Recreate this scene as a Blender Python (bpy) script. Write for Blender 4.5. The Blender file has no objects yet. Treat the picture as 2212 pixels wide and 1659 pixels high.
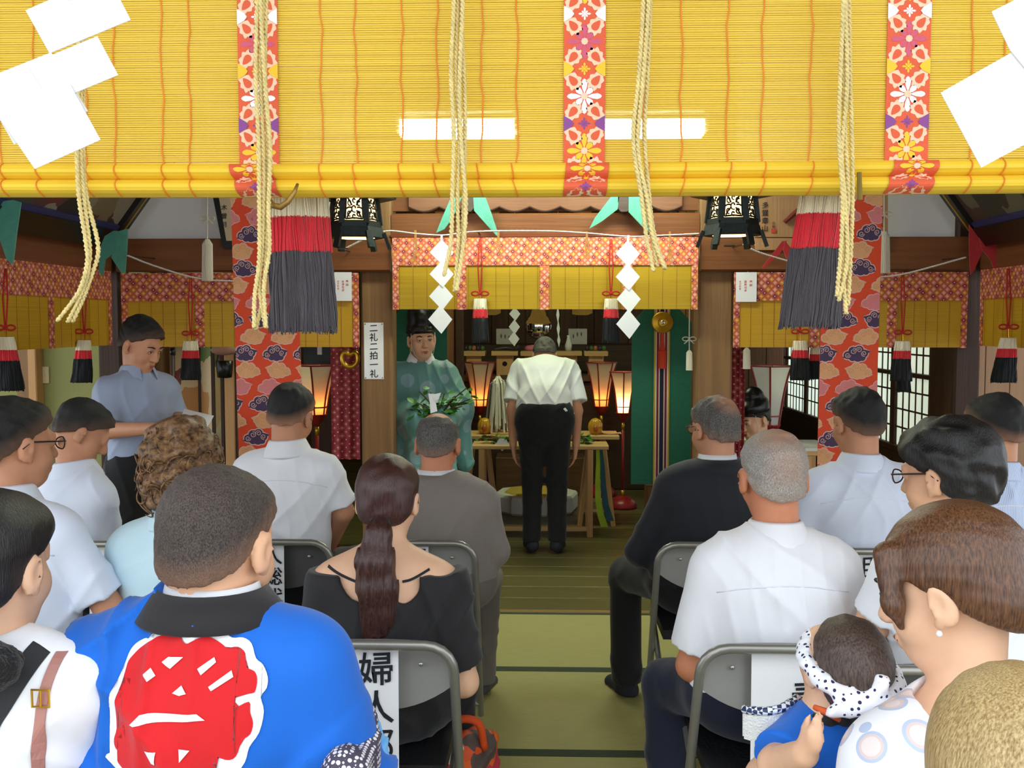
import bpy, bmesh, math, random
import numpy as np
from mathutils import Vector, Matrix, Euler
from mathutils.bvhtree import BVHTree

random.seed(7)
SC = bpy.context.scene
COL = SC.collection
PI = math.pi

# ------------------------------------------------------------------ camera
FPX = 2150.0
cam_d = bpy.data.cameras.new('camera')
cam = bpy.data.objects.new('camera', cam_d)
COL.objects.link(cam)
cam_d.sensor_width = 36.0
cam_d.lens = FPX * 36.0 / 2212.0
cam_d.clip_start = 0.05
CAM = Vector((0.0, 0.0, 1.57))
cam.location = CAM
cam.rotation_euler = (math.radians(90 - 3.53), 0.0, math.radians(1.76))
SC.camera = cam
CAMR = Euler(cam.rotation_euler).to_matrix()

# ------------------------------------------------------------------ world, exposure
w = bpy.data.worlds.new('overcast_sky')
SC.world = w
w.use_nodes = True
wn = w.node_tree.nodes
wn['Background'].inputs['Color'].default_value = (0.86, 0.93, 1.0, 1)
wn['Background'].inputs['Strength'].default_value = 1.15
SC.view_settings.view_transform = 'Standard'
SC.view_settings.look = 'None'
SC.view_settings.gamma = 1.0
SC.view_settings.use_curve_mapping = False
SC.view_settings.exposure = 1.2

# ------------------------------------------------------------------ helpers
def at(px, py, Y):
    """the point of the plane at depth Y that is seen at that pixel"""
    d = CAMR @ Vector(((px - 1106.0) / FPX, -(py - 829.5) / FPX, -1.0))
    return CAM + d * (Y / d.y)

def xa(px, Y, py=697):
    return at(px, py, Y).x

def za(py, Y, px=1172):
    return at(px, py, Y).z

def lin(c):
    if isinstance(c, str):
        c = c.lstrip('#')
        c = [int(c[i:i + 2], 16) / 255.0 for i in (0, 2, 4)]
    return tuple(x / 12.92 if x <= 0.04045 else ((x + 0.055) / 1.055) ** 2.4 for x in c)

class NT:
    def __init__(s, name):
        s.m = bpy.data.materials.new(name)
        s.m.use_nodes = True
        s.t = s.m.node_tree
        s.b = s.t.nodes['Principled BSDF']
        s.out = s.t.nodes['Material Output']
    def n(s, typ, **kw):
        nd = s.t.nodes.new(typ)
        for k, v in kw.items():
            if k.startswith('i_'):
                key = k[2:]
                key = int(key) if key.isdigit() else key.replace('_', ' ')
                nd.inputs[key].default_value = v
            else:
                setattr(nd, k, v)
        return nd
    def l(s, a, b):
        s.t.links.new(a, b)
    def math(s, op, a, b=None, c=None):
        nd = s.t.nodes.new('ShaderNodeMath')
        nd.operation = op
        for i, v in enumerate((a, b, c)):
            if v is None:
                continue
            if hasattr(v, 'is_linked') or hasattr(v, 'links'):
                s.l(v, nd.inputs[i])
            else:
                nd.inputs[i].default_value = v
        return nd.outputs[0]
    def mix(s, f, a, b):
        nd = s.t.nodes.new('ShaderNodeMix')
        nd.data_type = 'RGBA'
        for sock, v in ((nd.inputs[0], f), (nd.inputs[6], a), (nd.inputs[7], b)):
            if hasattr(v, 'links'):
                s.l(v, sock)
            elif isinstance(v, (int, float)):
                sock.default_value = v
            else:
                sock.default_value = (*v[:3], 1)
        return nd.outputs[2]

MATS = {}
def mat(name, col, rough=0.6, scale=(8, 8, 8), var=0.12, bump=0.0, bscale=None, metal=0.0, spec=0.4,
        coat=0.0, sheen=0.0, trans=0.0, emit=None, estr=0.0, detail=3.0):
    """one procedural material: a colour with noise variation and a noise relief"""
    if name in MATS:
        return MATS[name]
    N = NT(name)
    c = lin(col)
    tc = N.n('ShaderNodeTexCoord')
    mp = N.n('ShaderNodeMapping', i_Scale=scale)
    N.l(tc.outputs['Object'], mp.inputs['Vector'])
    nz = N.n('ShaderNodeTexNoise', i_Scale=1.0, i_Detail=detail)
    N.l(mp.outputs[0], nz.inputs['Vector'])
    dark = tuple(max(0, x * (1 - var * 1.6)) for x in c)
    light = tuple(min(1, x * (1 + var)) for x in c)
    N.l(N.mix(nz.outputs['Fac'], dark, light), N.b.inputs['Base Color'])
    N.b.inputs['Roughness'].default_value = rough
    N.b.inputs['Metallic'].default_value = metal
    N.b.inputs['Specular IOR Level'].default_value = spec
    N.b.inputs['Coat Weight'].default_value = coat
    N.b.inputs['Sheen Weight'].default_value = sheen
    if trans:
        N.b.inputs['Transmission Weight'].default_value = trans
    if emit is not None:
        N.b.inputs['Emission Color'].default_value = (*lin(emit), 1)
        N.b.inputs['Emission Strength'].default_value = estr
    if bump:
        mp2 = N.n('ShaderNodeMapping', i_Scale=bscale or scale)
        N.l(tc.outputs['Object'], mp2.inputs['Vector'])
        n2 = N.n('ShaderNodeTexNoise', i_Scale=1.0, i_Detail=4.0)
        N.l(mp2.outputs[0], n2.inputs['Vector'])
        bp = N.n('ShaderNodeBump', i_Strength=bump, i_Distance=0.01)
        N.l(n2.outputs['Fac'], bp.inputs['Height'])
        N.l(bp.outputs[0], N.b.inputs['Normal'])
    MATS[name] = N.m
    return N.m

def wood(name, col, axis='z', rough=0.55, var=0.3, spec=0.3):
    sc = {'x': (1.2, 26, 26), 'y': (26, 1.2, 26), 'z': (26, 26, 1.2)}[axis]
    return mat(name, col, rough, sc, var, 0.25, tuple(x * 2.2 for x in sc), spec=spec)

def paper_mat(name, col, tl=0.35):
    """thin paper or cloth that lets some light through"""
    if name in MATS:
        return MATS[name]
    N = NT(name)
    c = lin(col)
    N.b.inputs['Base Color'].default_value = (*c, 1)
    N.b.inputs['Roughness'].default_value = 0.8
    N.b.inputs['Specular IOR Level'].default_value = 0.2
    tc = N.n('ShaderNodeTexCoord')
    nz = N.n('ShaderNodeTexNoise', i_Scale=40.0, i_Detail=3.0)
    N.l(tc.outputs['Object'], nz.inputs['Vector'])
    N.l(N.mix(nz.outputs['Fac'], tuple(x * .95 for x in c), c), N.b.inputs['Base Color'])
    tr = N.n('ShaderNodeBsdfTranslucent')
    tr.inputs['Color'].default_value = (*c, 1)
    mx = N.n('ShaderNodeMixShader')
    mx.inputs[0].default_value = tl
    N.l(N.b.outputs[0], mx.inputs[1])
    N.l(tr.outputs[0], mx.inputs[2])
    N.l(mx.outputs[0], N.out.inputs[0])
    MATS[name] = N.m
    return N.m

def glow(name, col, strength):
    if name in MATS:
        return MATS[name]
    N = NT(name)
    N.b.inputs['Base Color'].default_value = (*lin(col), 1)
    N.b.inputs['Emission Color'].default_value = (*lin(col), 1)
    N.b.inputs['Emission Strength'].default_value = strength
    MATS[name] = N.m
    return N.m

# ---- mesh collecting
class MB:
    """collects faces, then links them as one mesh object"""
    def __init__(s):
        s.v = []; s.f = []; s.mi = []; s.m = 0
    def add(s, vs, fs):
        o = len(s.v)
        s.v += [tuple(v) for v in vs]
        for f in fs:
            s.f.append(tuple(i + o for i in f)); s.mi.append(s.m)
        return s
    def box(s, lo, hi):
        x0, y0, z0 = lo; x1, y1, z1 = hi
        return s.add([(x0, y0, z0), (x1, y0, z0), (x1, y1, z0), (x0, y1, z0), (x0, y0, z1), (x1, y0, z1), (x1, y1, z1), (x0, y1, z1)],
                     [(0, 3, 2, 1), (4, 5, 6, 7), (0, 1, 5, 4), (1, 2, 6, 5), (2, 3, 7, 6), (3, 0, 4, 7)])
    def cbox(s, lo, hi, c):
        """box with chamfered long edges"""
        x0, y0, z0 = lo; x1, y1, z1 = hi
        dims = (x1 - x0, y1 - y0, z1 - z0)
        a = max(range(3), key=lambda i: dims[i])
        b, d = [i for i in range(3) if i != a]
        L, H = (x0, y0, z0), (x1, y1, z1)
        prof = [(L[b] + c, L[d]), (H[b] - c, L[d]), (H[b], L[d] + c), (H[b], H[d] - c), (H[b] - c, H[d]), (L[b] + c, H[d]), (L[b], H[d] - c), (L[b], L[d] + c)]
        vs = []
        for e in (L[a], H[a]):
            for p, q in prof:
                v = [0, 0, 0]; v[a] = e; v[b] = p; v[d] = q; vs.append(v)
        fs = [tuple(range(7, -1, -1)), tuple(range(8, 16))] + [(i, (i + 1) % 8, 8 + (i + 1) % 8, 8 + i) for i in range(8)]
        return s.add(vs, fs)
    def bar(s, a, b, w, h, up=(0, 0, 1)):
        """square bar from a to b"""
        a = Vector(a); b = Vector(b); d = (b - a).normalized()
        u = Vector(up)
        x = d.cross(u)
        if x.length < 1e-4:
            x = d.cross(Vector((1, 0, 0)))
        x.normalize(); y = x.cross(d)
        vs = []
        for p in (a, b):
            for i, j in ((-1, -1), (1, -1), (1, 1), (-1, 1)):
                vs.append(p + x * (i * w / 2) + y * (j * h / 2))
        return s.add(vs, [(0, 1, 2, 3), (7, 6, 5, 4), (0, 4, 5, 1), (1, 5, 6, 2), (2, 6, 7, 3), (3, 7, 4, 0)])
    def tube(s, pts, r, n=8, closed=False, caps=True):
        pts = [Vector(p) for p in pts]
        R = r if hasattr(r, '__len__') else [r] * len(pts)
        m = len(pts)
        vs = []; prev = None
        for i, p in enumerate(pts):
            if closed:
                d = pts[(i + 1) % m] - pts[i - 1]
            else:
                d = pts[min(i + 1, m - 1)] - pts[max(i - 1, 0)]
            d.normalize()
            if prev is None:
                x = d.cross(Vector((0, 0, 1)))
                if x.length < 1e-3:
                    x = d.cross(Vector((1, 0, 0)))
            else:
                x = prev - d * prev.dot(d)
            x.normalize(); prev = x
            y = d.cross(x)
            for k in range(n):
                t = 2 * PI * k / n
                vs.append(p + (x * math.cos(t) + y * math.sin(t)) * R[i])
        fs = []
        for i in range(m if closed else m - 1):
            j = (i + 1) % m
            for k in range(n):
                fs.append((i * n + k, i * n + (k + 1) % n, j * n + (k + 1) % n, j * n + k))
        if caps and not closed:
            fs.append(tuple(range(n - 1, -1, -1))); fs.append(tuple((m - 1) * n + k for k in range(n)))
        return s.add(vs, fs)
    def lathe(s, prof, c=(0, 0, 0), n=16, sx=1, sy=1, rot=0):
        vs = []
        for r, z in prof:
            for k in range(n):
                t = 2 * PI * k / n + rot
                vs.append((c[0] + r * sx * math.cos(t), c[1] + r * sy * math.sin(t), c[2] + z))
        fs = []
        for i in range(len(prof) - 1):
            for k in range(n):
                fs.append((i * n + k, i * n + (k + 1) % n, (i + 1) * n + (k + 1) % n, (i + 1) * n + k))
        fs.append(tuple(range(n - 1, -1, -1))); fs.append(tuple((len(prof) - 1) * n + k for k in range(n)))
        return s.add(vs, fs)
    def ball(s, c, r, n=12, m=8, R=None):
        r = r if hasattr(r, '__len__') else (r, r, r)
        vs = []
        for i in range(m + 1):
            a = PI * i / m
            for k in range(n):
                t = 2 * PI * k / n
                v = Vector((r[0] * math.sin(a) * math.cos(t), r[1] * math.sin(a) * math.sin(t), r[2] * math.cos(a)))
                if R is not None:
                    v = R @ v
                vs.append(Vector(c) + v)
        fs = [(i * n + k, (i + 1) * n + k, (i + 1) * n + (k + 1) % n, i * n + (k + 1) % n) for i in range(m) for k in range(n)]
        return s.add(vs, fs)
    def slab(s, poly, th, off=(0, 0, 0)):
        """flat polygon given by 3D points, thickened by the vector th"""
        n = len(poly); th = Vector(th); off = Vector(off)
        vs = [Vector(p) + off for p in poly] + [Vector(p) + off + th for p in poly]
        fs = [tuple(range(n)), tuple(range(2 * n - 1, n - 1, -1))] + [(i, n + i, n + (i + 1) % n, (i + 1) % n) for i in range(n)]
        return s.add(vs, fs)
    def build(s, name, m, parent=None, smooth=False, kind=None, fix=True):
        me = bpy.data.meshes.new(name)
        off = Vector((0, 0, 0))
        p = parent
        while p is not None:
            off += p.location; p = p.parent
        me.from_pydata([(v[0] - off.x, v[1] - off.y, v[2] - off.z) for v in s.v], [], s.f)
        for mm in (m if isinstance(m, (list, tuple)) else [m]):
            me.materials.append(mm)
        if len(me.materials) > 1:
            me.polygons.foreach_set('material_index', s.mi)
        if smooth:
            me.polygons.foreach_set('use_smooth', [True] * len(me.polygons))
        if fix:
            bm = bmesh.new(); bm.from_mesh(me)
            bmesh.ops.recalc_face_normals(bm, faces=bm.faces)
            bm.to_mesh(me); bm.free()
        o = bpy.data.objects.new(name, me)
        COL.objects.link(o)
        o.parent = parent
        if kind:
            o['kind'] = kind
        return o

def smooth_angle(o, deg=35):
    me = o.data
    me.polygons.foreach_set('use_smooth', [True] * len(me.polygons))
    me.set_sharp_from_angle(angle=math.radians(deg))

def thing(name, label, cat, loc=(0, 0, 0), group=None):
    o = bpy.data.objects.new(name, None)
    o.empty_display_size = 0.1
    COL.objects.link(o)
    o.location = loc
    tag(o, label, cat, group)
    return o

def tag(o, label, cat, group=None):
    o['label'] = label; o['category'] = cat
    if group:
        o['group'] = group
    return o

def struct(name, mb, m, label=None, **kw):
    o = mb.build(name, m, None, kind='structure', **kw)
    if label:
        o['label'] = label
    return o

def copy_tree(o, parent=None, delta=None):
    c = o.copy(); COL.objects.link(c); c.parent = parent
    if delta is not None:
        c.location = Vector(o.location) + Vector(delta)
    for ch in list(o.children):
        copy_tree(ch, c)
    return c

_font_cache = {}
def text_polys(ch):
    """flat faces of one character from the built-in font, in a unit box"""
    if ch in _font_cache:
        return _font_cache[ch]
    c = bpy.data.curves.new('glyph', 'FONT')
    c.body = ch; c.resolution_u = 3; c.offset = 0.012
    o = bpy.data.objects.new('glyph', c)
    COL.objects.link(o)
    dg = bpy.context.evaluated_depsgraph_get()
    me = bpy.data.meshes.new_from_object(o.evaluated_get(dg))
    V = np.array([v.co[:2] for v in me.vertices]); F = [tuple(p.vertices) for p in me.polygons]
    bpy.data.objects.remove(o); bpy.data.curves.remove(c); bpy.data.meshes.remove(me)
    V = V - np.array([0.5, 0.38])
    _font_cache[ch] = (V, F)
    return V, F

def write(mb, chars, top, size, pitch, right=(1, 0, 0), down=(0, 0, -1), shear=0.06):
    """vertical lettering, first character's centre at top"""
    right = Vector(right); down = Vector(down); top = Vector(top)
    for i, ch in enumerate(chars):
        V, F = text_polys(ch)
        c = top + down * (pitch * i)
        mb.add([c + right * (float(x) * size) - down * ((float(y) + shear * float(x)) * size) for x, y in V], F)

# ---- distance-field bodies
class Field:
    def __init__(s, h=0.0075, noise=None):
        s.h = h; s.p = []; s.noise = noise
    @staticmethod
    def A(v):
        return np.array([float(v[0]), float(v[1]), float(v[2])], dtype=np.float32)
    def cap(s, a, b, ra, rb=None, k=0.02, cut=None, mode='+'):
        rb = ra if rb is None else rb
        a = s.A(a); b = s.A(b); r = max(ra, rb)
        s.p.append(('cap', (a, b, ra, rb), k, mode, np.minimum(a, b) - r, np.maximum(a, b) + r, cut))
    def ell(s, c, r, R=None, k=0.02, mode='+', cut=None):
        c = s.A(c); r = s.A(r)
        if R is None:
            e = r
        else:
            R = np.array(R, dtype=np.float32)
            e = np.sqrt(((R * r[None, :]) ** 2).sum(1))
        s.p.append(('ell', (c, r, R), k, mode, c - e, c + e, cut))
    def plane(s, pt, n):
        """keeps the side the normal points away from"""
        s.p.append(('pl', (s.A(pt), s.A(n)), 0, 'i', None, None, None))
    def mesh(s):
        los = [p[4] for p in s.p if p[3] == '+']; his = [p[5] for p in s.p if p[3] == '+']
        h = s.h
        lo = np.min(los, 0) - 3 * h - 0.012; hi = np.max(his, 0) + 3 * h + 0.012
        n = np.ceil((hi - lo) / h).astype(int) + 1
        ax = [(lo[i] + h * np.arange(n[i])).astype(np.float32) for i in range(3)]
        D = np.full(n, 0.5, dtype=np.float32)
        for kind, pr, k, mode, bl, bh, cut in s.p:
            if kind == 'pl':
                q, nn = pr
                d = ((ax[0] - q[0]) * nn[0])[:, None, None] + ((ax[1] - q[1]) * nn[1])[None, :, None] + ((ax[2] - q[2]) * nn[2])[None, None, :]
                np.maximum(D, d, out=D)
                continue
            mg = k + 4 * h + 0.01
            i0 = np.clip(np.floor((bl - mg - lo) / h).astype(int), 0, n - 1); i1 = np.clip(np.ceil((bh + mg - lo) / h).astype(int) + 1, 1, n)
            sl = tuple(slice(i0[i], i1[i]) for i in range(3))
            x = ax[0][sl[0]][:, None, None]; y = ax[1][sl[1]][None, :, None]; z = ax[2][sl[2]][None, None, :]
            if kind == 'cap':
                a, b, ra, rb = pr
                v = b - a; L = float((v * v).sum()) + 1e-9
                t = ((x - a[0]) * v[0] + (y - a[1]) * v[1] + (z - a[2]) * v[2]) / L
                t = np.clip(t, 0, 1)
                d = np.sqrt((x - a[0] - t * v[0]) ** 2 + (y - a[1] - t * v[1]) ** 2 + (z - a[2] - t * v[2]) ** 2) - (ra + (rb - ra) * t)
            else:
                c, r, R = pr
                px = x - c[0]; py = y - c[1]; pz = z - c[2]
                if R is not None:
                    px, py, pz = (R[0, 0] * px + R[1, 0] * py + R[2, 0] * pz, R[0, 1] * px + R[1, 1] * py + R[2, 1] * pz, R[0, 2] * px + R[1, 2] * py + R[2, 2] * pz)
                k0 = np.sqrt((px / r[0]) ** 2 + (py / r[1]) ** 2 + (pz / r[2]) ** 2)
                k1 = np.sqrt((px / r[0] ** 2) ** 2 + (py / r[1] ** 2) ** 2 + (pz / r[2] ** 2) ** 2) + 1e-6
                d = k0 * (k0 - 1) / k1
            if cut is not None:
                for q, nn in cut:
                    q = s.A(q); nn = s.A(nn)
                    d = np.maximum(d, (x - q[0]) * nn[0] + (y - q[1]) * nn[1] + (z - q[2]) * nn[2])
            E = D[sl]
            if mode == '+':
                if k > 0:
                    hh = np.clip(0.5 + 0.5 * (E - d) / k, 0, 1)
                    D[sl] = E + (d - E) * hh - k * hh * (1 - hh)
                else:
                    D[sl] = np.minimum(E, d)
            else:
                if k > 0:
                    hh = np.clip(0.5 - 0.5 * (E + d) / k, 0, 1)
                    D[sl] = E + (-d - E) * hh + k * hh * (1 - hh)
                else:
                    D[sl] = np.maximum(E, -d)
        if s.noise is not None:
            nm = s.noise(ax[0][:, None, None], ax[1][None, :, None], ax[2][None, None, :])
            D = D + nm.astype(np.float32)
        D[0] = D[-1] = 0.1; D[:, 0] = D[:, -1] = 0.1; D[:, :, 0] = D[:, :, -1] = 0.1
        return surface(D, lo, h)
    def build(s, name, m, parent, extra=None):
        V, F = s.mesh()
        off = Vector((0, 0, 0)); p = parent
        while p is not None:
            off += p.location; p = p.parent
        V = V - np.array(off)
        me = bpy.data.meshes.new(name)
        me.vertices.add(len(V)); me.vertices.foreach_set('co', V.astype(np.float32).ravel())
        me.loops.add(F.size); me.loops.foreach_set('vertex_index', F.ravel().astype(np.int32))
        me.polygons.add(len(F)); me.polygons.foreach_set('loop_start', np.arange(0, F.size, 4, dtype=np.int32))
        me.update(calc_edges=True)
        me.polygons.foreach_set('use_smooth', [True] * len(F))
        for mm in (m if isinstance(m, (list, tuple)) else [m]):
            me.materials.append(mm)
        if extra:
            extra(me, V + np.array(off))
        o = bpy.data.objects.new(name, me)
        COL.objects.link(o); o.parent = parent
        return o

def surface(D, lo, h):
    S = D < 0
    c = S.astype(np.int8)
    cnt = sum(c[i:c.shape[0] - 1 + i, j:c.shape[1] - 1 + j, k:c.shape[2] - 1 + k] for i in (0, 1) for j in (0, 1) for k in (0, 1))
    act = np.argwhere((cnt > 0) & (cnt < 8))
    vid = np.full(cnt.shape, -1, dtype=np.int64)
    vid[act[:, 0], act[:, 1], act[:, 2]] = np.arange(len(act))
    I, J, K = act[:, 0], act[:, 1], act[:, 2]
    pos = np.zeros((len(act), 3)); num = np.zeros(len(act))
    cor = [(i, j, k) for i in (0, 1) for j in (0, 1) for k in (0, 1)]
    val = {q: D[I + q[0], J + q[1], K + q[2]].astype(np.float64) for q in cor}
    for a in cor:
        for ax in range(3):
            if a[ax] == 0:
                b = list(a); b[ax] = 1; b = tuple(b)
                va, vb = val[a], val[b]
                m = (va < 0) != (vb < 0)
                t = np.where(m, va / np.where(m, va - vb, 1), 0)
                p = np.tile(np.array(a, dtype=float), (len(act), 1)); p[:, ax] = t
                pos[m] += p[m]; num[m] += 1
    V = (act + pos / num[:, None]) * h + lo
    quads = []
    for ax in range(3):
        o1, o2 = [(1, 2), (2, 0), (0, 1)][ax]
        sl0 = [slice(1, -1)] * 3; sl1 = [slice(1, -1)] * 3
        sl0[ax] = slice(0, -1); sl1[ax] = slice(1, None)
        A = S[tuple(sl0)]; B = S[tuple(sl1)]
        e = np.argwhere(A != B)
        flip = A[e[:, 0], e[:, 1], e[:, 2]]
        base = e.copy()
        for q in range(3):
            if q != ax:
                base[:, q] += 1
        def cell(d1, d2):
            g = base.copy(); g[:, o1] += d1; g[:, o2] += d2
            return vid[g[:, 0], g[:, 1], g[:, 2]]
        q = np.stack([cell(-1, -1), cell(0, -1), cell(0, 0), cell(-1, 0)], 1)
        q[~flip] = q[~flip][:, ::-1]
        quads.append(q)
    F = np.concatenate(quads)
    return V, F
# ------------------------------------------------------------------ shared materials
M_WOOD = wood('brown_wood_upright', '#8a6742', 'z')
M_WOODX = wood('brown_wood_cross', '#7c4b28', 'x')
M_WOODY = wood('brown_wood_side', '#7a4628', 'y')
M_DARK = wood('dark_wood', '#3c2517', 'z', var=0.2)
M_DARKX = wood('dark_wood_cross', '#4a2d1a', 'x', var=0.25)
M_PALE = wood('pale_wood', '#c69761', 'z', var=0.15)
M_PALEX = wood('pale_wood_cross', '#caa268', 'x', var=0.15)
M_FLOOR = wood('floor_boards', '#625a34', 'x', rough=0.3, var=0.25)
M_PLASTER = mat('white_plaster', '#eceae6', 0.9, (3, 3, 3), 0.04, 0.05, (60, 60, 60))
M_GREENW = mat('green_plaster', '#93945a', 0.9, (4, 4, 4), 0.05, 0.08, (90, 90, 90))
M_PAPER = paper_mat('white_paper', '#f4f4f4', 0.3)
M_PAPER2 = mat('plain_white_paper', '#eeeef0', 0.8, (20, 20, 20), 0.02)
M_INK = mat('black_ink', '#1d1f26', 0.7, (60, 60, 60), 0.2)
M_REDINK = mat('red_ink', '#d0452b', 0.7, (60, 60, 60), 0.1)
M_METAL = mat('brushed_steel', '#b9bbb8', 0.32, (30, 30, 30), 0.08, metal=0.85)
M_BLACK = mat('black_lacquer', '#141412', 0.3, (20, 20, 20), 0.2)
M_GOLD = mat('gold', '#d9a834', 0.28, (40, 40, 40), 0.15, metal=0.8)
M_RED = mat('red_lacquer', '#8e1f1f', 0.35, (20, 20, 20), 0.15)

def tatami_mat():
    N = NT('tatami_rush')
    tc = N.n('ShaderNodeTexCoord')
    mp = N.n('ShaderNodeMapping', i_Scale=(10, 260, 10)); N.l(tc.outputs['Object'], mp.inputs[0])
    n1 = N.n('ShaderNodeTexNoise', i_Scale=1.0, i_Detail=3.0); N.l(mp.outputs[0], n1.inputs[0])
    n2 = N.n('ShaderNodeTexNoise', i_Scale=3.0, i_Detail=4.0); N.l(tc.outputs['Object'], n2.inputs[0])
    a = N.mix(n1.outputs[0], lin('#857f42'), lin('#b3a968'))
    b = N.mix(N.math('MULTIPLY', n2.outputs[0], 0.45), a, lin('#8c8848'))
    N.l(b, N.b.inputs['Base Color'])
    N.b.inputs['Roughness'].default_value = 0.65
    bp = N.n('ShaderNodeBump', i_Strength=0.3, i_Distance=0.003)
    N.l(n1.outputs[0], bp.inputs['Height']); N.l(bp.outputs[0], N.b.inputs['Normal'])
    return N.m
M_TATAMI = tatami_mat()
M_EDGE = mat('tatami_border_cloth', '#2f3a24', 0.8, (60, 60, 60), 0.15)

# ------------------------------------------------------------------ floor, ground, roof, walls
floor = struct('floor', MB().box((-5, -0.1, -0.3), (5, 11.2, -0.04)), M_DARKX)
struct('ground', MB().box((-14, -22, -0.62), (14, -0.1, -0.42)), mat('pale_gravel', '#a9a69c', 0.9, (30, 30, 30), 0.25, 0.5, (120, 120, 120)))
YT = 5.31
mat_me = bord_me = None
for r in range(6):
    y1 = YT - 0.88 * r; y0 = y1 - 0.88
    for c in range(3):
        cx = (c - 1) * 1.765 + (0.0)
        if mat_me is None:
            o = MB().box((-0.88, -0.44, -0.04), (0.88, 0.44, 0.0)).build('tatami_mat', M_TATAMI, floor)
            mat_me = o.data
            e = MB().box((-0.88, -0.441, -0.03), (0.88, -0.411, 0.0015)).box((-0.88, 0.411, -0.03), (0.88, 0.441, 0.0015)).build('cloth_border', M_EDGE, o)
            bord_me = e.data
        else:
            o = bpy.data.objects.new('tatami_mat', mat_me); COL.objects.link(o); o.parent = floor
            e = bpy.data.objects.new('cloth_border', bord_me); COL.objects.link(e); e.parent = o
        o.location = (cx, (y0 + y1) / 2, 0)
trim = struct('trim_1', MB().cbox((-2.64, YT + 0.001, -0.04), (2.64, YT + 0.05, 0.004), 0.004), wood('sill_wood', '#8a6a3c', 'x'))
pl_me = None
for i in range(24):
    y = YT + 0.05 + 0.245 * i
    if pl_me is None:
        o = MB().cbox((-4.9, 0.001, -0.04), (4.9, 0.243, 0.0), 0.003).build('floor_board', M_FLOOR, floor); pl_me = o.data
    else:
        o = bpy.data.objects.new('floor_board', pl_me); COL.objects.link(o); o.parent = floor
    o.location = (random.uniform(-.05, .05), y, 0)
struct('ceiling', MB().box((-5, 0.5, 3.7), (5, 6.7, 3.8)).box((-5, 6.7, 3.7), (2.72, 11.2, 3.8)), M_DARKX)
wb = struct('wall_back', MB().box((-5, 11.1, -0.3), (2.72, 11.2, 3.7)), M_DARK)
bd = None
for i in range(28):
    if bd is None:
        bd = MB().cbox((0.003, 11.08, 0), (0.187, 11.1, 3.7), 0.004).build('wall_board', wood('sanctuary_boards', '#5a3a22', 'z'), wb).data
        o = wb.children[0]
    else:
        o = bpy.data.objects.new('wall_board', bd); COL.objects.link(o); o.parent = wb
    o.location = (-2.66 + 0.19 * i, 0, 0)
struct('wall_left', MB().box((-5.1, 0.5, -0.3), (-5, 11.2, 0.4)).box((-5.1, 0.5, 3.3), (-5, 11.2, 3.8)).box((-5.1, 6.2, 0.4), (-5, 11.2, 3.3)), M_GREENW)
struct('wall_right', MB().box((5, 0.5, -0.3), (5.1, 6.7, 0.4)).box((5, 0.5, 3.3), (5.1, 6.7, 3.8)).box((5, 6.2, 0.4), (5.1, 6.7, 3.3)), M_PALE)
YR = 6.0
# side rooms: a facing wall on each side, beyond the side posts
struct('wall_rear_left', MB().box((-5, 6.6, -0.04), (-2.66, 6.7, 3.7)), M_GREENW)
wr = struct('wall_rear_right', MB().box((2.72, 6.6, -0.04), (5, 6.7, 3.7)), M_PALE)
pk = None
M_PLANK = wood('pinkish_plank', '#a98463', 'z', var=0.12)
for i in range(14):
    if pk is None:
        o = MB().cbox((0.002, 6.585, 0), (0.158, 6.6, 3.7), 0.003).build('wall_plank', M_PLANK, wr); pk = o.data
    else:
        o = bpy.data.objects.new('wall_plank', pk); COL.objects.link(o); o.parent = wr
    o.location = (2.73 + 0.16 * i, 0, 0)
# pale post in the left side room
xl = xa(65, 6.55), xa(80, 6.55)
struct('trim_2', MB().cbox((xl[0], 6.5, 0), (xl[1] + .01, 6.6, 3.7), 0.006), M_PALE)
struct('trim_3', MB().cbox((xl[0] - 0.09, 6.52, 0), (xl[0] - .001, 6.6, 3.7), 0.006), M_WOOD)
# posts
def post(name, x0, x1, y0, y1, z1, m):
    return struct(name, MB().cbox((x0, y0, 0), (x1, y1, z1), 0.012), m)
PLx = (xa(779, YR), xa(847, YR)); PRx = (xa(1509, YR), xa(1583, YR))
post('pillar_left', PLx[0], PLx[1], YR, YR + 0.19, 3.7, M_WOOD)
post('pillar_right', PRx[0], PRx[1], YR, YR + 0.2, 3.7, M_WOOD)
CLx = xa(262, YR); CRx = xa(2095, YR)
post('post_corner_left', CLx - 0.14, CLx, YR - 0.02, YR + 0.14, 3.7, M_DARK)
post('post_corner_right', CRx - 0.09, CRx + 0.06, YR - 0.02, YR + 0.14, 3.7, M_DARK)
post('post_front_left', CLx - 0.14, CLx, 2.9, 3.06, 3.7, M_DARK)
post('post_front_right', CRx, CRx + 0.15, 2.9, 3.06, 3.7, M_DARK)
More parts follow.
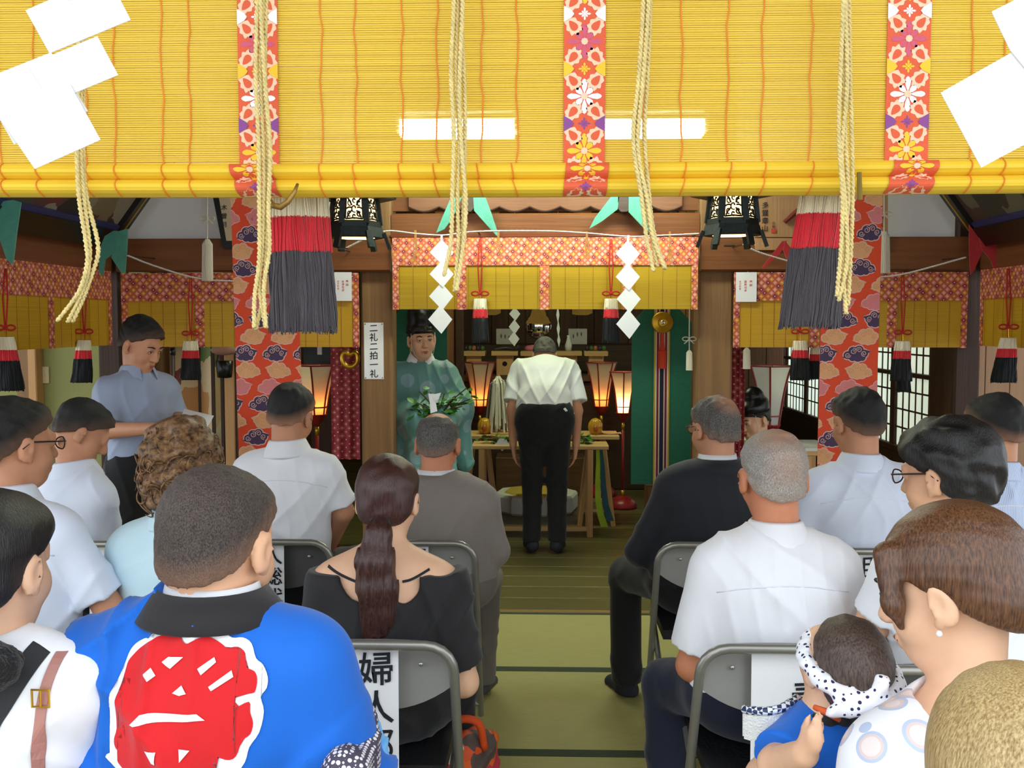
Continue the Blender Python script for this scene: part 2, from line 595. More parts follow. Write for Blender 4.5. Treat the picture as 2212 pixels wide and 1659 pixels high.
# side beams and rear beams
zb0, zb1 = za(587, YR), za(515, YR)
struct('beam_rear_left', MB().cbox((CLx, YR - 0.06, zb0), (PLx[1] - 0.001, YR - 0.002, zb1), 0.01), M_WOODX)
struct('beam_rear_right', MB().cbox((PRx[0] + 0.001, YR - 0.06, zb0), (CRx, YR - 0.002, zb1), 0.01), M_WOODX)
struct('beam_side_left', MB().cbox((CLx - 0.12, 2.6, 1.87), (CLx - 0.03, YR - 0.03, 2.05), 0.01), M_WOODY)
struct('beam_side_right', MB().cbox((CRx + 0.03, 2.6, 1.87), (CRx + 0.12, YR - 0.03, 2.05), 0.01), M_WOODY)
struct('wall_upper_left', MB().box((CLx - 0.2, YR + 0.03, zb0 + 0.05), (PLx[0], YR + 0.06, 3.7)), M_PLASTER)
struct('wall_upper_right', MB().box((PRx[1], YR + 0.03, zb0 + 0.05), (CRx + 0.2, YR + 0.06, 3.7)), M_PLASTER)
struct('wall_side_upper_left', MB().box((CLx - 0.1, 2.6, 2.05), (CLx - 0.06, YR, 3.7)), M_PLASTER)
struct('wall_side_upper_right', MB().box((CRx + 0.06, 2.6, 2.05), (CRx + 0.1, YR, 3.7)), M_PLASTER)
# centre lintel, beam and carved board
zc = za(510, YR), za(503, YR), za(452, YR), za(437, YR)
struct('beam_centre', MB().cbox((PLx[1], YR + 0.0, zc[1] - .015), (PRx[0], YR + 0.12, za(460, YR)), 0.012), M_WOODX)
struct('trim_4', MB().cbox((PLx[1], YR - 0.03, zc[0] - 0.01), (PRx[0], YR - 0.001, zc[1]), 0.004), wood('reddish_lintel', '#7e3f22', 'x'))
cb = struct('wall_upper_centre', MB().box((PLx[1], YR + 0.08, zc[2]), (PRx[0], YR + 0.12, 3.7)), M_WOODX)
M_CARVE = wood('carved_board', '#84583e', 'x', var=0.15)
mb = MB()
n = 9; x0 = PLx[1] + 0.1; x1 = PRx[0] - 0.1
pts = []
for i in range(n):
    a = x0 + (x1 - x0) * i / n; b = x0 + (x1 - x0) * (i + 1) / n
    for k in range(8):
        t = k / 8
        pts.append((a + (b - a) * t, YR + 0.04, za(446, YR) - 0.028 * math.sin(PI * t)))
pts.append((x1, YR + 0.04, za(446, YR)))
poly = pts + [(x1, YR + 0.04, 2.6), (x0, YR + 0.04, 2.6)]
mb.slab(poly, (0, 0.035, 0))
mb.build('carved_board', M_CARVE, cb)
M_GROOVE = mat('dark_carving_line', '#4b3226', 0.8)
MB().tube([(p[0], p[1] - 0.002, p[2] + 0.004) for p in pts], 0.005, 5).build('carving_line', M_GROOVE, cb)
# inner sanctuary posts and panels
def panel_wall(name, pxa, pxb, Y, m, zt=2.6):
    xx0, xx1 = xa(pxa, Y), xa(pxb, Y)
    o = struct(name, MB().box((xx0, Y, 0), (xx1, Y + 0.03, zt)), m)
    k = max(2, int(round((xx1 - xx0) / 0.14)))
    wd = (xx1 - xx0) / k
    for i in range(k):
        MB().cbox((xx0 + i * wd + .002, Y - 0.014, 0), (xx0 + (i + 1) * wd - .002, Y, zt), .004).build('wall_plank', m, o)
    return o
panel_wall('wall_inner_left', 940, 982, 8.4, wood('inner_panel', '#7a4f2a', 'z'))
struct('post_inner_left', MB().cbox((xa(983, 8.4), 8.36, 0), (xa(1001, 8.4), 8.46, 2.6), .01), M_DARK)
panel_wall('wall_inner_right', 1462, 1500, 8.4, wood('inner_panel', '#7a4f2a', 'z'))
struct('post_inner_right', MB().cbox((xa(1444, 8.4), 8.36, 0), (xa(1461, 8.4), 8.46, 2.6), .01), M_DARK)

# ------------------------------------------------------------------ lattice window in the right wing
XW = 2.62
zs, zt = 0.66, 1.75
win = struct('window_1', MB().cbox((XW, 6.72, zs - 0.05), (XW + 0.07, 10.9, zs), .006).cbox((XW, 6.72, zt), (XW + 0.07, 10.9, zt + .06), .006)
             .cbox((XW, 6.72, 1.18), (XW + 0.05, 10.9, 1.21), .004), M_DARK)
M_SHOJI = paper_mat('shoji_paper', '#f2f7ec', 0.75)
stile = None
for k in range(5):
    y0 = 6.74 + k * 0.83; y1 = y0 + 0.81
    f = MB()
    f.cbox((XW + .012, y0, zs), (XW + .045, y0 + .035, zt), .003).cbox((XW + .012, y1 - .035, zs), (XW + .045, y1, zt), .003)
    sash = f.build('sash', M_DARK, win)
    MB().box((XW + .036, y0 + .03, zs), (XW + .038, y1 - .03, zt)).build('paper_pane', M_SHOJI, sash)
    for i in range(1, 6):
        yy = y0 + .035 + (y1 - y0 - .07) * i / 6
        MB().box((XW + .030, yy - .008, zs), (XW + .0358, yy + .008, zt)).build('muntin', M_DARK, sash)
    for i in range(1, 8):
        z = zs + (zt - zs) * i / 8
        MB().box((XW + .029, y0 + .03, z - .006), (XW + .0358, y1 - .03, z + .006)).build('muntin', M_DARK, sash)
struct('post_window', MB().cbox((XW - .02, 6.5, 0), (XW + .1, 6.76, 3.7), .008), M_DARK)
struct('wall_window_below', MB().box((XW, 6.7, 0), (XW + .08, 11.1, zs - .05)), M_DARK)
struct('wall_window_above', MB().box((XW, 6.7, zt + .06), (XW + .08, 11.1, 3.7)), M_DARK)
struct('wall_wing_left', MB().box((-2.66, 6.7, 0), (-2.6, 11.1, 3.7)), mat('brown_wall', '#7a5c3e', .8))
# ------------------------------------------------------------------ ceiling lamps of the hall
def tube_lamp(pxa, pxb, label):
    Y = 5.4
    a = at(pxa, 285, Y); b = at(pxb, 285, Y)
    t = thing('fluorescent_lamp', label, 'lamp', ((a.x + b.x) / 2, Y, a.z), 'fluorescent lamps of the hall')
    z = a.z
    MB().slab([(a.x, Y - .09, z + .05), (b.x, Y - .09, z + .05), (b.x, Y - .04, z + .10), (a.x, Y - .04, z + .10)], (0, .004, .004)) \
        .slab([(a.x, Y + .09, z + .05), (b.x, Y + .09, z + .05), (b.x, Y + .04, z + .10), (a.x, Y + .04, z + .10)], (0, -.004, .004)) \
        .box((a.x, Y - .04, z + .098), (b.x, Y + .04, z + .11)).build('reflector', mat('white_enamel', '#e8e8e8', .4), t)
    MB().cbox((a.x + .012, Y - .075, z - .03), (b.x - .012, Y + .075, z + .04), .02).build('diffuser', glow('fluorescent_diffuser', '#f2ffe6', 20.0), t)
    for x in (a.x + .1, b.x - .1):
        MB().tube([(x, Y, z + .11), (x, Y, 3.7)], .008, 6).build('rod', M_METAL, t)
    for x in (a.x, b.x):
        MB().box((x - .01, Y - .07, z - .005), (x + .012, Y + .07, z + .1)).build('end_cap', mat('white_enamel', '#e8e8e8', .4), t)
def sanctuary_lamp():
    t = thing('ceiling_lamp', 'fluorescent ceiling lamp of the sanctuary, above the bowing man', 'lamp', (0, 7.3, 2.95))
    MB().cbox((-.6, 7.2, 3.0), (.6, 7.4, 3.06), .01).build('housing', mat('white_enamel', '#e8e8e8', .4), t)
    MB().cbox((-.58, 7.215, 2.94), (.58, 7.385, 3.0), .02).build('diffuser', glow('sanctuary_diffuser', '#f0ffd0', 22.0), t)
    for x in (-.4, .4):
        MB().tube([(x, 7.3, 3.06), (x, 7.3, 3.7)], .008, 6).build('rod', M_METAL, t)
sanctuary_lamp()
tube_lamp(862, 1116, 'lit fluorescent lamp behind the big yellow blind, on the left')
tube_lamp(1236, 1522, 'lit fluorescent lamp behind the big yellow blind, on the right')

# ------------------------------------------------------------------ big bamboo blind in the foreground
def bamboo(name, col, axis='x', fz=300.0, var=.28, see=0.0):
    sc = (1.6, 1.6, fz)
    N = NT(name)
    tc = N.n('ShaderNodeTexCoord')
    mp = N.n('ShaderNodeMapping', i_Scale=sc); N.l(tc.outputs['Object'], mp.inputs[0])
    n1 = N.n('ShaderNodeTexNoise', i_Scale=1.0, i_Detail=2.0); N.l(mp.outputs[0], n1.inputs[0])
    c = lin(col)
    N.l(N.mix(n1.outputs[0], tuple(x * (1 - var * 1.7) for x in c), tuple(min(1, x * (1 + var)) for x in c)), N.b.inputs['Base Color'])
    N.b.inputs['Roughness'].default_value = .5
    N.b.inputs['Specular IOR Level'].default_value = .3
    if see:      # thin split bamboo lets a little light straight through
        tr = N.n('ShaderNodeBsdfTransparent'); mx = N.n('ShaderNodeMixShader'); mx.inputs[0].default_value = see
        N.l(N.b.outputs[0], mx.inputs[1]); N.l(tr.outputs[0], mx.inputs[2]); N.l(mx.outputs[0], N.out.inputs[0])
    return N.m
M_BAMBOO = bamboo('yellow_bamboo', '#f4c838', var=.16)
M_THREAD = mat('orange_thread', '#e88a2a', .7)
YB = 1.8
XB0, XB1 = -1.75, 1.65
zr = za(356, YB)
blind = thing('bamboo_blind', 'large yellow bamboo blind rolled up across the top of the view', 'blind', (0, YB, zr - .06))
mb = MB(); p = .0039; z = zr - .004; random.seed(3)
while z < 2.62:
    y = YB + random.uniform(-.0006, .0006)
    dz = random.uniform(-.0001, .0001)
    mb.add([(XB0, y - .0012, z + dz + .0003), (XB1, y - .0012, z + dz + .0003), (XB1, y - .0012, z + dz + .0034), (XB0, y - .0012, z + dz + .0034),
            (XB0, y + .001, z + dz), (XB1, y + .001, z + dz), (XB1, y + .001, z + dz + .0037), (XB0, y + .001, z + dz + .0037)],
           [(0, 1, 2, 3), (7, 6, 5, 4), (0, 4, 5, 1), (3, 2, 6, 7), (1, 5, 6, 2), (0, 3, 7, 4)])
    z += p
mb.build('bamboo_splints', bamboo('thin_bamboo', '#ffce46', var=.16, see=.19), blind, kind='stuff')
# rolled part: two bulges
Z1, ZM, Z0 = zr, za(389, YB), za(427, YB)
def roll_profile(off=0.0, ridge=.0006):
    pts = []
    def lobe(za_, zb_, bulge, n):
        for i in range(n + 1):
            t = i / n
            zz = za_ + (zb_ - za_) * t
            yy = -bulge * math.sin(PI * (0.08 + 0.84 * t)) ** .6
            pts.append([yy - off + (ridge if i % 2 else 0), zz])
    lobe(Z1 + .001, ZM, .028, 10)
    lobe(ZM - .0006, Z0, .034, 12)
    return pts
pf = roll_profile()
prof = [(YB + a, b) for a, b in pf] + [(YB + .012, Z0 + .002), (YB + .022, ZM), (YB + .012, Z1 - .004), (YB + .003, Z1)]
mb = MB()
n = len(prof)
xs = [XB0, -1.0, -.5, 0, .5, 1.0, XB1]
for x in xs:
    sag = .004 * ((x + .05) ** 2) / 1.0
    mb.v += [(x, a, b + sag) for a, b in prof]
for i in range(len(xs) - 1):
    for k in range(n):
        mb.f.append((i * n + k, i * n + (k + 1) % n, (i + 1) * n + (k + 1) % n, (i + 1) * n + k)); mb.mi.append(0)
mb.f.append(tuple(range(n))); mb.f.append(tuple(range(len(xs) * n - 1, (len(xs) - 1) * n - 1, -1))); mb.mi += [0, 0]
mb.build('rolled_edge', M_BAMBOO, blind)
TH = [15, 91, 199, 260, 362, 420, 701, 774, 872, 947, 1042, 1117, 1387, 1466, 1564, 1638, 1741, 1813, 2082, 2153, -60, 2260]
random.seed(5)
for q in TH:
    x0 = xa(q, YB)
    ph = random.random() * 6
    pts = [(x0 + .0022 * math.sin(zz * 40 + ph) + .0012 * math.sin(zz * 97 + ph), YB - .0028, zz) for zz in np.linspace(Z1, 2.6, 26)]
    MB().tube(pts, .0013, 4).build('thread', M_THREAD, blind)
    sh = (x0 - .05) * -.02
    rp = roll_profile(.0012, 0)
    s_ = -1 if x0 < 0 else 1
    MB().tube([(x0 + s_ * (.012 * (1 - i / len(rp)) if i < 11 else .010 * (1 - (i - 11) / 12)) + sh, YB + a, b + .004 * (x0 + .05) ** 2) for i, (a, b) in enumerate(rp)], .0013, 4).build('thread', M_THREAD, blind)

# brocade ribbons sewn on the blind
M_BR_BASE = mat('orange_brocade', '#e0603c', .75, (400, 400, 400), .12)
M_CREAM = mat('cream_thread', '#f1c9a8', .7, (300, 300, 300), .06)
M_YELL = mat('yellow_thread', '#f0c230', .7, (300, 300, 300), .06)
M_WHITE = mat('white_thread', '#f7eef0', .7, (300, 300, 300), .04)
M_PINK = mat('mauve_thread', '#cf5a74', .7, (300, 300, 300), .08)
M_PURP = mat('purple_thread', '#8a4a90', .7, (300, 300, 300), .08)
BRM = [M_BR_BASE, M_CREAM, M_YELL, M_WHITE, M_PINK, M_PURP]

def poly2(mb, pts, mp, lift):
    n = len(pts)
    cx = sum(q[0] for q in pts) / n; cy = sum(q[1] for q in pts) / n
    mb.add([mp(cx, cy, lift)] + [mp(x, y, lift) for x, y in pts], [(0, 1 + i, 1 + (i + 1) % n) for i in range(n)])

def flower(mb, cx, cy, r, m, mp, cm=1):
    mb.m = m
    for k in range(8):
        t = k * PI / 4
        L = r if k % 2 == 0 else r * .66
        w_ = r * .17
        ux, uy = math.cos(t), math.sin(t); vx, vy = -uy, ux
        pts = [(cx + ux * L * f + vx * w_ * g, cy + uy * L * f + vy * w_ * g) for f, g in ((.12, 0), (.45, .75), (.75, 1), (.92, .6), (1, 0), (.92, -.6), (.75, -1), (.45, -.75))]
        poly2(mb, pts, mp, .0004)
    mb.m = cm
    poly2(mb, [(cx + r * .2 * math.cos(a), cy + r * .2 * math.sin(a)) for a in np.linspace(0, 2 * PI, 8, False)], mp, .0008)

def paisley(mb, cx, cy, a, b, ang, mp):
    ca, sa = math.cos(ang), math.sin(ang)
    def T(u, v):
        return (cx + u * ca - v * sa, cy + u * sa + v * ca)
    mb.m = 1
    out = []
    for i in range(36):
        t = 2 * PI * i / 36
        f = 1 + .14 * math.sin(t * 9)
        taper = 1 - .35 * math.cos(t)
        out.append(T(a * f * math.cos(t), b * f * taper * math.sin(t)))
    poly2(mb, out, mp, .0004)
    mb.m = 0
    poly2(mb, [T(a * .56 * math.cos(t) - a * .06, b * .5 * (1 - .5 * math.cos(t)) * math.sin(t)) for t in np.linspace(0, 2 * PI, 14, False)], mp, .0008)
    mb.m = 1
    for k in range(9):
        t = 2 * PI * (k + .5) / 9

def brocade_ribbon(cpx, w_px, label_):
    s = FPX / YB
    cx = xa(cpx, YB); hw = w_px / s / 2
    def flat(u, v, l):
        return (cx + u, YB - .0042 - l, v)
    mb = MB(); mb.m = 0
    z0, z1 = Z1 - .002, 2.6
    mb.add([flat(-hw, z0, 0), flat(hw, z0, 0), flat(hw, z1, 0), flat(-hw, z1, 0), flat(-hw, z0, -.0012), flat(hw, z0, -.0012), flat(hw, z1, -.0012), flat(-hw, z1, -.0012)],
           [(0, 1, 2, 3), (7, 6, 5, 4), (0, 4, 5, 1), (1, 5, 6, 2), (2, 6, 7, 3), (3, 7, 4, 0)])
    P = 114 / s
    v0 = za(327, YB) - 0
    cyc = [2, 3, 4]
    for i in range(6):
        v = v0 + P * i
        flower(mb, 0, v, .031, cyc[i % 3], flat)
        for sx in (-1, 1):
            for sy in (-1, 1):
                paisley(mb, sx * hw * .58, v + sy * P * .30, .0185, .0125, (PI * .28 if sx * sy > 0 else -PI * .28) + (PI if sx < 0 else 0), flat)
        vb = v + P * .5
        flower(mb, 0, vb, .011, [5, 2, 3][i % 3], flat, [5, 2, 3][i % 3])
        mb.m = [5, 2, 3][i % 3]
        for sx in (-1, 1):
            poly2(mb, [(sx * hw, vb - .014), (sx * hw * .62, vb - .006), (sx * hw * .5, vb), (sx * hw * .62, vb + .006), (sx * hw, vb + .014)], flat, .0013)
    mb.build('brocade_ribbon', BRM, blind, fix=False)
    # on the roll
    rp = roll_profile(.003, 0)
    arc = [0]
    for i in range(1, len(rp)):
        arc.append(arc[-1] + math.dist(rp[i], rp[i - 1]))
    lean = {567: .022, 1260: -.006, 1947: -.02}[cpx]
    shift = {567: -.008, 1260: .004, 1947: .008}[cpx]
    sag = .004 * (cx + .05) ** 2
    def rolled(u, v, l):
        v = min(max(v, 0), arc[-1])
        y = np.interp(v, arc, [q[0] for q in rp]); zz = np.interp(v, arc, [q[1] for q in rp])
        return (cx + u + shift + lean * (v / arc[-1] - .3), YB + y - l, zz + sag)
    mb = MB(); mb.m = 0
    nn = 24
    vs = []
    for i in range(nn + 1):
        v = arc[-1] * i / nn
        vs += [rolled(-hw * 1.03, v, 0), rolled(hw * 1.03, v, 0)]
    mb.add(vs, [(2 * i, 2 * i + 1, 2 * i + 3, 2 * i + 2) for i in range(nn)])
    flower(mb, 0, arc[-1] * .2, .030, 2, rolled)
    for sx in (-1, 1):
        paisley(mb, sx * hw * .55, arc[-1] * .52, .016, .011, (PI * .2 if sx > 0 else PI * .8), rolled)
        paisley(mb, sx * hw * .5, arc[-1] * .92, .016, .010, (PI * .2 if sx > 0 else PI * .8), rolled)
    flower(mb, 0, arc[-1] * .74, .011, 5, rolled, 5)
    mb.build('brocade_ribbon', BRM, blind, fix=False)
brocade_ribbon(567, 86, ''); brocade_ribbon(1260, 88, ''); brocade_ribbon(1947, 90, '')

# hook and peg on the roll
M_BRONZE = mat('old_bronze', '#9a7a3c', .45, (60, 60, 60), .25, metal=.6)
a = [at(*q) for q in ((578, 428, 1.755), (590, 444, 1.745), (606, 447, 1.742), (622, 436, 1.742), (636, 415, 1.744), (643, 397, 1.75))]
tag(MB().tube(a, [.004, .0055, .006, .005, .004, .0025], 8).build('blind_hook', M_BRONZE, smooth=True), 'bronze hook under the rolled edge of the yellow blind', 'hook')
tag(MB().tube([at(1856, 372, 1.757), at(1858, 432, 1.757)], [.004, .0045], 6).build('bamboo_peg', wood('peg_bamboo', '#8a7428', 'z')), 'short bamboo peg stuck in the rolled edge of the yellow blind', 'peg')

# ------------------------------------------------------------------ tassels
M_TW = mat('tassel_white', '#efe3c6', .8, (300, 300, 20), .1, sheen=.2)
M_TR = mat('tassel_red', '#d8232f', .75, (300, 300, 20), .15, sheen=.2)
M_TB = mat('tassel_grey', '#4a4348', .7, (300, 300, 14), .4, sheen=.2)
M_TK = mat('tassel_black', '#17181a', .8, (200, 200, 20), .3)
M_CORDR = mat('red_cord', '#b3241f', .8, (200, 200, 200), .15)
def tassel_body(t, top, wt, wb, L, lean=0.0, N=120, fr=(.14, .27), mats=(M_TW, M_TR, M_TB), rs=.0016, depth=.55, seed=1):
    rnd = random.Random(seed)
    top = Vector(top)
    def P(v, ang, rr, j=0.0):
        wv = wt + (wb - wt) * (v ** .8)
        return top + Vector((lean * v + wv / 2 * rr * math.cos(ang) + j, wv / 2 * depth * rr * math.sin(ang), -L * v))
    edges = [0.0, fr[0], fr[0] + fr[1], 1.0]
    names = ['white_band', 'red_band', 'dark_fringe']
    st = [(rnd.uniform(0, 2 * PI), rnd.uniform(.93, 1.05), rnd.uniform(-.02, .02), rnd.uniform(.95, 1.02)) for _ in range(N)]
    for b in range(3):
        mb = MB()
        vv = np.linspace(edges[b], edges[b + 1], 5 if b < 2 else 7)
        ring = 20
        for v in vv:
            mb.v += [tuple(P(v, 2 * PI * k / ring, .96)) for k in range(ring)]
        for i in range(len(vv) - 1):
            for k in range(ring):
                mb.f.append((i * ring + k, i * ring + (k + 1) % ring, (i + 1) * ring + (k + 1) % ring, (i + 1) * ring + k)); mb.mi.append(0)
        mb.f.append(tuple(range(ring))); mb.f.append(tuple(range((len(vv) - 1) * ring, len(vv) * ring))); mb.mi += [0, 0]
        for ang, rr, dj, le in st:
            e1 = edges[b + 1] if b < 2 else le
            e1 += rnd.uniform(-.008, .008)
            e0 = edges[b] + (rnd.uniform(-.008, .008) if b else 0)
            ws = np.linspace(e0, e1, 6 if b == 2 else 4)
            mb.tube([P(v, ang + dj * v * 3 + .03 * math.sin(v * 14 + ang * 7), rr + (.05 * math.sin(v * 9 + ang * 5) if b == 2 else .01)) for v in ws], rs, 3, caps=False)
        mb.build(names[b], mats[b], t, smooth=True)
def big_tassel(pxc, pyt, pyb, wt, wb, lean, label, seed):
    Y = 1.87
    s = FPX / Y
    top = at(pxc, pyt, Y)
    L = top.z - za(pyb, Y)
    t = thing('tassel', label, 'tassel', top, 'large tassels under the big blind')
    tassel_body(t, top, wt / s, wb / s, L, lean / s, 430, (.19, .245), seed=seed, rs=.0012)
    MB().tube([top + Vector((0, 0, -.01)), top + Vector((0, .01, .12))], .006, 8).build('cord', M_TW, t)
    return t
big_tassel(645, 412, 716, 118, 140, 6, 'big white, red and grey tassel hanging straight beside the left orange banner', 1)
big_tassel(1785, 405, 706, 96, 124, -32, 'big white, red and grey tassel swinging aslant by the right orange banner', 2)

# ------------------------------------------------------------------ straw cords in front of the blind
M_STRAW = mat('straw_cord', '#e6d08c', .7, (60, 60, 60), .22, .3, (200, 200, 200))
def twisted(mb, pts, r, pitch=.016):
    P = [Vector(p) for p in pts]
    # resample
    out = [P[0]]
    for a, b in zip(P[:-1], P[1:]):
        n = max(1, int((b - a).length / .004))
        out += [a.lerp(b, i / n) for i in range(1, n + 1)]
    d = 0
    A = []; B = []
    for i, q in enumerate(out):
        if i: d += (q - out[i - 1]).length
        t = 2 * PI * d / pitch
        o = Vector((math.cos(t), math.sin(t), 0)) * r * .55
        A.append(q + o); B.append(q - o)
    mb.tube(A, r * .62, 5); mb.tube(B, r * .62, 5)
def curve_pts(ctrl, n=8):
    """smooth line through the points"""
    C = [Vector(c) for c in ctrl]
    C = [C[0] * 2 - C[1]] + C + [C[-1] * 2 - C[-2]]
    out = []
    for i in range(1, len(C) - 2):
        for k in range(n):
            t = k / n
            p0, p1, p2, p3 = C[i - 1:i + 3]
            out.append(.5 * ((2 * p1) + (p2 - p0) * t + (2 * p0 - 5 * p1 + 4 * p2 - p3) * t * t + (3 * p1 - p0 - 3 * p2 + p3) * t ** 3))
    out.append(C[-2])
    return out
def straw(strands, label, Y=1.72):
    top = at(strands[0][0][0], 0, Y)
    t = thing('straw_tassel', label, 'cord', (top.x, Y, top.z), 'straw cords hanging before the big blind')
    for i, st in enumerate(strands):
        pts = [at(st[0][0], -330, Y + .004 * i)] + [at(x, y, Y + .006 * (i % 3)) for x, y in st]
        mb = MB()
        twisted(mb, curve_pts(pts, 6), .0042)
        mb.build('strand', M_STRAW, t, smooth=True)
straw([[(170, -20), (170, 150), (166, 300), (170, 420), (185, 520), (188, 570), (170, 630), (123, 694)],
       [(178, -20), (176, 160), (174, 300), (182, 430), (194, 540), (188, 600), (168, 650), (146, 696)],
       [(183, -20), (181, 180), (180, 310), (186, 420), (212, 530), (200, 590), (182, 640), (156, 696)]], 'leftmost bundle of twisted straw cords with a loop near its end')
straw([[(556, -20), (552, 150), (558, 300), (560, 430), (560, 560), (550, 640), (549, 708)],
       [(568, -20), (562, 120), (566, 250), (570, 400), (566, 540), (560, 620), (573, 706)],
       [(575, -20), (572, 140), (577, 280), (578, 420), (575, 540), (568, 640), (553, 712)],
       [(562, -20), (574, 200), (584, 320), (580, 450), (582, 540), (570, 620), (575, 708)]], 'bundle of twisted straw cords in front of the left brocade ribbon')
straw([[(981, -20), (974, 150), (980, 280), (977, 420), (974, 520), (959, 596)],
       [(988, -20), (985, 160), (992, 290), (988, 430), (990, 520), (982, 630)],
       [(994, -20), (1003, 180), (1004, 300), (1002, 420), (998, 530), (989, 604)],
       [(1000, -20), (992, 200), (998, 330), (1006, 430), (1002, 520), (986, 628)]], 'middle bundle of twisted straw cords crossing the lit lamp')
straw([[(1390, -20), (1380, 160), (1368, 300), (1385, 420), (1396, 510), (1412, 586)],
       [(1398, -20), (1390, 170), (1374, 300), (1392, 430), (1406, 500), (1420, 576)],
       [(1405, -20), (1398, 180), (1392, 290), (1402, 420), (1412, 500), (1437, 582)],
       [(1402, -20), (1386, 200), (1378, 320), (1400, 440), (1410, 510), (1436, 580)]], 'bundle of twisted straw cords right of the middle brocade ribbon')
straw([[(1822, -20), (1815, 170), (1812, 300), (1820, 420), (1818, 520), (1808, 640)],
       [(1828, -20), (1822, 160), (1826, 300), (1832, 430), (1820, 560), (1828, 678)],
       [(1834, -20), (1836, 160), (1840, 300), (1842, 420), (1838, 540), (1832, 660)],
       [(1826, -20), (1830, 180), (1818, 330), (1826, 440), (1830, 560), (1812, 650)]], 'rightmost bundle of twisted straw cords over the slanted tassel')

# ------------------------------------------------------------------ big paper streamers and their rope
YS = 1.36
rope_z = za(-190, YS)
rp_t = MB()
twisted(rp_t, [(-1.5, YS, rope_z + .03), (-.7, YS, rope_z), (.7, YS, rope_z), (1.5, YS, rope_z + .03)], .02, .09)
tag(rp_t.build('sacred_rope', M_STRAW, smooth=True), 'thick straw rope above the view that carries the big paper streamers', 'rope')
def streamer(polys, label, hang):
    pts = [q for pl in polys for q in pl]
    c = at(pts[0][0], pts[0][1], YS)
    t = thing('paper_streamer', label, 'paper streamer', c, 'big zigzag paper streamers')
    for i, pl in enumerate(polys):
        y = YS - .004 * (i % 2) - .002 * i
        MB().slab([at(x, yy, y) for x, yy in pl], (0, .0012, 0)).build('paper_fold', M_PAPER, t)
    a = at(hang[0], hang[1], YS)
    MB().bar(a, (a.x, YS, rope_z), .012, .002).build('paper_strip', M_PAPER, t)
streamer([[(55, 22), (232, -55), (282, 43), (107, 115)], [(60, 140), (210, 78), (255, 162), (110, 222)],
          [(-48, 176), (110, 113), (190, 240), (30, 312)], [(-12, 238), (150, 180), (217, 302), (75, 365)]],
         'big white zigzag paper streamer hanging in the left corner', (150, 0))
streamer([[(2142, 25), (2290, -50), (2340, 50), (2182, 108)], [(2182, 108), (2330, 30), (2400, 120), (2250, 190)], [(2032, 200), (2230, 88), (2330, 250), (2120, 362)]],
         'big white zigzag paper streamer hanging in the right corner', (2230, 0))
# ------------------------------------------------------------------ brocade and inner blinds
def brocade(name, axis, p=.04, base='#c0563c', cols=('#d9a02a', '#e0928a', '#7a2a48', '#c8782c', '#e0a08c')):
    N = NT(name)
    tc = N.n('ShaderNodeTexCoord')
    sp = N.n('ShaderNodeSeparateXYZ'); N.l(tc.outputs['Object'], sp.inputs[0])
    u = N.math('DIVIDE', sp.outputs[axis], p); v = N.math('DIVIDE', sp.outputs[2], p)
    a = N.math('ADD', u, v); b = N.math('SUBTRACT', u, v)
    fa = N.math('FLOOR', a); fb = N.math('FLOOR', b)
    da = N.math('ABSOLUTE', N.math('SUBTRACT', N.math('FRACT', a), .5)); db = N.math('ABSOLUTE', N.math('SUBTRACT', N.math('FRACT', b), .5))
    m = N.math('MAXIMUM', da, db)
    cb = N.n('ShaderNodeCombineXYZ'); N.l(fa, cb.inputs[0]); N.l(fb, cb.inputs[1])
    wn_ = N.n('ShaderNodeTexWhiteNoise'); N.l(cb.outputs[0], wn_.inputs[0])
    # column-wise colours, like the woven repeat
    idx = N.math('FRACT', N.math('ADD', N.math('MULTIPLY', N.math('SUBTRACT', fa, fb), .2), N.math('MULTIPLY', N.math('ADD', fa, fb), .37)))
    cr = N.n('ShaderNodeValToRGB'); cr.color_ramp.interpolation = 'CONSTANT'
    N.l(idx, cr.inputs[0])
    els = cr.color_ramp.elements
    els[0].position = 0; els[0].color = (*lin(cols[0]), 1)
    els[1].position = .2; els[1].color = (*lin(cols[1]), 1)
    for i in range(2, 5):
        e = els.new(.2 * i); e.color = (*lin(cols[i]), 1)
    k = N.math('LESS_THAN', m, .36)
    k2 = N.math('LESS_THAN', m, .11)
    c1 = N.mix(k, lin(base), cr.outputs[0])
    c2 = N.mix(k2, c1, lin('#f0d0b0'))
    nz = N.n('ShaderNodeTexNoise', i_Scale=300.0); N.l(tc.outputs['Object'], nz.inputs[0])
    c3 = N.mix(N.math('MULTIPLY', nz.outputs[0], .25), c2, lin('#6a3020'))
    N.l(c3, N.b.inputs['Base Color'])
    N.b.inputs['Roughness'].default_value = .75
    return N.m
M_BX = brocade('brocade_rear_dim', 0); M_BY = brocade('brocade_side_dim', 1)  # darker brocade for the side bays, their dimmer light put into the colours
M_BC = brocade('brocade_centre_lit', 0, .034, '#d9684c', ('#e2a83a', '#e8a898', '#8c3048', '#dd7a48', '#e8b0a0'))  # lighter copy for the central screen, its brighter light put into the colours
M_BAM2 = bamboo('aged_bamboo', '#c79a22', fz=420)
M_BAM3 = bamboo('bright_bamboo', '#b89418', fz=420)
M_TH2 = mat('brown_thread', '#9a5a20', .8)
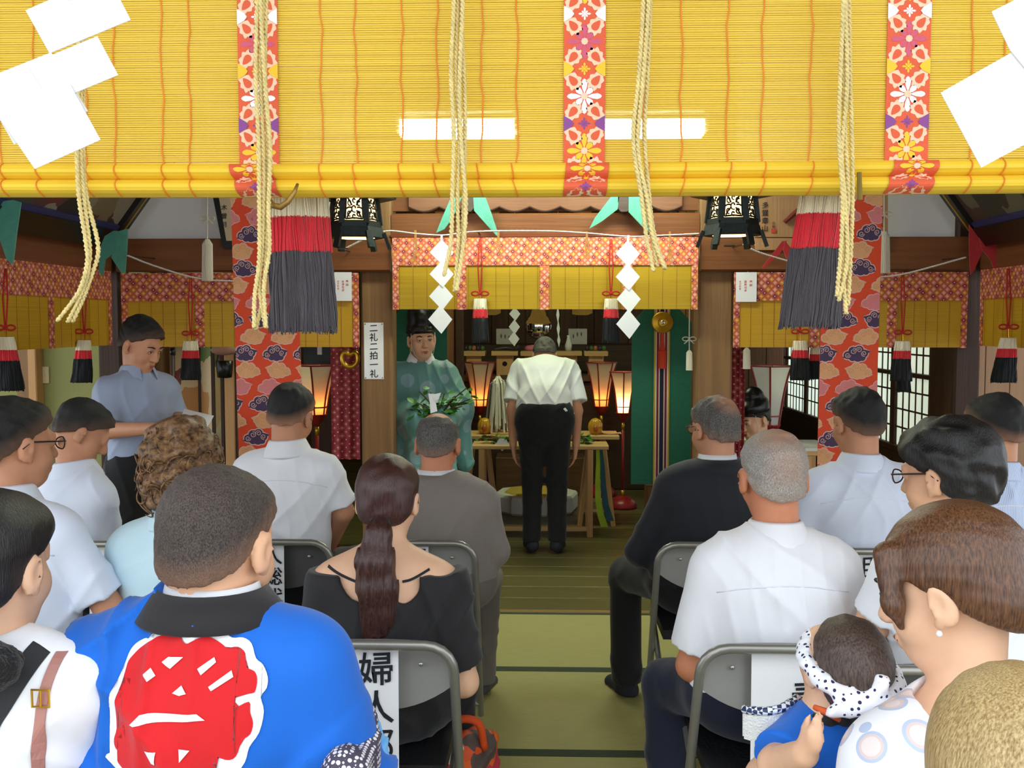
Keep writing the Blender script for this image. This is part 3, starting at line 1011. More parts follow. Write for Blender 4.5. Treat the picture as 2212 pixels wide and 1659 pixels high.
def inner_blind(label, a, b, ztop, zbr, zbot, mbr, mbam, strips, nthread, edge_l=True, edge_r=True):
    """a = (x, y) left end, b = right end; strips in 0..1"""
    A = Vector((a[0], a[1], 0)); B = Vector((b[0], b[1], 0))
    d = (B - A); L = d.length; d.normalize()
    nrm = Vector((d.y, -d.x, 0))
    if nrm.y > .2: nrm = -nrm
    t = thing('bamboo_screen', label, 'blind', ((A.x + B.x) / 2, (A.y + B.y) / 2, zbot), 'inner bamboo screens with brocade tops')
    def slab(u0, u1, z0, z1, off, th):
        p = [A + d * u + nrm * off + Vector((0, 0, z)) for u, z in ((u0, z0), (u1, z0), (u1, z1), (u0, z1))]
        return MB().slab(p, nrm * -th)
    slab(0, L, zbot, zbr + .02, 0, .006).build('bamboo_sheet', mbam, t)
    slab(0, L, zbr, ztop, .008, .006).build('brocade_valance', mbr, t)
    wd = .055
    lst = list(strips)
    for s_ in lst:
        slab(s_ * L - wd / 2, s_ * L + wd / 2, zbot - .002, zbr, .006, .004).build('brocade_strip', mbr, t)
    if edge_l: slab(0, .035, zbot - .002, zbr, .006, .004).build('brocade_strip', mbr, t)
    if edge_r: slab(L - .035, L, zbot - .002, zbr, .006, .004).build('brocade_strip', mbr, t)
    for i in range(nthread):
        u = L * (i + .5) / nthread
        slab(u - .001, u + .001, zbot, zbr, .0016, .001).build('thread', M_TH2, t)
    return t
ZB = za(650, YR - .1)
yb = YR - .09
inner_blind('yellow bamboo screen with brocade top over the central opening', (xa(849, yb), yb), (xa(1506, yb), yb), za(513, yb), za(573, yb), za(668, yb), M_BC, M_BAM3, (.228, .5, .772), 22)
yb2 = YR - .075
inner_blind('bamboo screen with brocade top behind the man in the grey-blue shirt', (xa(264, yb2), yb2), (xa(776, yb2), yb2), za(589, yb2), za(650, yb2), za(750, yb2), M_BX, M_BAM2, (.33, .64), 20)
inner_blind('bamboo screen with brocade top behind the right orange banner', (xa(1584, yb2), yb2), (xa(2088, yb2), yb2), za(589, yb2), za(650, yb2), za(750, yb2), M_BX, M_BAM2, (.35, .68), 20)
inner_blind('bamboo screen with brocade top along the left side', (CLx - .02, 3.2), (CLx - .02, 5.9), 1.875, 1.705, 1.435, M_BY, M_BAM2, (.3, .5, .73), 24)
inner_blind('bamboo screen with brocade top along the right side', (CRx + .02, 5.9), (CRx + .02, 3.2), 1.875, 1.705, 1.435, M_BY, M_BAM2, (.3, .5, .73), 24)

# ------------------------------------------------------------------ small tassels on red cords
def small_tassel(px, cord_py, knot_py, top_py, bot_py, wt, wb, Y, label, lean=0, seed=0, mats=(M_TW, M_TR, M_TK)):
    s = FPX / Y
    top = at(px, top_py, Y)
    L = top.z - za(bot_py, Y)
    t = thing('hanging_tassel', label, 'tassel', top, 'small tassels on red cords')
    tassel_body(t, top, wt / s, wb / s, L, lean / s, 70, (.24, .2), mats, rs=.0022, depth=.6, seed=seed)
    k = at(px, knot_py, Y); c = at(px, cord_py, Y)
    mb = MB()
    for sx in (-1, 1):
        mb.tube([c + Vector((sx * .004, 0, 0)), (c + k) / 2 + Vector((sx * .012, -.004, 0)), k + Vector((sx * .003, 0, 0)), top + Vector((0, 0, -.005))], .004, 5)
        loop = [k + Vector((sx * (.028 + .022 * math.cos(q)), -.006, .012 * math.sin(q))) for q in np.linspace(0, 2 * PI, 12, False)]
        mb.tube(loop, .005, 5, closed=True)
    mb.ball(k, (.013, .01, .011), 8, 6)
    mb.build('cord', M_CORDR, t, smooth=True)
    MB().tube([k + Vector((0, -.004, -.01)), top + Vector((0, -.004, .002))], .003, 5).build('hook', M_GOLD, t)
small_tassel(1037, 516, 634, 645, 740, 24, 36, 5.88, 'small tassel on a red cord left of the middle on the central screen', seed=11)
small_tassel(1320, 516, 634, 645, 740, 24, 36, 5.88, 'small tassel on a red cord right of the middle on the central screen', seed=12)
small_tassel(182, 600, 716, 735, 828, 26, 46, 5.45, 'small black-skirted tassel just left of the man in the grey-blue shirt', -8, 13)
small_tassel(412, 590, 720, 737, 822, 28, 44, 5.885, 'small black-skirted tassel left of the left orange banner', -2, 14)
small_tassel(12, 580, 708, 728, 846, 34, 60, 4.64, 'small black-skirted tassel at the left edge of the view', 8, 15)
small_tassel(1728, 590, 716, 736, 820, 26, 44, 5.885, 'small black-skirted tassel left of the right orange banner', 2, 16)
small_tassel(1950, 590, 718, 737, 822, 28, 44, 5.885, 'small black-skirted tassel in front of the lattice window', -2, 17)
small_tassel(2178, 580, 706, 730, 824, 30, 52, 5.3, 'small black-skirted tassel at the right edge of the view', -8, 18)
small_tassel(1760, 570, 735, 748, 818, 16, 30, 6.05, 'farther small tassel beyond the right orange banner', 3, 19)
small_tassel(1952, 570, 745, 770, 845, 18, 28, 6.05, 'farther small tassel hanging lower before the lattice window', 3, 20)

# ------------------------------------------------------------------ orange cloud banners
M_OR = mat('orange_silk', '#e2471a', .7, (120, 120, 120), .1, sheen=.2)
M_CLC = mat('cloud_cream', '#e6a873', .7, (200, 200, 200), .1)
M_CLP = mat('cloud_pink', '#e08282', .7, (200, 200, 200), .1)
M_CLD = mat('cloud_purple', '#4a3652', .7, (200, 200, 200), .12)
M_CLO = mat('cloud_outline', '#e2b7ac', .7, (200, 200, 200), .06)
M_CLS = mat('cloud_swirl_gold', '#c98a5a', .7, (200, 200, 200), .06)
BANM = [M_OR, M_CLO, M_CLC, M_CLP, M_CLD, M_CLS]
def cloud_banner(cpx, wpx, Y, label, lean=0.0, ztop=2.75, zbot=.55):
    s = FPX / Y
    cx = xa(cpx, Y); hw = wpx / s / 2
    t = thing('brocade_banner', label, 'banner', (cx, Y, zbot), 'orange cloud-patterned banners')
    def P(u, v, l):
        return (cx + u + lean * (1.57 - v), Y - l + .006 * math.sin(u * 18 + v * 2), v)
    mb = MB(); nz = 24; nu = 8
    g = [[P(-hw + 2 * hw * j / nu, zbot + (ztop - zbot) * i / nz, 0) for j in range(nu + 1)] for i in range(nz + 1)]
    vs = [q for r in g for q in r]
    vs2 = [(x, y + .003, z) for x, y, z in vs]
    nn = len(vs)
    fs = []
    for i in range(nz):
        for j in range(nu):
            a = i * (nu + 1) + j
            fs.append((a, a + 1, a + nu + 2, a + nu + 1)); fs.append((nn + a + nu + 1, nn + a + nu + 2, nn + a + 1, nn + a))
    for i in range(nz):
        a = i * (nu + 1); fs.append((a, a + nu + 1, nn + a + nu + 1, nn + a))
        a = i * (nu + 1) + nu; fs.append((a + nu + 1, a, nn + a, nn + a + nu + 1))
    mb.add(vs + vs2, fs)
    mb.build('cloth', M_OR, t)
    MB().tube([(cx - hw - .03 + lean * (1.57 - ztop), Y, ztop), (cx + hw + .03 + lean * (1.57 - ztop), Y, ztop)], .012, 8).build('hanging_rod', M_DARK, t)
    for sx in (-1, 1):
        MB().tube([(cx + sx * hw * .7 + lean * (1.57 - ztop), Y, ztop), (cx + sx * hw * .7 + lean * (1.57 - ztop), Y, 3.7)], .004, 5).build('hanging_cord', M_CORDR, t)
    mb = MB()
    def disc(x, y, r, m, l, n=16, sy=1.0):
        mb.m = m
        pts = []
        for k in range(n):
            a = 2 * PI * k / n
            pts.append((min(max(x + r * math.cos(a), -hw), hw), y + r * sy * math.sin(a)))
        poly2(mb, pts, P, l)
    def ribbon(pts, wdt, m, l):
        mb.m = m
        for (x0, y0), (x1, y1) in zip(pts[:-1], pts[1:]):
            if abs(x0) > hw or abs(x1) > hw: continue
            L = math.hypot(x1 - x0, y1 - y0) + 1e-9
            nx, ny = -(y1 - y0) / L * wdt, (x1 - x0) / L * wdt
            mb.add([P(x0 + nx, y0 + ny, l), P(x0 - nx, y0 - ny, l), P(x1 - nx, y1 - ny, l), P(x1 + nx, y1 + ny, l)], [(0, 1, 2, 3)])
    D = [(-.30, -.04, .15), (-.12, .10, .17), (.08, .15, .16), (.25, .02, .15), (.05, -.08, .2), (-.13, -.12, .14), (.2, -.13, .12)]
    def cloud(x, y, wv, kind, fl):
        m = {'c': 2, 'p': 3, 'd': 4}[kind]
        for dx, dy, r in D:
            disc(x + fl * dx * wv, y + dy * wv, r * wv + (.0038 if kind == 'd' else .0022), 1, .0008)
        for dx, dy, r in D:
            disc(x + fl * dx * wv, y + dy * wv, r * wv - .001, m, .0014)
        for sx, sy in ((-.5, -.13), (.5, .1)):
            tip = (x + fl * sx * wv, y + sy * wv)
            base = (x + fl * sx * .45 * wv, y + sy * .5 * wv)
            for m_, wdt, l in ((1, .022, .0007), (m, .016, .0013)):
                mb.m = m_
                pts = [(base[0], base[1] + wdt), tip, (base[0], base[1] - wdt)]
                pts = [(min(max(q[0], -hw), hw), q[1]) for q in pts]
                poly2(mb, pts, P, l)
        sm = 1 if kind == 'd' else 5
        for dx, dy, r in D[:4]:
            sp = [(x + fl * dx * wv + (.25 + .75 * q) * r * wv * .7 * math.cos(q * 9 + dx * 9), y + dy * wv + (.25 + .75 * q) * r * wv * .7 * math.sin(q * 9 + dx * 9)) for q in np.linspace(0, 1, 12)]
            ribbon(sp, .0014 if kind == 'd' else .0008, sm, .002)
    seq = ['d', 'c', 'd', 'p', 'c', 'd', 'c', 'p'] if True else []
    step = .082; i = 0; z = zbot + .05
    rr = random.Random(int(cpx))
    while z < ztop - .05:
        k = 'dcpcdcdp'[i % 8] if False else 'dcdpc'[i % 5]
        ox = (-.5 if i % 2 else 0) * .152 + .018 * math.sin(i * 2.1)
        for j in (-1, 0, 1, 2):
            x = ox + (j - .0) * .152 + (.02 if i % 3 else -.03)
            if abs(x) < hw + .05:
                cloud(x, z, .135, k, 1 if (i % 3) else -1)
        z += step; i += 1
    mb.build('woven_clouds', BANM, t, fix=False)
cloud_banner(577, 143, 4.8, 'orange brocade banner with clouds, left, behind the man with cropped black hair', lean=.018)
cloud_banner(1836, 122, 4.8, 'orange brocade banner with clouds, right, beside the lattice window', lean=-.01)

# ------------------------------------------------------------------ ribbons on the beams
M_TEAL = mat('teal_silk', '#4f9a86', .6, (20, 20, 20), .15, .3, (30, 30, 30), sheen=.3)
M_REDS = mat('red_silk', '#b01e24', .65, (20, 20, 20), .15, .3, (30, 30, 30), sheen=.3)
def ribbon_pair(polys, Y, label, m, group):
    pts = [q for p in polys for q in p]
    c = at(pts[0][0], pts[0][1], Y)
    t = thing('silk_ribbon', label, 'ribbon', c, group)
    for i, pl in enumerate(polys):
        MB().slab([at(x, y, Y - .006 * i) for x, y in pl], (0, .008, 0)).build('ribbon_tail', m, t)
    return t
M_BRK = wood('bracket_wood', '#4b3a34', 'x')
ribbon_pair([[(975, 425), (1000, 420), (978, 470), (960, 495), (942, 503), (955, 470)], [(1022, 424), (1048, 424), (1062, 462), (1074, 498), (1076, 512), (1064, 500), (1024, 455)]], 5.9, 'teal silk ribbon with two pointed tails, left of the middle of the central beam', M_TEAL, 'teal ribbons on the beams')
ribbon_pair([[(1320, 425), (1338, 422), (1334, 452), (1300, 478), (1273, 494), (1285, 470)], [(1358, 424), (1384, 424), (1398, 462), (1408, 500), (1396, 498), (1358, 458)]], 5.9, 'teal silk ribbon with two pointed tails, right of the middle of the central beam', M_TEAL, 'teal ribbons on the beams')
for px, side in ((1011, 'left'), (1347, 'right')):
    c = at(px, 440, 5.93)
    poly = [(c.x + dx, 5.9, c.z + dz) for dx, dz in ((-.035, .06), (.035, .06), (.035, -.03), (.018, -.05), (-.018, -.05), (-.035, -.03))]
    tag(MB().slab(poly, (0, .09, 0)).build('beam_bracket', M_BRK), 'dark wooden bracket on the central beam behind the %s teal ribbon' % side, 'bracket')
ribbon_pair([[(-10, 436), (28, 432), (45, 437), (36, 500), (27, 572), (14, 560), (-10, 490)]], 4.5, 'teal silk ribbon at the left edge of the view', M_TEAL, 'teal ribbons on the beams')
ribbon_pair([[(216, 535), (226, 510), (246, 498), (262, 500), (248, 545), (228, 560), (222, 596), (213, 588)], [(246, 502), (276, 494), (274, 540), (270, 590), (262, 590), (240, 556), (250, 530)]], 5.6, 'teal silk ribbon beside the left end of the white cord', M_TEAL, 'teal ribbons on the beams')
ribbon_pair([[(1660, 560), (1690, 521), (1700, 520), (1694, 536), (1684, 548), (1650, 580), (1646, 578)], [(1696, 520), (1712, 540), (1718, 570), (1702, 566), (1692, 540)]], 5.8, 'red silk ribbon under the wooden plaque', M_REDS, 'red ribbons on the beams')
ribbon_pair([[(2094, 485), (2110, 490), (2128, 520), (2120, 550), (2104, 584), (2097, 594), (2094, 540)], [(2108, 488), (2140, 505), (2164, 545), (2160, 586), (2152, 596), (2140, 560), (2122, 540)]], 5.75, 'red silk ribbon at the right beam', M_REDS, 'red ribbons on the beams')

# ------------------------------------------------------------------ white cord and paper zigzags
M_CORDW = mat('white_cord', '#dcd8d0', .8, (200, 200, 200), .1)
def white_cord(px, Y, label):
    mb = MB()
    twisted(mb, curve_pts([at(x, y, Y) for x, y in px], 6), .007, .03)
    o = tag(mb.build('white_cord', M_CORDW, smooth=True), label, 'cord', 'white cords along the beams')
    for x, y in (px[0], px[-1], px[len(px) // 2]):
        p = at(x, y, Y)
        MB().tube([p, p + Vector((0, 6.01 - Y, .01))], .004, 5).build('peg', M_DARK, o)
white_cord([(276, 552), (330, 573), (420, 600), (500, 607), (590, 605)], 5.55, 'white cord sagging from the left beam to the left orange banner')
white_cord([(740, 540), (790, 515), (836, 499), (900, 505), (960, 508), (1030, 500), (1175, 499), (1260, 503), (1360, 511), (1440, 508), (1510, 505)], 5.72, 'white cord strung across the central opening')
white_cord([(1606, 528), (1640, 545), (1710, 566), (1800, 590), (1890, 598), (1960, 590), (2086, 556)], 5.62, 'white cord sagging at the right beam')
def shide(px, tops, w_, Y, label, group):
    c = at(px, tops[0], Y)
    t = thing('zigzag_paper', label, 'paper streamer', c, group)
    s = FPX / Y
    for i, (cy, dx, h_) in enumerate(tops[1:]):
        q = [at(px + dx, cy - h_ / 2, Y), at(px + dx + w_ / 2, cy - .0 * h_, Y), at(px + dx + .05 * w_, cy + h_ / 2, Y), at(px + dx - w_ / 2, cy, Y)]
        MB().slab([v + Vector((0, -.003 * (i % 2), 0)) for v in q], (0, .0015, 0)).build('paper_fold', M_PAPER2, t)
    if Y > 9: MB().tube([at(px, tops[0], Y), (at(px, tops[0], Y).x, Y, 3.7)], .002, 4).build('string', M_CORDW, t)
    MB().bar(at(px, tops[0], Y), at(px + tops[1][1], tops[1][0] - tops[1][2] * .4, Y), .012, .002, (0, 1, 0)).build('paper_strip', M_PAPER2, t)
shide(954, [508, (545, 0, 56), (592, 0, 58), (640, -1, 60), (690, -3, 62)], 52, 5.712, 'white zigzag paper hanging over the standing priest', 'small zigzag papers on the white cord')
shide(1358, [508, (548, -2, 58), (598, -2, 60), (646, 0, 60), (700, -1, 64)], 52, 5.712, 'white zigzag paper hanging near the green banner', 'small zigzag papers on the white cord')
shide(1112, [650, (678, 0, 30), (706, -1, 32), (732, -2, 32)], 24, 9.4, 'small white zigzag paper left of the round mirror', 'small zigzag papers at the altar')
shide(1205, [650, (680, 0, 40), (710, 1, 40), (735, 2, 30)], 7, 9.4, 'narrow edge-on zigzag paper right of the round mirror', 'small zigzag papers at the altar')
# straw wisps on the white cord
for px, y0, y1, side in ((897, 497, 580, 'over the left end'), (1078, 500, 566, 'left of the middle'), (1268, 500, 572, 'right of the middle'), (1447, 500, 580, 'over the right end')):
    mb = MB()
    for k in range(7):
        mb.tube([at(px + random.uniform(-2, 2), y0, 5.715), at(px + random.uniform(-5, 5), (y0 + y1) / 2, 5.715), at(px + random.uniform(-10, 12), y1 - random.uniform(0, 18), 5.715)], .0016, 4)
    tag(mb.build('straw_wisp', mat('dry_straw', '#b8864a', .8)), 'wisp of dry straw on the white cord, %s of the central screen' % side, 'straw', 'straw wisps on the white cord')

# ------------------------------------------------------------------ bronze hanging lanterns
M_BRZ = mat('dark_bronze', '#26302e', .5, (30, 30, 30), .25, .2, (60, 60, 60), metal=.4)
M_LGLOW = glow('lantern_glow', '#ffcf90', 1.5)
def lantern(cpx, cpy, Y, label, rot):
    c = at(cpx, cpy, Y)     # centre of the body
    t = thing('hanging_lantern', label, 'lantern', (c.x, c.y, c.z - .12), 'bronze hanging lanterns')
    R = .125
    def hexr(r, z, n=6):
        return [(c.x + r * math.cos(2 * PI * k / n + rot), c.y + r * math.sin(2 * PI * k / n + rot), c.z + z) for k in range(n)]
    lo, hi = hexr(R * 1.02, -.06), hexr(R * .88, .09)
    mb = MB()
    for k in range(6):
        mb.bar(lo[k], hi[k], .028, .028, (0, 1, 0))
        mb.bar(lo[k], lo[(k + 1) % 6], .02, .035); mb.bar(hi[k], hi[(k + 1) % 6], .02, .03)
    mb.build('frame', M_BRZ, t)
    mb = MB().lathe([(R * .9, -.055), (R * .8, .085)], c, 6, rot=rot)
    mb.build('glowing_paper', M_LGLOW, t)
    # pierced screens: curling petals of metal
    for k in range(6):
        A, B, C_, D_ = Vector(lo[k]), Vector(lo[(k + 1) % 6]), Vector(hi[(k + 1) % 6]), Vector(hi[k])
        def Q(u, v):
            return A.lerp(B, u).lerp(D_.lerp(C_, u), v)
        mb = MB()
        nrm = (B - A).cross(D_ - A).normalized() * .004
        for (cu, cv, r0) in ((.5, .52, .13), (.3, .35, .1), (.7, .35, .1), (.3, .72, .1), (.7, .72, .1), (.5, .25, .08), (.5, .8, .08)):
            mb.tube([Q(cu + r0 * math.cos(a) * (.4 + .6 * a / 5), cv + r0 * 1.1 * math.sin(a) * (.4 + .6 * a / 5)) for a in np.linspace(0, 5.2, 12)], .0042, 4)
        for u0, v0, u1, v1 in ((.14, .16, .86, .16), (.14, .9, .86, .9), (.14, .16, .14, .9), (.86, .16, .86, .9), (.14, .5, .38, .55), (.62, .55, .86, .5), (.2, .2, .4, .45), (.8, .2, .6, .45), (.2, .88, .4, .62), (.8, .88, .6, .62)):
            mb.tube([Q(u0, v0), Q((u0 + u1) / 2, (v0 + v1) / 2 + .03), Q(u1, v1)], .0045, 4)
        mb.build('pierced_screen', M_BRZ, t)
    # skirt below with six splayed feet
    mb = MB().lathe([(R * 1.0, -.06), (R * 1.12, -.075), (R * 1.22, -.125), (R * 1.1, -.13), (R * .9, -.10)], c, 6, rot=rot)
    mb.build('base_skirt', M_BRZ, t)
    MB().lathe([(R * .8, -.128), (R * .8, -.122)], c, 6, rot=rot).build('base_glow', M_LGLOW, t)
    f0, f1 = hexr(R * 1.18, -.10), hexr(R * 1.42, -.185)
    for k in range(6):
        MB().bar(f0[k], f1[k], .032, .018, (0, 0, 1)).build('foot', M_BRZ, t)
    MB().lathe([(.001, 0), (.028, .001), (.028, .006), (.001, .007)], (c.x - .04, c.y - R * 1.2, c.z - .195), 6).build('drip_pendant', M_BRZ, t)
    # roof above and chain
    MB().lathe([(R * 1.7, .075), (R * 1.72, .09), (R * .9, .15), (R * .35, .19), (.02, .2)], c, 6, rot=rot).build('roof', M_BRZ, t)
    for k in range(6):
        a = Vector(hexr(R * 1.6, .085)[k]); b = Vector(hexr(R * 1.85, .11)[k])
        MB().bar(a, b, .03, .012).build('eave_tip', M_BRZ, t)
    MB().tube([(c.x, c.y, c.z + .2), (c.x, c.y, 3.7)], .006, 6).build('chain', M_BRZ, t)
    return t
lantern(768, 462, 5.25, 'glowing bronze lantern at the top of the left pillar', .12)
lantern(1582, 456, 5.25, 'glowing bronze lantern at the top of the right pillar', -.14)

# ------------------------------------------------------------------ notices, tags, cream tassels
def notice(px0, py0, px1, py1, Y, label, chars=None, size=.05, name='paper_notice', cat='notice', ink=None, cols=None, pins=True):
    a = at(px0, py0, Y); b = at(px1, py1, Y)
    t = thing(name, label, cat, ((a.x + b.x) / 2, Y, b.z))
    sheet = MB().slab([(a.x, Y, b.z), (b.x, Y, b.z), (b.x, Y, a.z), (a.x, Y, a.z)], (0, .0015, 0)).build('sheet', M_PAPER2, t)
    mb = MB()
    if chars:
        n = len(chars); H = a.z - b.z
        write(mb, chars, ((a.x + b.x) / 2, Y - .0012, a.z - H * .5 / n - H * .01), size, H * .97 / n)
        mb.build('lettering', ink or M_INK, sheet, fix=False)
    for cx_, chs, sz in (cols or []):
        mb = MB(); H = a.z - b.z
        write(mb, chs, (a.x + (b.x - a.x) * cx_, Y - .0012, a.z - H * .32), sz, sz * 1.15)
        mb.build('lettering', M_REDINK, sheet, fix=False)
    if pins:
        for x in (a.x + .008, b.x - .008):
            for z in (a.z - .008, b.z + .008):
                MB().ball((x, Y - .002, z), (.004, .002, .004), 8, 4).build('pin', M_BRONZE, sheet)
    return t
notice(786, 697, 829, 819, YR - .003, 'white notice with black brushed characters on the left pillar', '二礼二拍一礼', .052)
notice(722, 588, 760, 650, yb2 - .02, 'white tag with red writing pinned on the left screen', name='paper_tag', cat='tag', cols=[(.74, '奉納', .017), (.5, '会津元卓', .015), (.22, '氏子町会', .012)], pins=False)
notice(1590, 588, 1634, 652, yb2 - .02, 'white tag with red writing pinned on the right screen', name='paper_tag', cat='tag', cols=[(.72, '奉納', .017), (.46, '国府元卓', .015), (.2, '氏子町会', .012)], pins=False)
M_CT = mat('cream_tassel', '#d9d3bd', .8, (200, 200, 20), .12)
def cream_tassel(px, y0, y1, ytop, w_, Y, label, bow=True, zhang=3.7):
    t = thing('cream_tassel', label, 'tassel', at(px, y0, Y), 'small cream tassels')
    s = FPX / Y
    top = at(px, y0, Y); bot = at(px, y1, Y)
    mb = MB()
    for k in range(26):
        a = 2 * PI * k / 26
        r0, r1 = w_ / s * .32, w_ / s * .5
        mb.tube([top + Vector((r0 * .5 * math.cos(a), r0 * .5 * math.sin(a), 0)), top.lerp(bot, .12) + Vector((r1 * math.cos(a), r1 * math.sin(a), 0)), bot + Vector((r1 * 1.1 * math.cos(a), r1 * 1.1 * math.sin(a), 0))], .003, 4)
    mb.lathe([(w_ / s * .2, 0), (w_ / s * .45, top.z - bot.z - .02), (w_ / s * .15, top.z - bot.z)], bot, 10)
    mb.build('fringe', M_CT, t)
    mb = MB().tube([top, at(px, ytop, Y), (at(px, ytop, Y).x, Y, zhang)], .0035, 5)
    if bow:
        k_ = at(px, y0 - (y0 - ytop) * .45, Y)
        for sx in (-1, 1):
            mb.tube([k_ + Vector((sx * (.022 + .02 * math.cos(q)), 0, .012 * math.sin(q) + .004)) for q in np.linspace(0, 2 * PI, 10, False)], .003, 4, closed=True)
            mb.tube([k_, k_ + Vector((sx * .03, 0, -.025))], .003, 4)
    mb.build('cord', M_CT, t)
cream_tassel(448, 517, 607, 420, 20, 5.5, 'cream tassel with a bow above the white cord, left')
cream_tassel(1910, 500, 590, 420, 20, 5.5, 'cream tassel with a bow above the white cord, right')
cream_tassel(1489, 757, 800, 705, 11, 6.06, 'small cream tassel between the green banner and the right pillar', True, 2.12)
cream_tassel(1613, 752, 797, 740, 13, 6.045, 'small cream tassel below the right screen', False, 1.95)
# golden ring and red brocade cloth by the left pillar
M_RB = brocade('crimson_brocade', 0, .05, '#a02c3a', ('#b04a50', '#9a3040', '#b86058', '#98283a', '#b05a54'))
def hung_cloth(px0, py0, px1, py1, Y, label, m):
    a = at(px0, py0, Y); b = at(px1, py1, Y)
    t = thing('brocade_cloth', label, 'cloth', ((a.x + b.x) / 2, Y, b.z), 'crimson brocade cloths')
    mb = MB(); n = 16
    pts = [(a.x + (b.x - a.x) * i / n, Y + .012 * math.sin(i * 1.1)) for i in range(n + 1)]
    z1 = za(590, Y)
    mb.add([(x, y, b.z) for x, y in pts] + [(x, y, z1) for x, y in pts] + [(x, y + .004, b.z) for x, y in pts] + [(x, y + .004, z1) for x, y in pts],
           [(i, i + 1, n + 2 + i, n + 1 + i) for i in range(n)] + [(2 * n + 3 + i, 2 * n + 2 + i, 3 * n + 3 + i, 3 * n + 4 + i) for i in range(n)])
    mb.build('cloth', m, t, smooth=True)
    MB().tube([(a.x - .01, Y, z1), (b.x + .01, Y, z1)], .008, 6).build('rod', M_DARK, t)
    for x in (a.x, b.x):
        MB().tube([(x, Y, z1), (x, Y, 3.7)], .004, 5).build('hanging_cord', M_DARK, t)
hung_cloth(714, 755, 779, 992, 6.3, 'crimson patterned brocade cloth hanging left of the left pillar', M_RB)
hung_cloth(1580, 755, 1606, 1000, 6.3, 'crimson patterned brocade cloth hanging right of the right pillar', M_RB)
c = at(756, 774, 6.18)
tag(MB().tube([(c.x + .05 * math.cos(a), c.y, c.z + .053 * math.sin(a) - (.03 * math.exp(-((a - PI / 2) / .5) ** 2))) for a in np.linspace(0, 2 * PI, 28, False)], .015, 8, closed=True).build('gold_ring', M_GOLD, smooth=True), 'gold heart-shaped ring ornament on the crimson cloth', 'ornament')

# ------------------------------------------------------------------ pictures
def blotch(name, cols, sc):
    N = NT(name)
    tc = N.n('ShaderNodeTexCoord')
    nz = N.n('ShaderNodeTexNoise', i_Scale=6.0, i_Detail=3.0); N.l(tc.outputs['Object'], nz.inputs[0])
    mx = N.n('ShaderNodeMix'); mx.data_type = 'VECTOR'; mx.inputs[0].default_value = .18
    N.l(tc.outputs['Object'], mx.inputs[4]); N.l(nz.outputs['Color'], mx.inputs[5])
    v = N.n('ShaderNodeTexVoronoi', i_Scale=sc); N.l(mx.outputs[1], v.inputs['Vector'])
    sp = N.n('ShaderNodeSeparateColor'); N.l(v.outputs['Color'], sp.inputs[0])
    cr = N.n('ShaderNodeValToRGB'); cr.color_ramp.interpolation = 'CONSTANT'; N.l(sp.outputs[0], cr.inputs[0])
    els = cr.color_ramp.elements
    els[0].color = (*lin(cols[0]), 1); els[1].position = 1 / len(cols); els[1].color = (*lin(cols[1]), 1)
    for i in range(2, len(cols)):
        e = els.new(i / len(cols)); e.color = (*lin(cols[i]), 1)
    N.l(cr.outputs[0], N.b.inputs['Base Color']); N.b.inputs['Roughness'].default_value = .6
    return N.m
def side_picture(sx, label, cols):
    xb = (CLx + .04) if sx < 0 else (CRx - .04)
    lo = Vector((xb, 0, 2.06)); up = Vector((-sx * .55, 0, .74)).normalized()
    H = .9; y0, y1 = 3.4, 5.82
    nrm = Vector((-sx * .74, 0, -.55)).normalized()
    t = thing('framed_picture', label, 'picture', (xb, (y0 + y1) / 2, 2.06), 'tilted pictures over the side beams')
    def quad(u0, u1, v0, v1, off, th, m, name):
        p = [lo + Vector((0, y, 0)) + up * v + nrm * off for y, v in ((u0, v0), (u1, v0), (u1, v1), (u0, v1))]
        MB().slab(p, nrm * -th).build(name, m, t)
    quad(y0, y1, 0, H, 0, .02, blotch('picture_%s' % ('l' if sx < 0 else 'r'), cols, 7), 'painting')
    fm = mat('black_frame', '#17130f', .35)
    quad(y0 - .02, y1 + .02, -.05, .07, .03, .05, fm, 'frame_rail'); quad(y0 - .02, y1 + .02, H - .07, H + .02, .03, .05, fm, 'frame_rail')
    quad(y1 - .07, y1 + .03, 0, H, .03, .05, fm, 'frame_rail'); quad(y0 - .03, y0 + .07, 0, H, .03, .05, fm, 'frame_rail')
    quad(y0, y1, .07, .10, .02, .03, mat('blue_border', '#2e3262', .5), 'blue_border')
    quad(y1 - .025, y1 - .015, 0, H, .034, .004, M_GOLD, 'gilt_line')
side_picture(-1, 'dark-framed colourful painting tilted over the left beam', ['#5a3434', '#3b2a28', '#8a8070', '#6a2e30', '#4a4438', '#7a6a50', '#2c2624'])
side_picture(1, 'dark-framed greenish painting tilted over the right beam', ['#4a4a38', '#3a3830', '#58584a', '#2a3a36', '#4c3430', '#66604c'])
# calligraphy frame
c0 = [at(446, 425, 5.9), at(496, 425, 5.88), at(503, 545, 5.95), at(484, 545, 5.97)]
t = thing('calligraphy_frame', 'dark-framed cream calligraphy sheet leaning beside the left orange banner', 'picture', c0[3])
q = [at(x, y, 5.9) for x, y in ((455, 400), (560, 400), (570, 536), (481, 536))]
MB().slab(q, (0, .03, 0)).build('frame', M_BLACK, t)
q = [at(x, y, 5.892) for x, y in ((469, 405), (550, 405), (560, 520), (489, 520))]
MB().slab(q, (0, .01, 0)).build('sheet', mat('cream_sheet', '#cdb89a', .8), t)
mb = MB(); write(mb, '木曽月', at(484, 448, 5.885), .035, .05); mb.build('lettering', M_INK, t, fix=False)
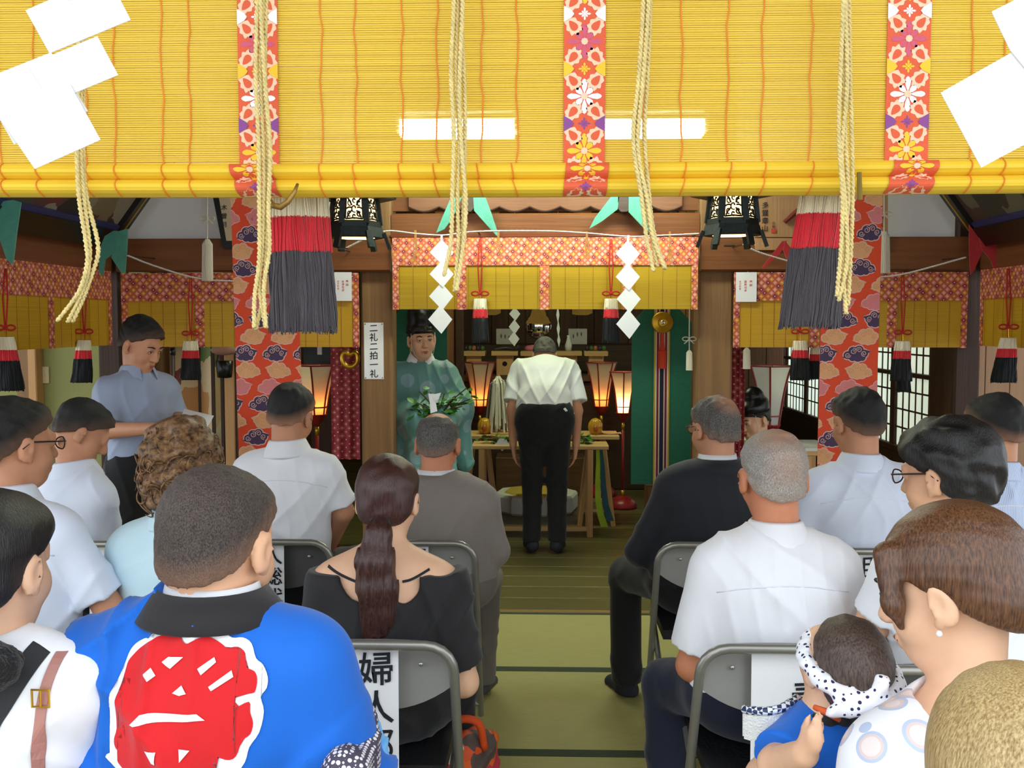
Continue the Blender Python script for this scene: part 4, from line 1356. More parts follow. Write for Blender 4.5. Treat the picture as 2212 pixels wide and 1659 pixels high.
# wooden plaque
t = thing('wooden_plaque', 'pale wooden plaque with black writing and a red mark behind the right lantern', 'plaque', at(1700, 545, 5.92))
q = [at(x, y, 5.92) for x, y in ((1632, 380), (1770, 380), (1770, 512), (1632, 512))]
MB().slab(q, (0, .02, 0)).build('board', wood('plaque_wood', '#b48a62', 'z', var=.1), t)
MB().slab([at(x, y, 5.925) for x, y in ((1630, 514), (1770, 514), (1765, 540), (1632, 540))], (0, .02, 0)).build('lower_rail', wood('plaque_wood', '#b48a62', 'z', var=.1), t)
mb = MB(); write(mb, '多賀章山', at(1653, 443, 5.914), .04, .045); mb.build('lettering', M_INK, t, fix=False)
mb = MB(); write(mb, '元祖', at(1671, 482, 5.914), .018, .02); mb.build('small_lettering', M_INK, t, fix=False)
q = [at(x, y, 5.914) for x, y in ((1666, 494), (1676, 494), (1676, 503), (1666, 503))]
MB().slab(q, (0, .002, 0)).build('red_seal', M_REDINK, t)
mb = MB().tube([at(1695, 480, 5.9), at(1715, 462, 5.9), at(1745, 440, 5.9)], [.012, .014, .02], 8)
mb.build('painted_stick', mat('red_brown', '#7a2a1e', .6), t)
# a second plaque half hidden on the right
t = thing('narrow_plaque', 'narrow pale plaque half hidden right of the right orange banner', 'plaque', at(1905, 500, 5.92))
MB().slab([at(x, y, 5.92) for x, y in ((1880, 400), (1918, 400), (1918, 536), (1880, 536))], (0, .02, 0)).build('board', wood('plaque_wood', '#b48a62', 'z', var=.1), t)
mb = MB(); write(mb, '大山', at(1906, 470, 5.914), .03, .04); mb.build('lettering', M_INK, t, fix=False)
# ------------------------------------------------------------------ paper lanterns on stands
M_WASHI = paper_mat('lantern_paper', '#f3e6cf', .6)
M_BULB = glow('warm_bulb', '#ff9a3c', 16.0)
M_BULBW = glow('bright_bulb', '#ffd08a', 75.0)
def bonbori(cx, Y, ztop, W, H, label, bulb=None, rot=.3, floor_z=0.0, name='standing_lantern'):
    t = thing(name, label, 'lantern', (cx, Y, floor_z), 'red-framed paper lanterns on stands')
    z0 = ztop - H
    def rad(v):      # v = 0 bottom, 1 top
        return W / 2 * (.42 + .36 * v + .22 * v ** 3)
    n = 6; st = 8
    ring = lambda v, k, r=1.0: Vector((cx + rad(v) * r * math.cos(2 * PI * k / n + rot), Y + rad(v) * r * math.sin(2 * PI * k / n + rot), z0 + H * v))
    for k in range(n):
        mb = MB()
        for i in range(st):
            v0, v1 = i / st, (i + 1) / st
            mb.add([ring(v0, k, .97), ring(v0, k + 1, .97), ring(v1, k + 1, .97), ring(v1, k, .97)], [(0, 1, 2, 3)])
        mb.build('paper_panel', M_WASHI if bulb else paper_mat('white_washi', '#fbfaf6', .6), t)
    mb = MB()
    for k in range(n):
        mb.tube([ring(i / st, k) for i in range(st + 1)], W * .022, 5)
        for v in (0, .16, 1):
            mb.bar(ring(v, k), ring(v, k + 1), W * .03, W * .03)
    mb.build('frame', M_RED, t)
    MB().lathe([(W * .05, -.075), (W * .13, -.05), (W * .23, 0), (W * .23, .006)], (cx, Y, z0), 12).build('cup', M_RED, t, smooth=False)
    MB().tube([(cx, Y, floor_z + .05), (cx, Y, z0 - .06)], W * .05, 10).build('pole', M_RED, t, smooth=True)
    MB().tube([(cx, Y, z0 - .14), (cx, Y, z0 - .08)], W * .054, 10).build('gilt_ferrule', M_GOLD, t, smooth=True)
    MB().tube([(cx, Y, floor_z + .1), (cx, Y, floor_z + .15)], W * .054, 10).build('gilt_ferrule', M_GOLD, t, smooth=True)
    MB().lathe([(W * .48, 0), (W * .5, .02), (W * .42, .06), (W * .2, .1), (.01, .105)], (cx, Y, floor_z), 20).build('base', M_RED, t, smooth=True)
    if bulb:
        MB().ball((cx, Y, z0 + H * .2), W * .075, 10, 8).build('bulb', bulb, t, smooth=True)
    return t
bonbori(xa(1036, 9.0), 9.0, za(783, 9.0), .285, .40, 'dim paper lantern with a glowing bulb left of the bowing man', M_BULB, .1)
bonbori(xa(1300, 9.0), 9.0, za(783, 9.0), .285, .40, 'dim paper lantern with a glowing bulb right of the bowing man', M_BULB, .2)
bonbori(xa(1347, 8.4), 8.4, za(803, 8.4), .255, .35, 'bright lit paper lantern beside the green banner', M_BULBW, .5)
bonbori(xa(1668, 6.75), 6.75, za(790, 6.75), .30, .40, 'large unlit white paper lantern behind the crouching priest', None, .25)
bonbori(xa(682, 6.75), 6.75, za(790, 6.75), .30, .34, 'large paper lantern glowing behind the left orange banner', M_BULB, .5)

# ------------------------------------------------------------------ altar
def simple(name, mb, m, label, cat, group=None, **kw):
    return tag(mb.build(name, m, **kw), label, cat, group)
YA = 9.6
t = thing('altar', 'long dark stepped wooden altar at the back of the sanctuary', 'altar', (0, 10, 0))
tag2 = thing('altar_shelf', 'dark raised shelf on the altar under the mirror', 'shelf', (0, 10.3, 1.071))
MB().cbox((-1.15, 9.3, 0), (1.15, 10.6, 1.02), .01).build('lower_step', wood('altar_wood', '#3d2a1a', 'x'), t)
MB().cbox((-1.15, 9.25, 1.02), (1.15, 10.6, 1.07), .008).build('top_board', wood('altar_board', '#5a3d22', 'x'), t)
MB().cbox((-1.0, 10.02, 1.071), (1.0, 10.6, 1.35), .008).build('upper_step', wood('altar_wood', '#3d2a1a', 'x'), tag2)
MB().cbox((-.42, 8.95, .0), (.38, 9.28, .35), .008).build('front_step', wood('altar_board', '#5a3d22', 'x'), t)
def sanbo(px, label, sc=1.0, Y=YA, zb=1.07):
    cx = xa(px, Y); zt = za(757, Y)
    t = thing('offering_stand', label, 'stand', (cx, Y, zb), 'pale wooden offering stands')
    w2 = .082 * sc
    mb = MB().cbox((cx - w2, Y - w2, zb), (cx + w2, Y + w2, zt - .05), .008); mb.build('box_leg', M_PALE, t)
    MB().cbox((cx - .125 * sc, Y - .125 * sc, zt - .05), (cx + .125 * sc, Y + .125 * sc, zt - .004), .006).build('tray', M_PALEX, t)
    MB().lathe([(.001, 0), (.03 * sc, .0), (.03 * sc, .004), (.001, .004)], (0, 0, 0), 16)
    c = Vector((cx, Y - w2 - .001, (zb + zt) / 2 - .01))
    MB().add([c + Vector((.024 * math.cos(a), -.001, .024 * math.sin(a))) for a in np.linspace(0, 2 * PI, 16, False)], [tuple(range(16))]).build('round_hole', mat('dark_hole', '#1c120c', .9), t)
    return cx, zt, Y
S1 = sanbo(1024, 'pale offering stand at the left end of the altar', .9)
S2 = sanbo(1091, 'pale offering stand second from the left on the altar')
S3 = sanbo(1151, 'pale offering stand in front of the mirror, hidden by the bowing head', .95, 9.75)
S4 = sanbo(1228, 'pale offering stand second from the right on the altar')
S5 = sanbo(1287, 'pale offering stand at the right end of the altar', .9)
# offerings
def offering(st, kind, label, cat):
    cx, zt, Y = st
    zt -= .004
    rnd = random.Random(int(cx * 1000))
    t = thing(kind, label, cat, (cx, Y, zt))
    if kind == 'dried_fish':
        mb = MB()
        for i in range(3):
            mb.tube(curve_pts([(cx - .11, Y + .03 * (i - 1), zt + .012), (cx, Y + .03 * (i - 1), zt + .03), (cx + .1, Y + .03 * (i - 1), zt + .02), (cx + .13, Y + .03 * (i - 1), zt + .05)], 4), .014, 6)
        mb.build('fish', mat('fish_skin', '#4a4038', .35), t, smooth=True)
    elif kind == 'vegetables':
        for i in range(5):
            MB().ball((cx - .08 + .04 * i, Y + rnd.uniform(-.03, .03), zt + .025), (.022, .022, .026), 10, 6).build('vegetable', mat(['aubergine', 'greenveg', 'carrot'][i % 3], ['#3a2a44', '#4c6a34', '#b86a34'][i % 3], .5), t, smooth=True)
    elif kind == 'sake_bottle':
        MB().lathe([(.03, 0), (.036, .05), (.02, .1), (.012, .13), (.016, .15)], (cx, Y, zt), 12).build('bottle', mat('white_china', '#d8d6d0', .25), t, smooth=True)
    else:
        MB().lathe([(.07, 0), (.085, .02), (.08, .04), (.05, .055), (.01, .06)], (cx, Y, zt), 16).build('cake', mat('pink_rice_cake', '#d8788c', .7), t, smooth=True)
offering(S1, 'vegetables', 'small heap of vegetables on the left end stand', 'vegetables')
offering(S2, 'dried_fish', 'dark dried fish on the second stand from the left', 'fish')
offering(S3, 'rice_cake', 'round pink rice cake below the mirror', 'cake')
offering(S4, 'sake_bottle', 'small white bottle on the second stand from the right', 'bottle')
offering(S5, 'vegetables', 'small heap of vegetables on the right end stand', 'vegetables')
# mirror
cm = at(1163, 703, 10.05)
t = thing('round_mirror', 'round polished mirror hanging under a golden cloth at the altar', 'mirror', (cm.x, cm.y, cm.z - .14))
mb = MB().lathe([(.001, -.006), (.125, -.006), (.134, 0), (.125, .006), (.001, .008)], (0, 0, 0), 40)
mb.v = [(cm.x + x, cm.y + z, cm.z + y) for x, y, z in mb.v]
mb.build('disc', mat('mirror_silver', '#e8e8ea', .04, (5, 5, 5), .01, metal=1.0), t, smooth=True)
mb = MB()
a0 = [(-.13, .02), (-.08, .10), (-.045, .22), (.045, .22), (.08, .10), (.13, .02)]
mb.slab([(cm.x + x, cm.y - .012, cm.z + z) for x, z in a0], (0, .006, 0)); mb.build('golden_cloth', mat('dull_gold_cloth', '#a87c2c', .6, (20, 20, 20), .2), t)
MB().tube([(cm.x, cm.y, cm.z + .2), (cm.x, cm.y, 2.7)], .006, 6).build('cord', M_CORDR, t)
MB().cbox((cm.x - .1, cm.y - .05, 1.35), (cm.x + .1, cm.y + .05, cm.z - .13), .01).build('mirror_stand', M_DARK, t)
for px, s_ in ((1060, 'left'), (1258, 'right')):
    c = at(px, 672, 9.9)
    simple('gold_valance', MB().slab([(c.x + x, c.y, c.z + z) for x, z in ((-.1, -.03), (-.05, -.04), (.05, -.04), (.1, -.02), (.07, 3.7 - c.z), (-.07, 3.7 - c.z))], (0, .02, 0)), mat('dull_gold_cloth', '#a87c2c', .6), 'small golden cloth hanging above the altar on the %s' % s_, 'cloth')
for px, s_ in ((1092, 'left'), (1248, 'right')):
    a = at(px - 20, 710, 10.08); b = at(px + 20, 750, 10.08)
    t = thing('framed_print', 'pale print with small figures standing %s of the mirror' % s_, 'picture', ((a.x + b.x) / 2, 10.08, 1.35))
    MB().cbox((a.x, 10.08, 1.35), (b.x, 10.1, a.z), .003).build('sheet', mat('greyish_print', '#b9b2a8', .7, (12, 12, 12), .1), t)
    rr = random.Random(px)
    for k in range(3):
        x = a.x + .05 + k * .04; z = (a.z + 1.36) / 2 + rr.uniform(-.03, .02)
        MB().ball((x, 10.078, z), (.008, .002, .022), 8, 6).build('printed_figure', mat('print_ink', '#6a5a6a', .8), t)
# purification wand of paper strips
cw = at(1076, 935, 7.75)
t = thing('paper_wand', 'wand of many white paper strips standing beside the bowing man', 'wand', cw)
rnd = random.Random(4)
mb = MB(); ztop = za(812, 7.75)
for k in range(120):
    a = rnd.uniform(0, 2 * PI); r = rnd.uniform(.035, .115); z1 = cw.z + rnd.uniform(.0, .14)
    p0 = Vector((cw.x + .015 * math.cos(a), cw.y + .015 * math.sin(a), ztop - rnd.uniform(0, .04)))
    p1 = Vector((cw.x + r * .6 * math.cos(a), cw.y + r * .6 * math.sin(a), ztop - rnd.uniform(.03, .12)))
    p2 = Vector((cw.x + r * math.cos(a), cw.y + r * math.sin(a), z1))
    tx = Vector((-math.sin(a), math.cos(a), 0)) * .007
    mb.add([p0 - tx, p0 + tx, p1 + tx, p1 - tx, p2 + tx, p2 - tx], [(0, 1, 2, 3), (3, 2, 4, 5)])
mb.build('paper_strips', mat('aged_paper', '#dcd5c6', .8, (20, 20, 20), .1), t, kind='stuff')
MB().tube([(cw.x, cw.y, cw.z), (cw.x, cw.y, ztop + .01)], .012, 8).build('stick', M_PALE, t)
MB().cbox((cw.x - .05, cw.y - .05, cw.z - .0), (cw.x + .05, cw.y + .05, cw.z + .03), .006).build('foot', M_PALE, t)

# ------------------------------------------------------------------ tables
def table_front():
    Y0, Y1 = 7.22, 7.5
    zt = za(958, 7.35)
    t = thing('offering_table', 'low pale wooden table right in front of the bowing man', 'table', (0, 7.3, 0))
    x0, x1 = xa(1020, 7.3), xa(1315, 7.3)
    MB().cbox((x0, Y0, zt - .03), (x1, Y1, zt), .005).build('table_top', M_PALEX, t)
    for px in (1040, 1276):
        x = xa(px, 7.25)
        MB().cbox((x - .022, Y0 + .0, 0), (x + .022, Y0 + .045, zt - .03), .004).build('leg', M_PALE, t)
        MB().cbox((x - .022, Y1 - .045, 0), (x + .022, Y1, zt - .03), .004).build('leg', M_PALE, t)
    MB().cbox((xa(1040, 7.25), Y0 + .01, .04), (xa(1276, 7.25), Y0 + .04, .075), .004).build('rail', M_PALEX, t)
    return zt
zt1 = table_front()
def table_rear():
    zt = za(936, 7.75)
    t = thing('trestle_table', 'pale board table on splayed trestle legs behind the low table', 'table', (0, 7.75, 0))
    MB().cbox((xa(1008, 7.75), 7.58, zt - .03), (xa(1336, 7.75), 7.95, zt), .005).build('table_top', M_PALEX, t)
    for px in (1036, 1289):
        x = xa(px, 7.75)
        for sx in (-1, 1):
            for sy in (-1, 1):
                MB().bar((x + sx * .05, 7.76 + sy * .1, zt - .03), (x + sx * .13, 7.76 + sy * .13, 0), .028, .028).build('leg', M_PALE, t)
        for z in (.12, .2):
            MB().bar((x - .115, 7.64, z), (x + .115, 7.64, z), .018, .018).build('stretcher', M_PALEX, t)
    return zt
zt2 = table_rear()
for px, s_ in ((1047, 'left'), (1286, 'right')):
    c = at(px, 925, 7.7)
    t = thing('amber_bell', 'amber globe ornament on the %s of the trestle table' % s_, 'ornament', (c.x, 7.7, zt2), 'amber globes on the trestle table')
    R = .058
    mb = MB()
    for k in range(12):
        a = 2 * PI * k / 12
        mb.tube([(c.x + R * .72 * math.sin(q) * math.cos(a), 7.7 + R * .72 * math.sin(q) * math.sin(a), zt2 + R + R * .92 * math.cos(q)) for q in np.linspace(.1, PI - .1, 9)], R * .3, 6)
    mb.build('ribbed_globe', mat('amber_glass', '#c8921e', .15, (30, 30, 30), .2, coat=.6), t, smooth=True)
    MB().tube([(c.x, 7.63, zt2 + .003), (c.x, 7.6, zt2 - .06)], .004, 5).build('red_string', M_CORDR, t)
    MB().ball((c.x, 7.64, zt2 + R * .8), (.02, .012, .024), 8, 6).build('amber_core', mat('amber_red', '#a8501c', .2), t, smooth=True)
# peach cloth, plates
c = at(1318, 928, 7.75)
mb = MB(); rows = []
for i in range(9):
    for j in range(5):
        mb.v.append((c.x - .09 + .022 * i, 7.68 + .03 * j, zt2 + .004 + .016 * max(0, math.sin(i * 1.2 + j)) * (1 if 0 < j < 4 else .3)))
for i in range(8):
    for j in range(4):
        a = i * 5 + j; mb.f.append((a, a + 5, a + 6, a + 1)); mb.mi.append(0)
simple('folded_cloth', mb, mat('peach_cloth', '#e0a070', .8), 'rumpled peach cloth at the right end of the trestle table', 'cloth', smooth=True)
simple('tray_board', MB().cbox((xa(1060, 7.7), 7.62, zt2), (xa(1125, 7.7), 7.86, zt2 + .012), .003), M_PALEX, 'thin pale tray under the paper wand', 'tray')
# ribbons hanging from the table
def streamer_ribbon(px, pts, m, label, Y):
    mb = MB(); P = [at(x, y, Y) for x, y in pts]
    for i, (x, y) in enumerate(pts):
        wv = .012 + .02 * i / len(pts)
        q = P[i]
        mb.v += [(q.x - wv, q.y, q.z), (q.x + wv, q.y - .01, q.z)]
    for i in range(len(pts) - 1):
        mb.f.append((2 * i, 2 * i + 1, 2 * i + 3, 2 * i + 2)); mb.mi.append(0)
    return simple('silk_streamer', mb, m, label, 'ribbon', 'coloured streamers at the offering table')
streamer_ribbon(1292, [(1291, 962), (1292, 1000), (1291, 1040), (1292, 1080), (1297, 1110), (1306, 1138)], mat('lime_silk', '#a8c030', .6), 'lime green silk streamer trailing from the right of the low table', 7.56)
streamer_ribbon(1298, [(1297, 962), (1302, 1010), (1303, 1050), (1308, 1090), (1318, 1125)], mat('blue_silk', '#2e5a6a', .6), 'dark teal silk streamer beside the lime green one', 7.58)
streamer_ribbon(1050, [(1047, 962), (1048, 1010), (1052, 1060), (1056, 1100)], mat('violet_silk', '#3c2644', .6), 'dark violet silk streamer at the left of the low table', 7.56)
# sprigs
M_LEAF = mat('evergreen_leaf', '#3f7a2a', .4, (30, 30, 30), .3)
def leaf_mesh():
    mb = MB(); n = 6
    for i in range(n + 1):
        v = i / n; wv = .3 * math.sin(PI * v ** .8) + .01
        mb.v += [(-wv, v, .06 * math.sin(PI * v)), (0, v, -.04 + .08 * math.sin(PI * v)), (wv, v, .06 * math.sin(PI * v))]
    for i in range(n):
        a = 3 * i
        mb.f += [(a, a + 1, a + 4, a + 3), (a + 1, a + 2, a + 5, a + 4)]; mb.mi += [0, 0]
    return mb
LEAF = None
def sprig(label, base, tips, nleaf, size, seed, paper=None, cat='sprig', group='evergreen sprigs with white paper'):
    global LEAF
    rnd = random.Random(seed)
    t = thing('evergreen_sprig', label, cat, base, group)
    stems = MB()
    for tip in tips:
        b = Vector(base); e = Vector(tip)
        mid = (b + e) / 2 + Vector((0, 0, .02))
        ln = curve_pts([b, mid, e], 4)
        stems.tube(ln, .004, 5)
    stems.build('stem', mat('twig', '#4a3a22', .8), t)
    for k in range(nleaf):
        tip = Vector(tips[k % len(tips)]); b = Vector(base)
        f = rnd.uniform(.25, 1.05)
        p = b.lerp(tip, f) + Vector((rnd.uniform(-.02, .02), rnd.uniform(-.02, .02), rnd.uniform(-.02, .03)))
        if LEAF is None:
            o = leaf_mesh().build('leaf', M_LEAF, t, smooth=True, fix=False); LEAF = o.data
            for v in LEAF.vertices: v.co += Vector(base)
        else:
            o = bpy.data.objects.new('leaf', LEAF); COL.objects.link(o); o.parent = t
        o.location = p - Vector(base)
        s_ = size * rnd.uniform(.7, 1.25)
        o.scale = (s_, s_, s_)
        o.rotation_euler = (rnd.uniform(-.8, .8), rnd.uniform(-.7, .7), rnd.uniform(0, 6.3))
    if paper:
        mb = MB()
        for i, q in enumerate(paper):
            mb.slab([Vector(v) + Vector((0, -.004 * i, 0)) for v in q], (0, .002, 0))
        mb.build('white_paper_strip', M_PAPER2, t)
    return t
def offs(c, pts):
    return [(c[0] + x, c[1] + y, c[2] + z) for x, y, z in pts]
b = (xa(1085, 7.3), 7.34, zt1 + .015)
sprig('evergreen sprig with white paper lying left on the low table', b, offs(b, [(-.17, 0, .02), (-.13, .05, .03), (-.05, -.04, .0), (.05, .02, .02)]), 36, .05, 1,
      [offs(b, [(-.03, -.1, -.02), (.03, -.1, .03), (.05, -.1, -.01), (.0, -.1, -.06)]), offs(b, [(-.05, -.1, -.01), (-.02, -.1, .035), (.02, -.1, .03), (-.01, -.1, -.02)])])
b = (xa(1285, 7.3), 7.36, zt1 + .015)
sprig('evergreen sprig lying right on the low table', b, offs(b, [(-.16, 0, .02), (-.12, .04, .03), (-.08, -.04, .0)]), 30, .05, 2)
# round straw cushion
c = at(1158, 1062, 8.3)
t = thing('octagonal_platform', 'low white octagonal seat with a yellow top behind the bowing man', 'platform', (c.x, 8.3, 0))
MB().lathe([(.34, 0), (.36, .02), (.36, .13), (.345, .15)], (c.x, 8.3, 0), 8, rot=.2).build('white_side', mat('white_cotton', '#c9c6bc', .9, (20, 20, 20), .06), t)
MB().lathe([(.27, .15), (.26, .165), (.01, .17)], (c.x, 8.3, 0), 8, rot=.2).build('yellow_top', mat('yellow_straw_top', '#b89c3c', .8, (40, 40, 40), .15), t)

# ------------------------------------------------------------------ green banners with striped bands
M_GRN = mat('green_silk', '#1f6b50', .6, (30, 2, 60), .12, .15, (6, 6, 60))
def green_banner(cx, Y, zb, zt, W, label):
    t = thing('green_banner', label, 'banner', (cx, Y, 0), 'green banners with striped bands')
    h = W / 2
    MB().slab([(cx - h, Y, zb), (cx + h, Y, zb), (cx + h, Y, zt - .1), (cx + h * .55, Y, zt), (cx - h * .55, Y, zt), (cx - h, Y, zt - .1)], (0, .012, 0)).build('silk_panel', M_GRN, t)
    cols = [('#c8a838', .012), ('#e6e2d6', .007), ('#8a2630', .016), ('#e6e2d6', .006), ('#221c34', .028), ('#d8d4c8', .007), ('#8a2630', .016), ('#e6e2d6', .006), ('#c8a838', .012)]
    x = cx - sum(c_[1] for c_ in cols) / 2
    for i, (c_, wv) in enumerate(cols):
        MB().slab([(x, Y - .012, zb - .01), (x + wv, Y - .012, zb - .01), (x + wv, Y - .012, zt), (x, Y - .012, zt)], (0, .006, 0)).build('stripe', mat('stripe_' + c_[1:], c_, .7), t)
        x += wv
    zd = zt - .1
    mb = MB().lathe([(.001, 0), (.06, 0), (.076, .008), (.07, .02), (.035, .026), (.024, .02), (.001, .02)], (0, 0, 0), 20)
    mb.v = [(cx + a, Y - .014 - c_, zd + b_) for a, b_, c_ in mb.v]
    mb.build('gold_disc', M_GOLD, t)
    MB().ball((cx, Y - .045, zd), (.016, .01, .016), 10, 6).build('mirror_boss', mat('mirror_silver', '#e8e8ea', .04, metal=1), t, smooth=True)
    tm = mat('vermilion_tassel', '#d8401c', .7)
    MB().tube([(cx, Y - .02, zd - .06), (cx, Y - .02, zd - .13)], .012, 8).lathe([(.028, -.32), (.03, -.2), (.02, -.19), (.014, -.13)], (cx, Y - .02, zd), 10).build('red_tassel', tm, t)
    MB().cbox((cx - .1, Y - .06, 0), (cx + .1, Y + .14, zb - .01), .008).build('stand', wood('stand_wood', '#6e4a28', 'z'), t)
    MB().tube([(cx, Y + .03, zb - .02), (cx, Y + .03, zt + .05)], .015, 8).build('pole', M_DARK, t)
    MB().tube([(cx - h * .6, Y + .02, zt), (cx + h * .6, Y + .02, zt)], .01, 8).build('top_rod', M_GOLD, t)
YG = 7.0
green_banner(xa(1430, YG), YG, za(1045, YG), za(666, YG), 128 / (FPX / YG), 'tall green silk banner with a striped band, right of the central opening')
green_banner(xa(902, YG), YG, za(1045, YG), za(666, YG), 128 / (FPX / YG), 'green silk banner half hidden behind the standing priest')

# ------------------------------------------------------------------ left side room and wing
struct('wall_wing_board', MB().box((xa(345, 6.9), 6.86, 0), (xa(520, 6.9), 6.9, 2.2)), mat('beige_board', '#d0ae84', .8, (3, 3, 3), .1))
a = at(95, 810, 6.58)
t = thing('switch_plate', 'pale wall switch on the green wall', 'switch', a)
MB().cbox((a.x - .03, 6.583, a.z - .055), (a.x + .03, 6.6, a.z + .055), .004).build('plate', mat('ivory_plastic', '#d8c898', .4), t)
MB().cbox((a.x - .008, 6.578, a.z - .015), (a.x + .008, 6.583, a.z + .015), .002).build('rocker', mat('ivory_plastic', '#d8c898', .4), t)
t = thing('painted_screen', 'folding screen with red, green and cream painting behind the man reading', 'screen', (xa(415, 6.5), 6.5, 0))
mpaint = blotch('screen_painting', ['#d8c8a4', '#ccb088', '#d2ba92', '#7a3a30', '#b8844c', '#d8d2b4', '#66783c', '#d0b890'], 6)
xs_ = [xa(q, 6.5) for q in (372, 416, 458, 478)]
for i in range(3):
    y0, y1 = (6.5, 6.62) if i % 2 == 0 else (6.62, 6.5)
    MB().slab([(xs_[i], y0, .02), (xs_[i + 1], y1, .02), (xs_[i + 1], y1, 1.62), (xs_[i], y0, 1.62)], (0, .015, 0)).build('painted_leaf', mpaint, t)
    MB().bar((xs_[i], y0, .0), (xs_[i], y0, 1.65), .02, .02).build('edge_frame', M_DARK, t)
MB().bar((xs_[3], 6.5, 0), (xs_[3], 6.5, 1.65), .02, .02).build('edge_frame', M_DARK, t)
struct('trim_5', MB().cbox((xa(482, 6.4), 6.4, 0), (xa(504, 6.4), 6.5, 2.1), .006), M_PALE)
struct('trim_6', MB().cbox((xa(505, 6.4), 6.4, 0), (xa(517, 6.4), 6.5, 2.1), .006), M_DARK)
# microphone stand
cx = xa(372, 4.9)
t = thing('microphone_stand', 'thin chrome microphone stand in front of the man reading', 'microphone stand', (cx, 4.9, 0))
MB().tube([(cx - .004, 4.9, .02), (cx, 4.9, za(758, 4.9))], .006, 8).build('pole', M_METAL, t, smooth=True)
MB().lathe([(.12, 0), (.12, .012), (.02, .025), (.012, .04)], (cx, 4.9, 0), 20).build('base', M_BLACK, t)
MB().tube([(cx, 4.9, za(768, 4.9)), (cx, 4.9, za(752, 4.9))], .014, 8).build('microphone', M_BLACK, t, smooth=True)
# dark box on shelf and black cone lamp near the banner
a = at(652, 752, 7.0); b = at(712, 788, 7.0)
t = thing('black_cabinet', 'black cabinet with a white label above the left paper lantern', 'cabinet', ((a.x + b.x) / 2, 7.2, 0))
MB().cbox((a.x, 7.05, b.z), (b.x, 7.4, a.z + .12), .006).build('body', M_BLACK, t)
q = at(690, 757, 7.04); MB().box((q.x - .016, 7.043, q.z - .03), (q.x + .016, 7.05, q.z + .025)).build('white_label', M_PAPER2, t)
MB().cbox((a.x + .02, 7.15, 0), (b.x - .02, 7.35, b.z), .006).build('pedestal', M_DARK, t)
a = at(485, 800, 6.3)
t = thing('hanging_basket', 'dark hanging bucket-shaped lamp left of the left orange banner', 'lamp', a)
MB().lathe([(.02, -.05), (.045, -.045), (.05, 0), (.055, .06), (.05, .062)], a, 14).build('bowl', M_BLACK, t, smooth=True)
MB().tube([a + Vector((-.05, 0, .05)), a + Vector((-.02, 0, .2)), a + Vector((0, 0, .45))], .006, 5).build('handle', M_DARK, t)
MB().ball(a + Vector((0, 0, .13)), (.09, .06, .035), 12, 6).build('pinkish_cloth', mat('pinkish_cloth', '#b88a76', .8), t, smooth=True)

# ------------------------------------------------------------------ right wing
a = at(1712, 918, 6.45); b = at(1782, 945, 6.45)
zt_ = .78
t = thing('small_desk', 'small white-topped desk below the lattice window', 'desk', (xa(1750, 6.5), 6.6, 0))
x0, x1 = xa(1718, 6.6), xa(1800, 6.4)
MB().cbox((x0, 6.3, zt_ - .02), (x1, 6.75, zt_), .004).build('desk_top', mat('white_laminate', '#d8d4c6', .5), t)
MB().cbox((x0, 6.3, zt_ - .05), (x1, 6.32, zt_ - .02), .004).build('apron', M_PALEX, t)
for x in (x0 + .02, x1 - .04):
    for y in (6.32, 6.7):
        MB().cbox((x, y, 0), (x + .03, y + .03, zt_ - .02), .003).build('leg', M_PALE, t)
simple('wooden_box', MB().cbox((xa(1650, 7.1), 6.95, 0), (xa(1745, 7.1), 7.4, .62), .01), M_PALEX, 'pale wooden chest behind the crouching priest', 'chest')
cx = xa(1782, 4.86)
t = thing('black_pole', 'black pole standing beside the right orange banner', 'pole', (cx, 4.86, 0))
MB().tube([(cx - .012, 4.86, .02), (cx + .004, 4.86, za(740, 4.86))], .014, 10).build('shaft', M_BLACK, t, smooth=True)
MB().lathe([(.13, 0), (.13, .015), (.03, .03), (.016, .05)], (cx - .012, 4.86, 0), 20).build('base', M_BLACK, t)

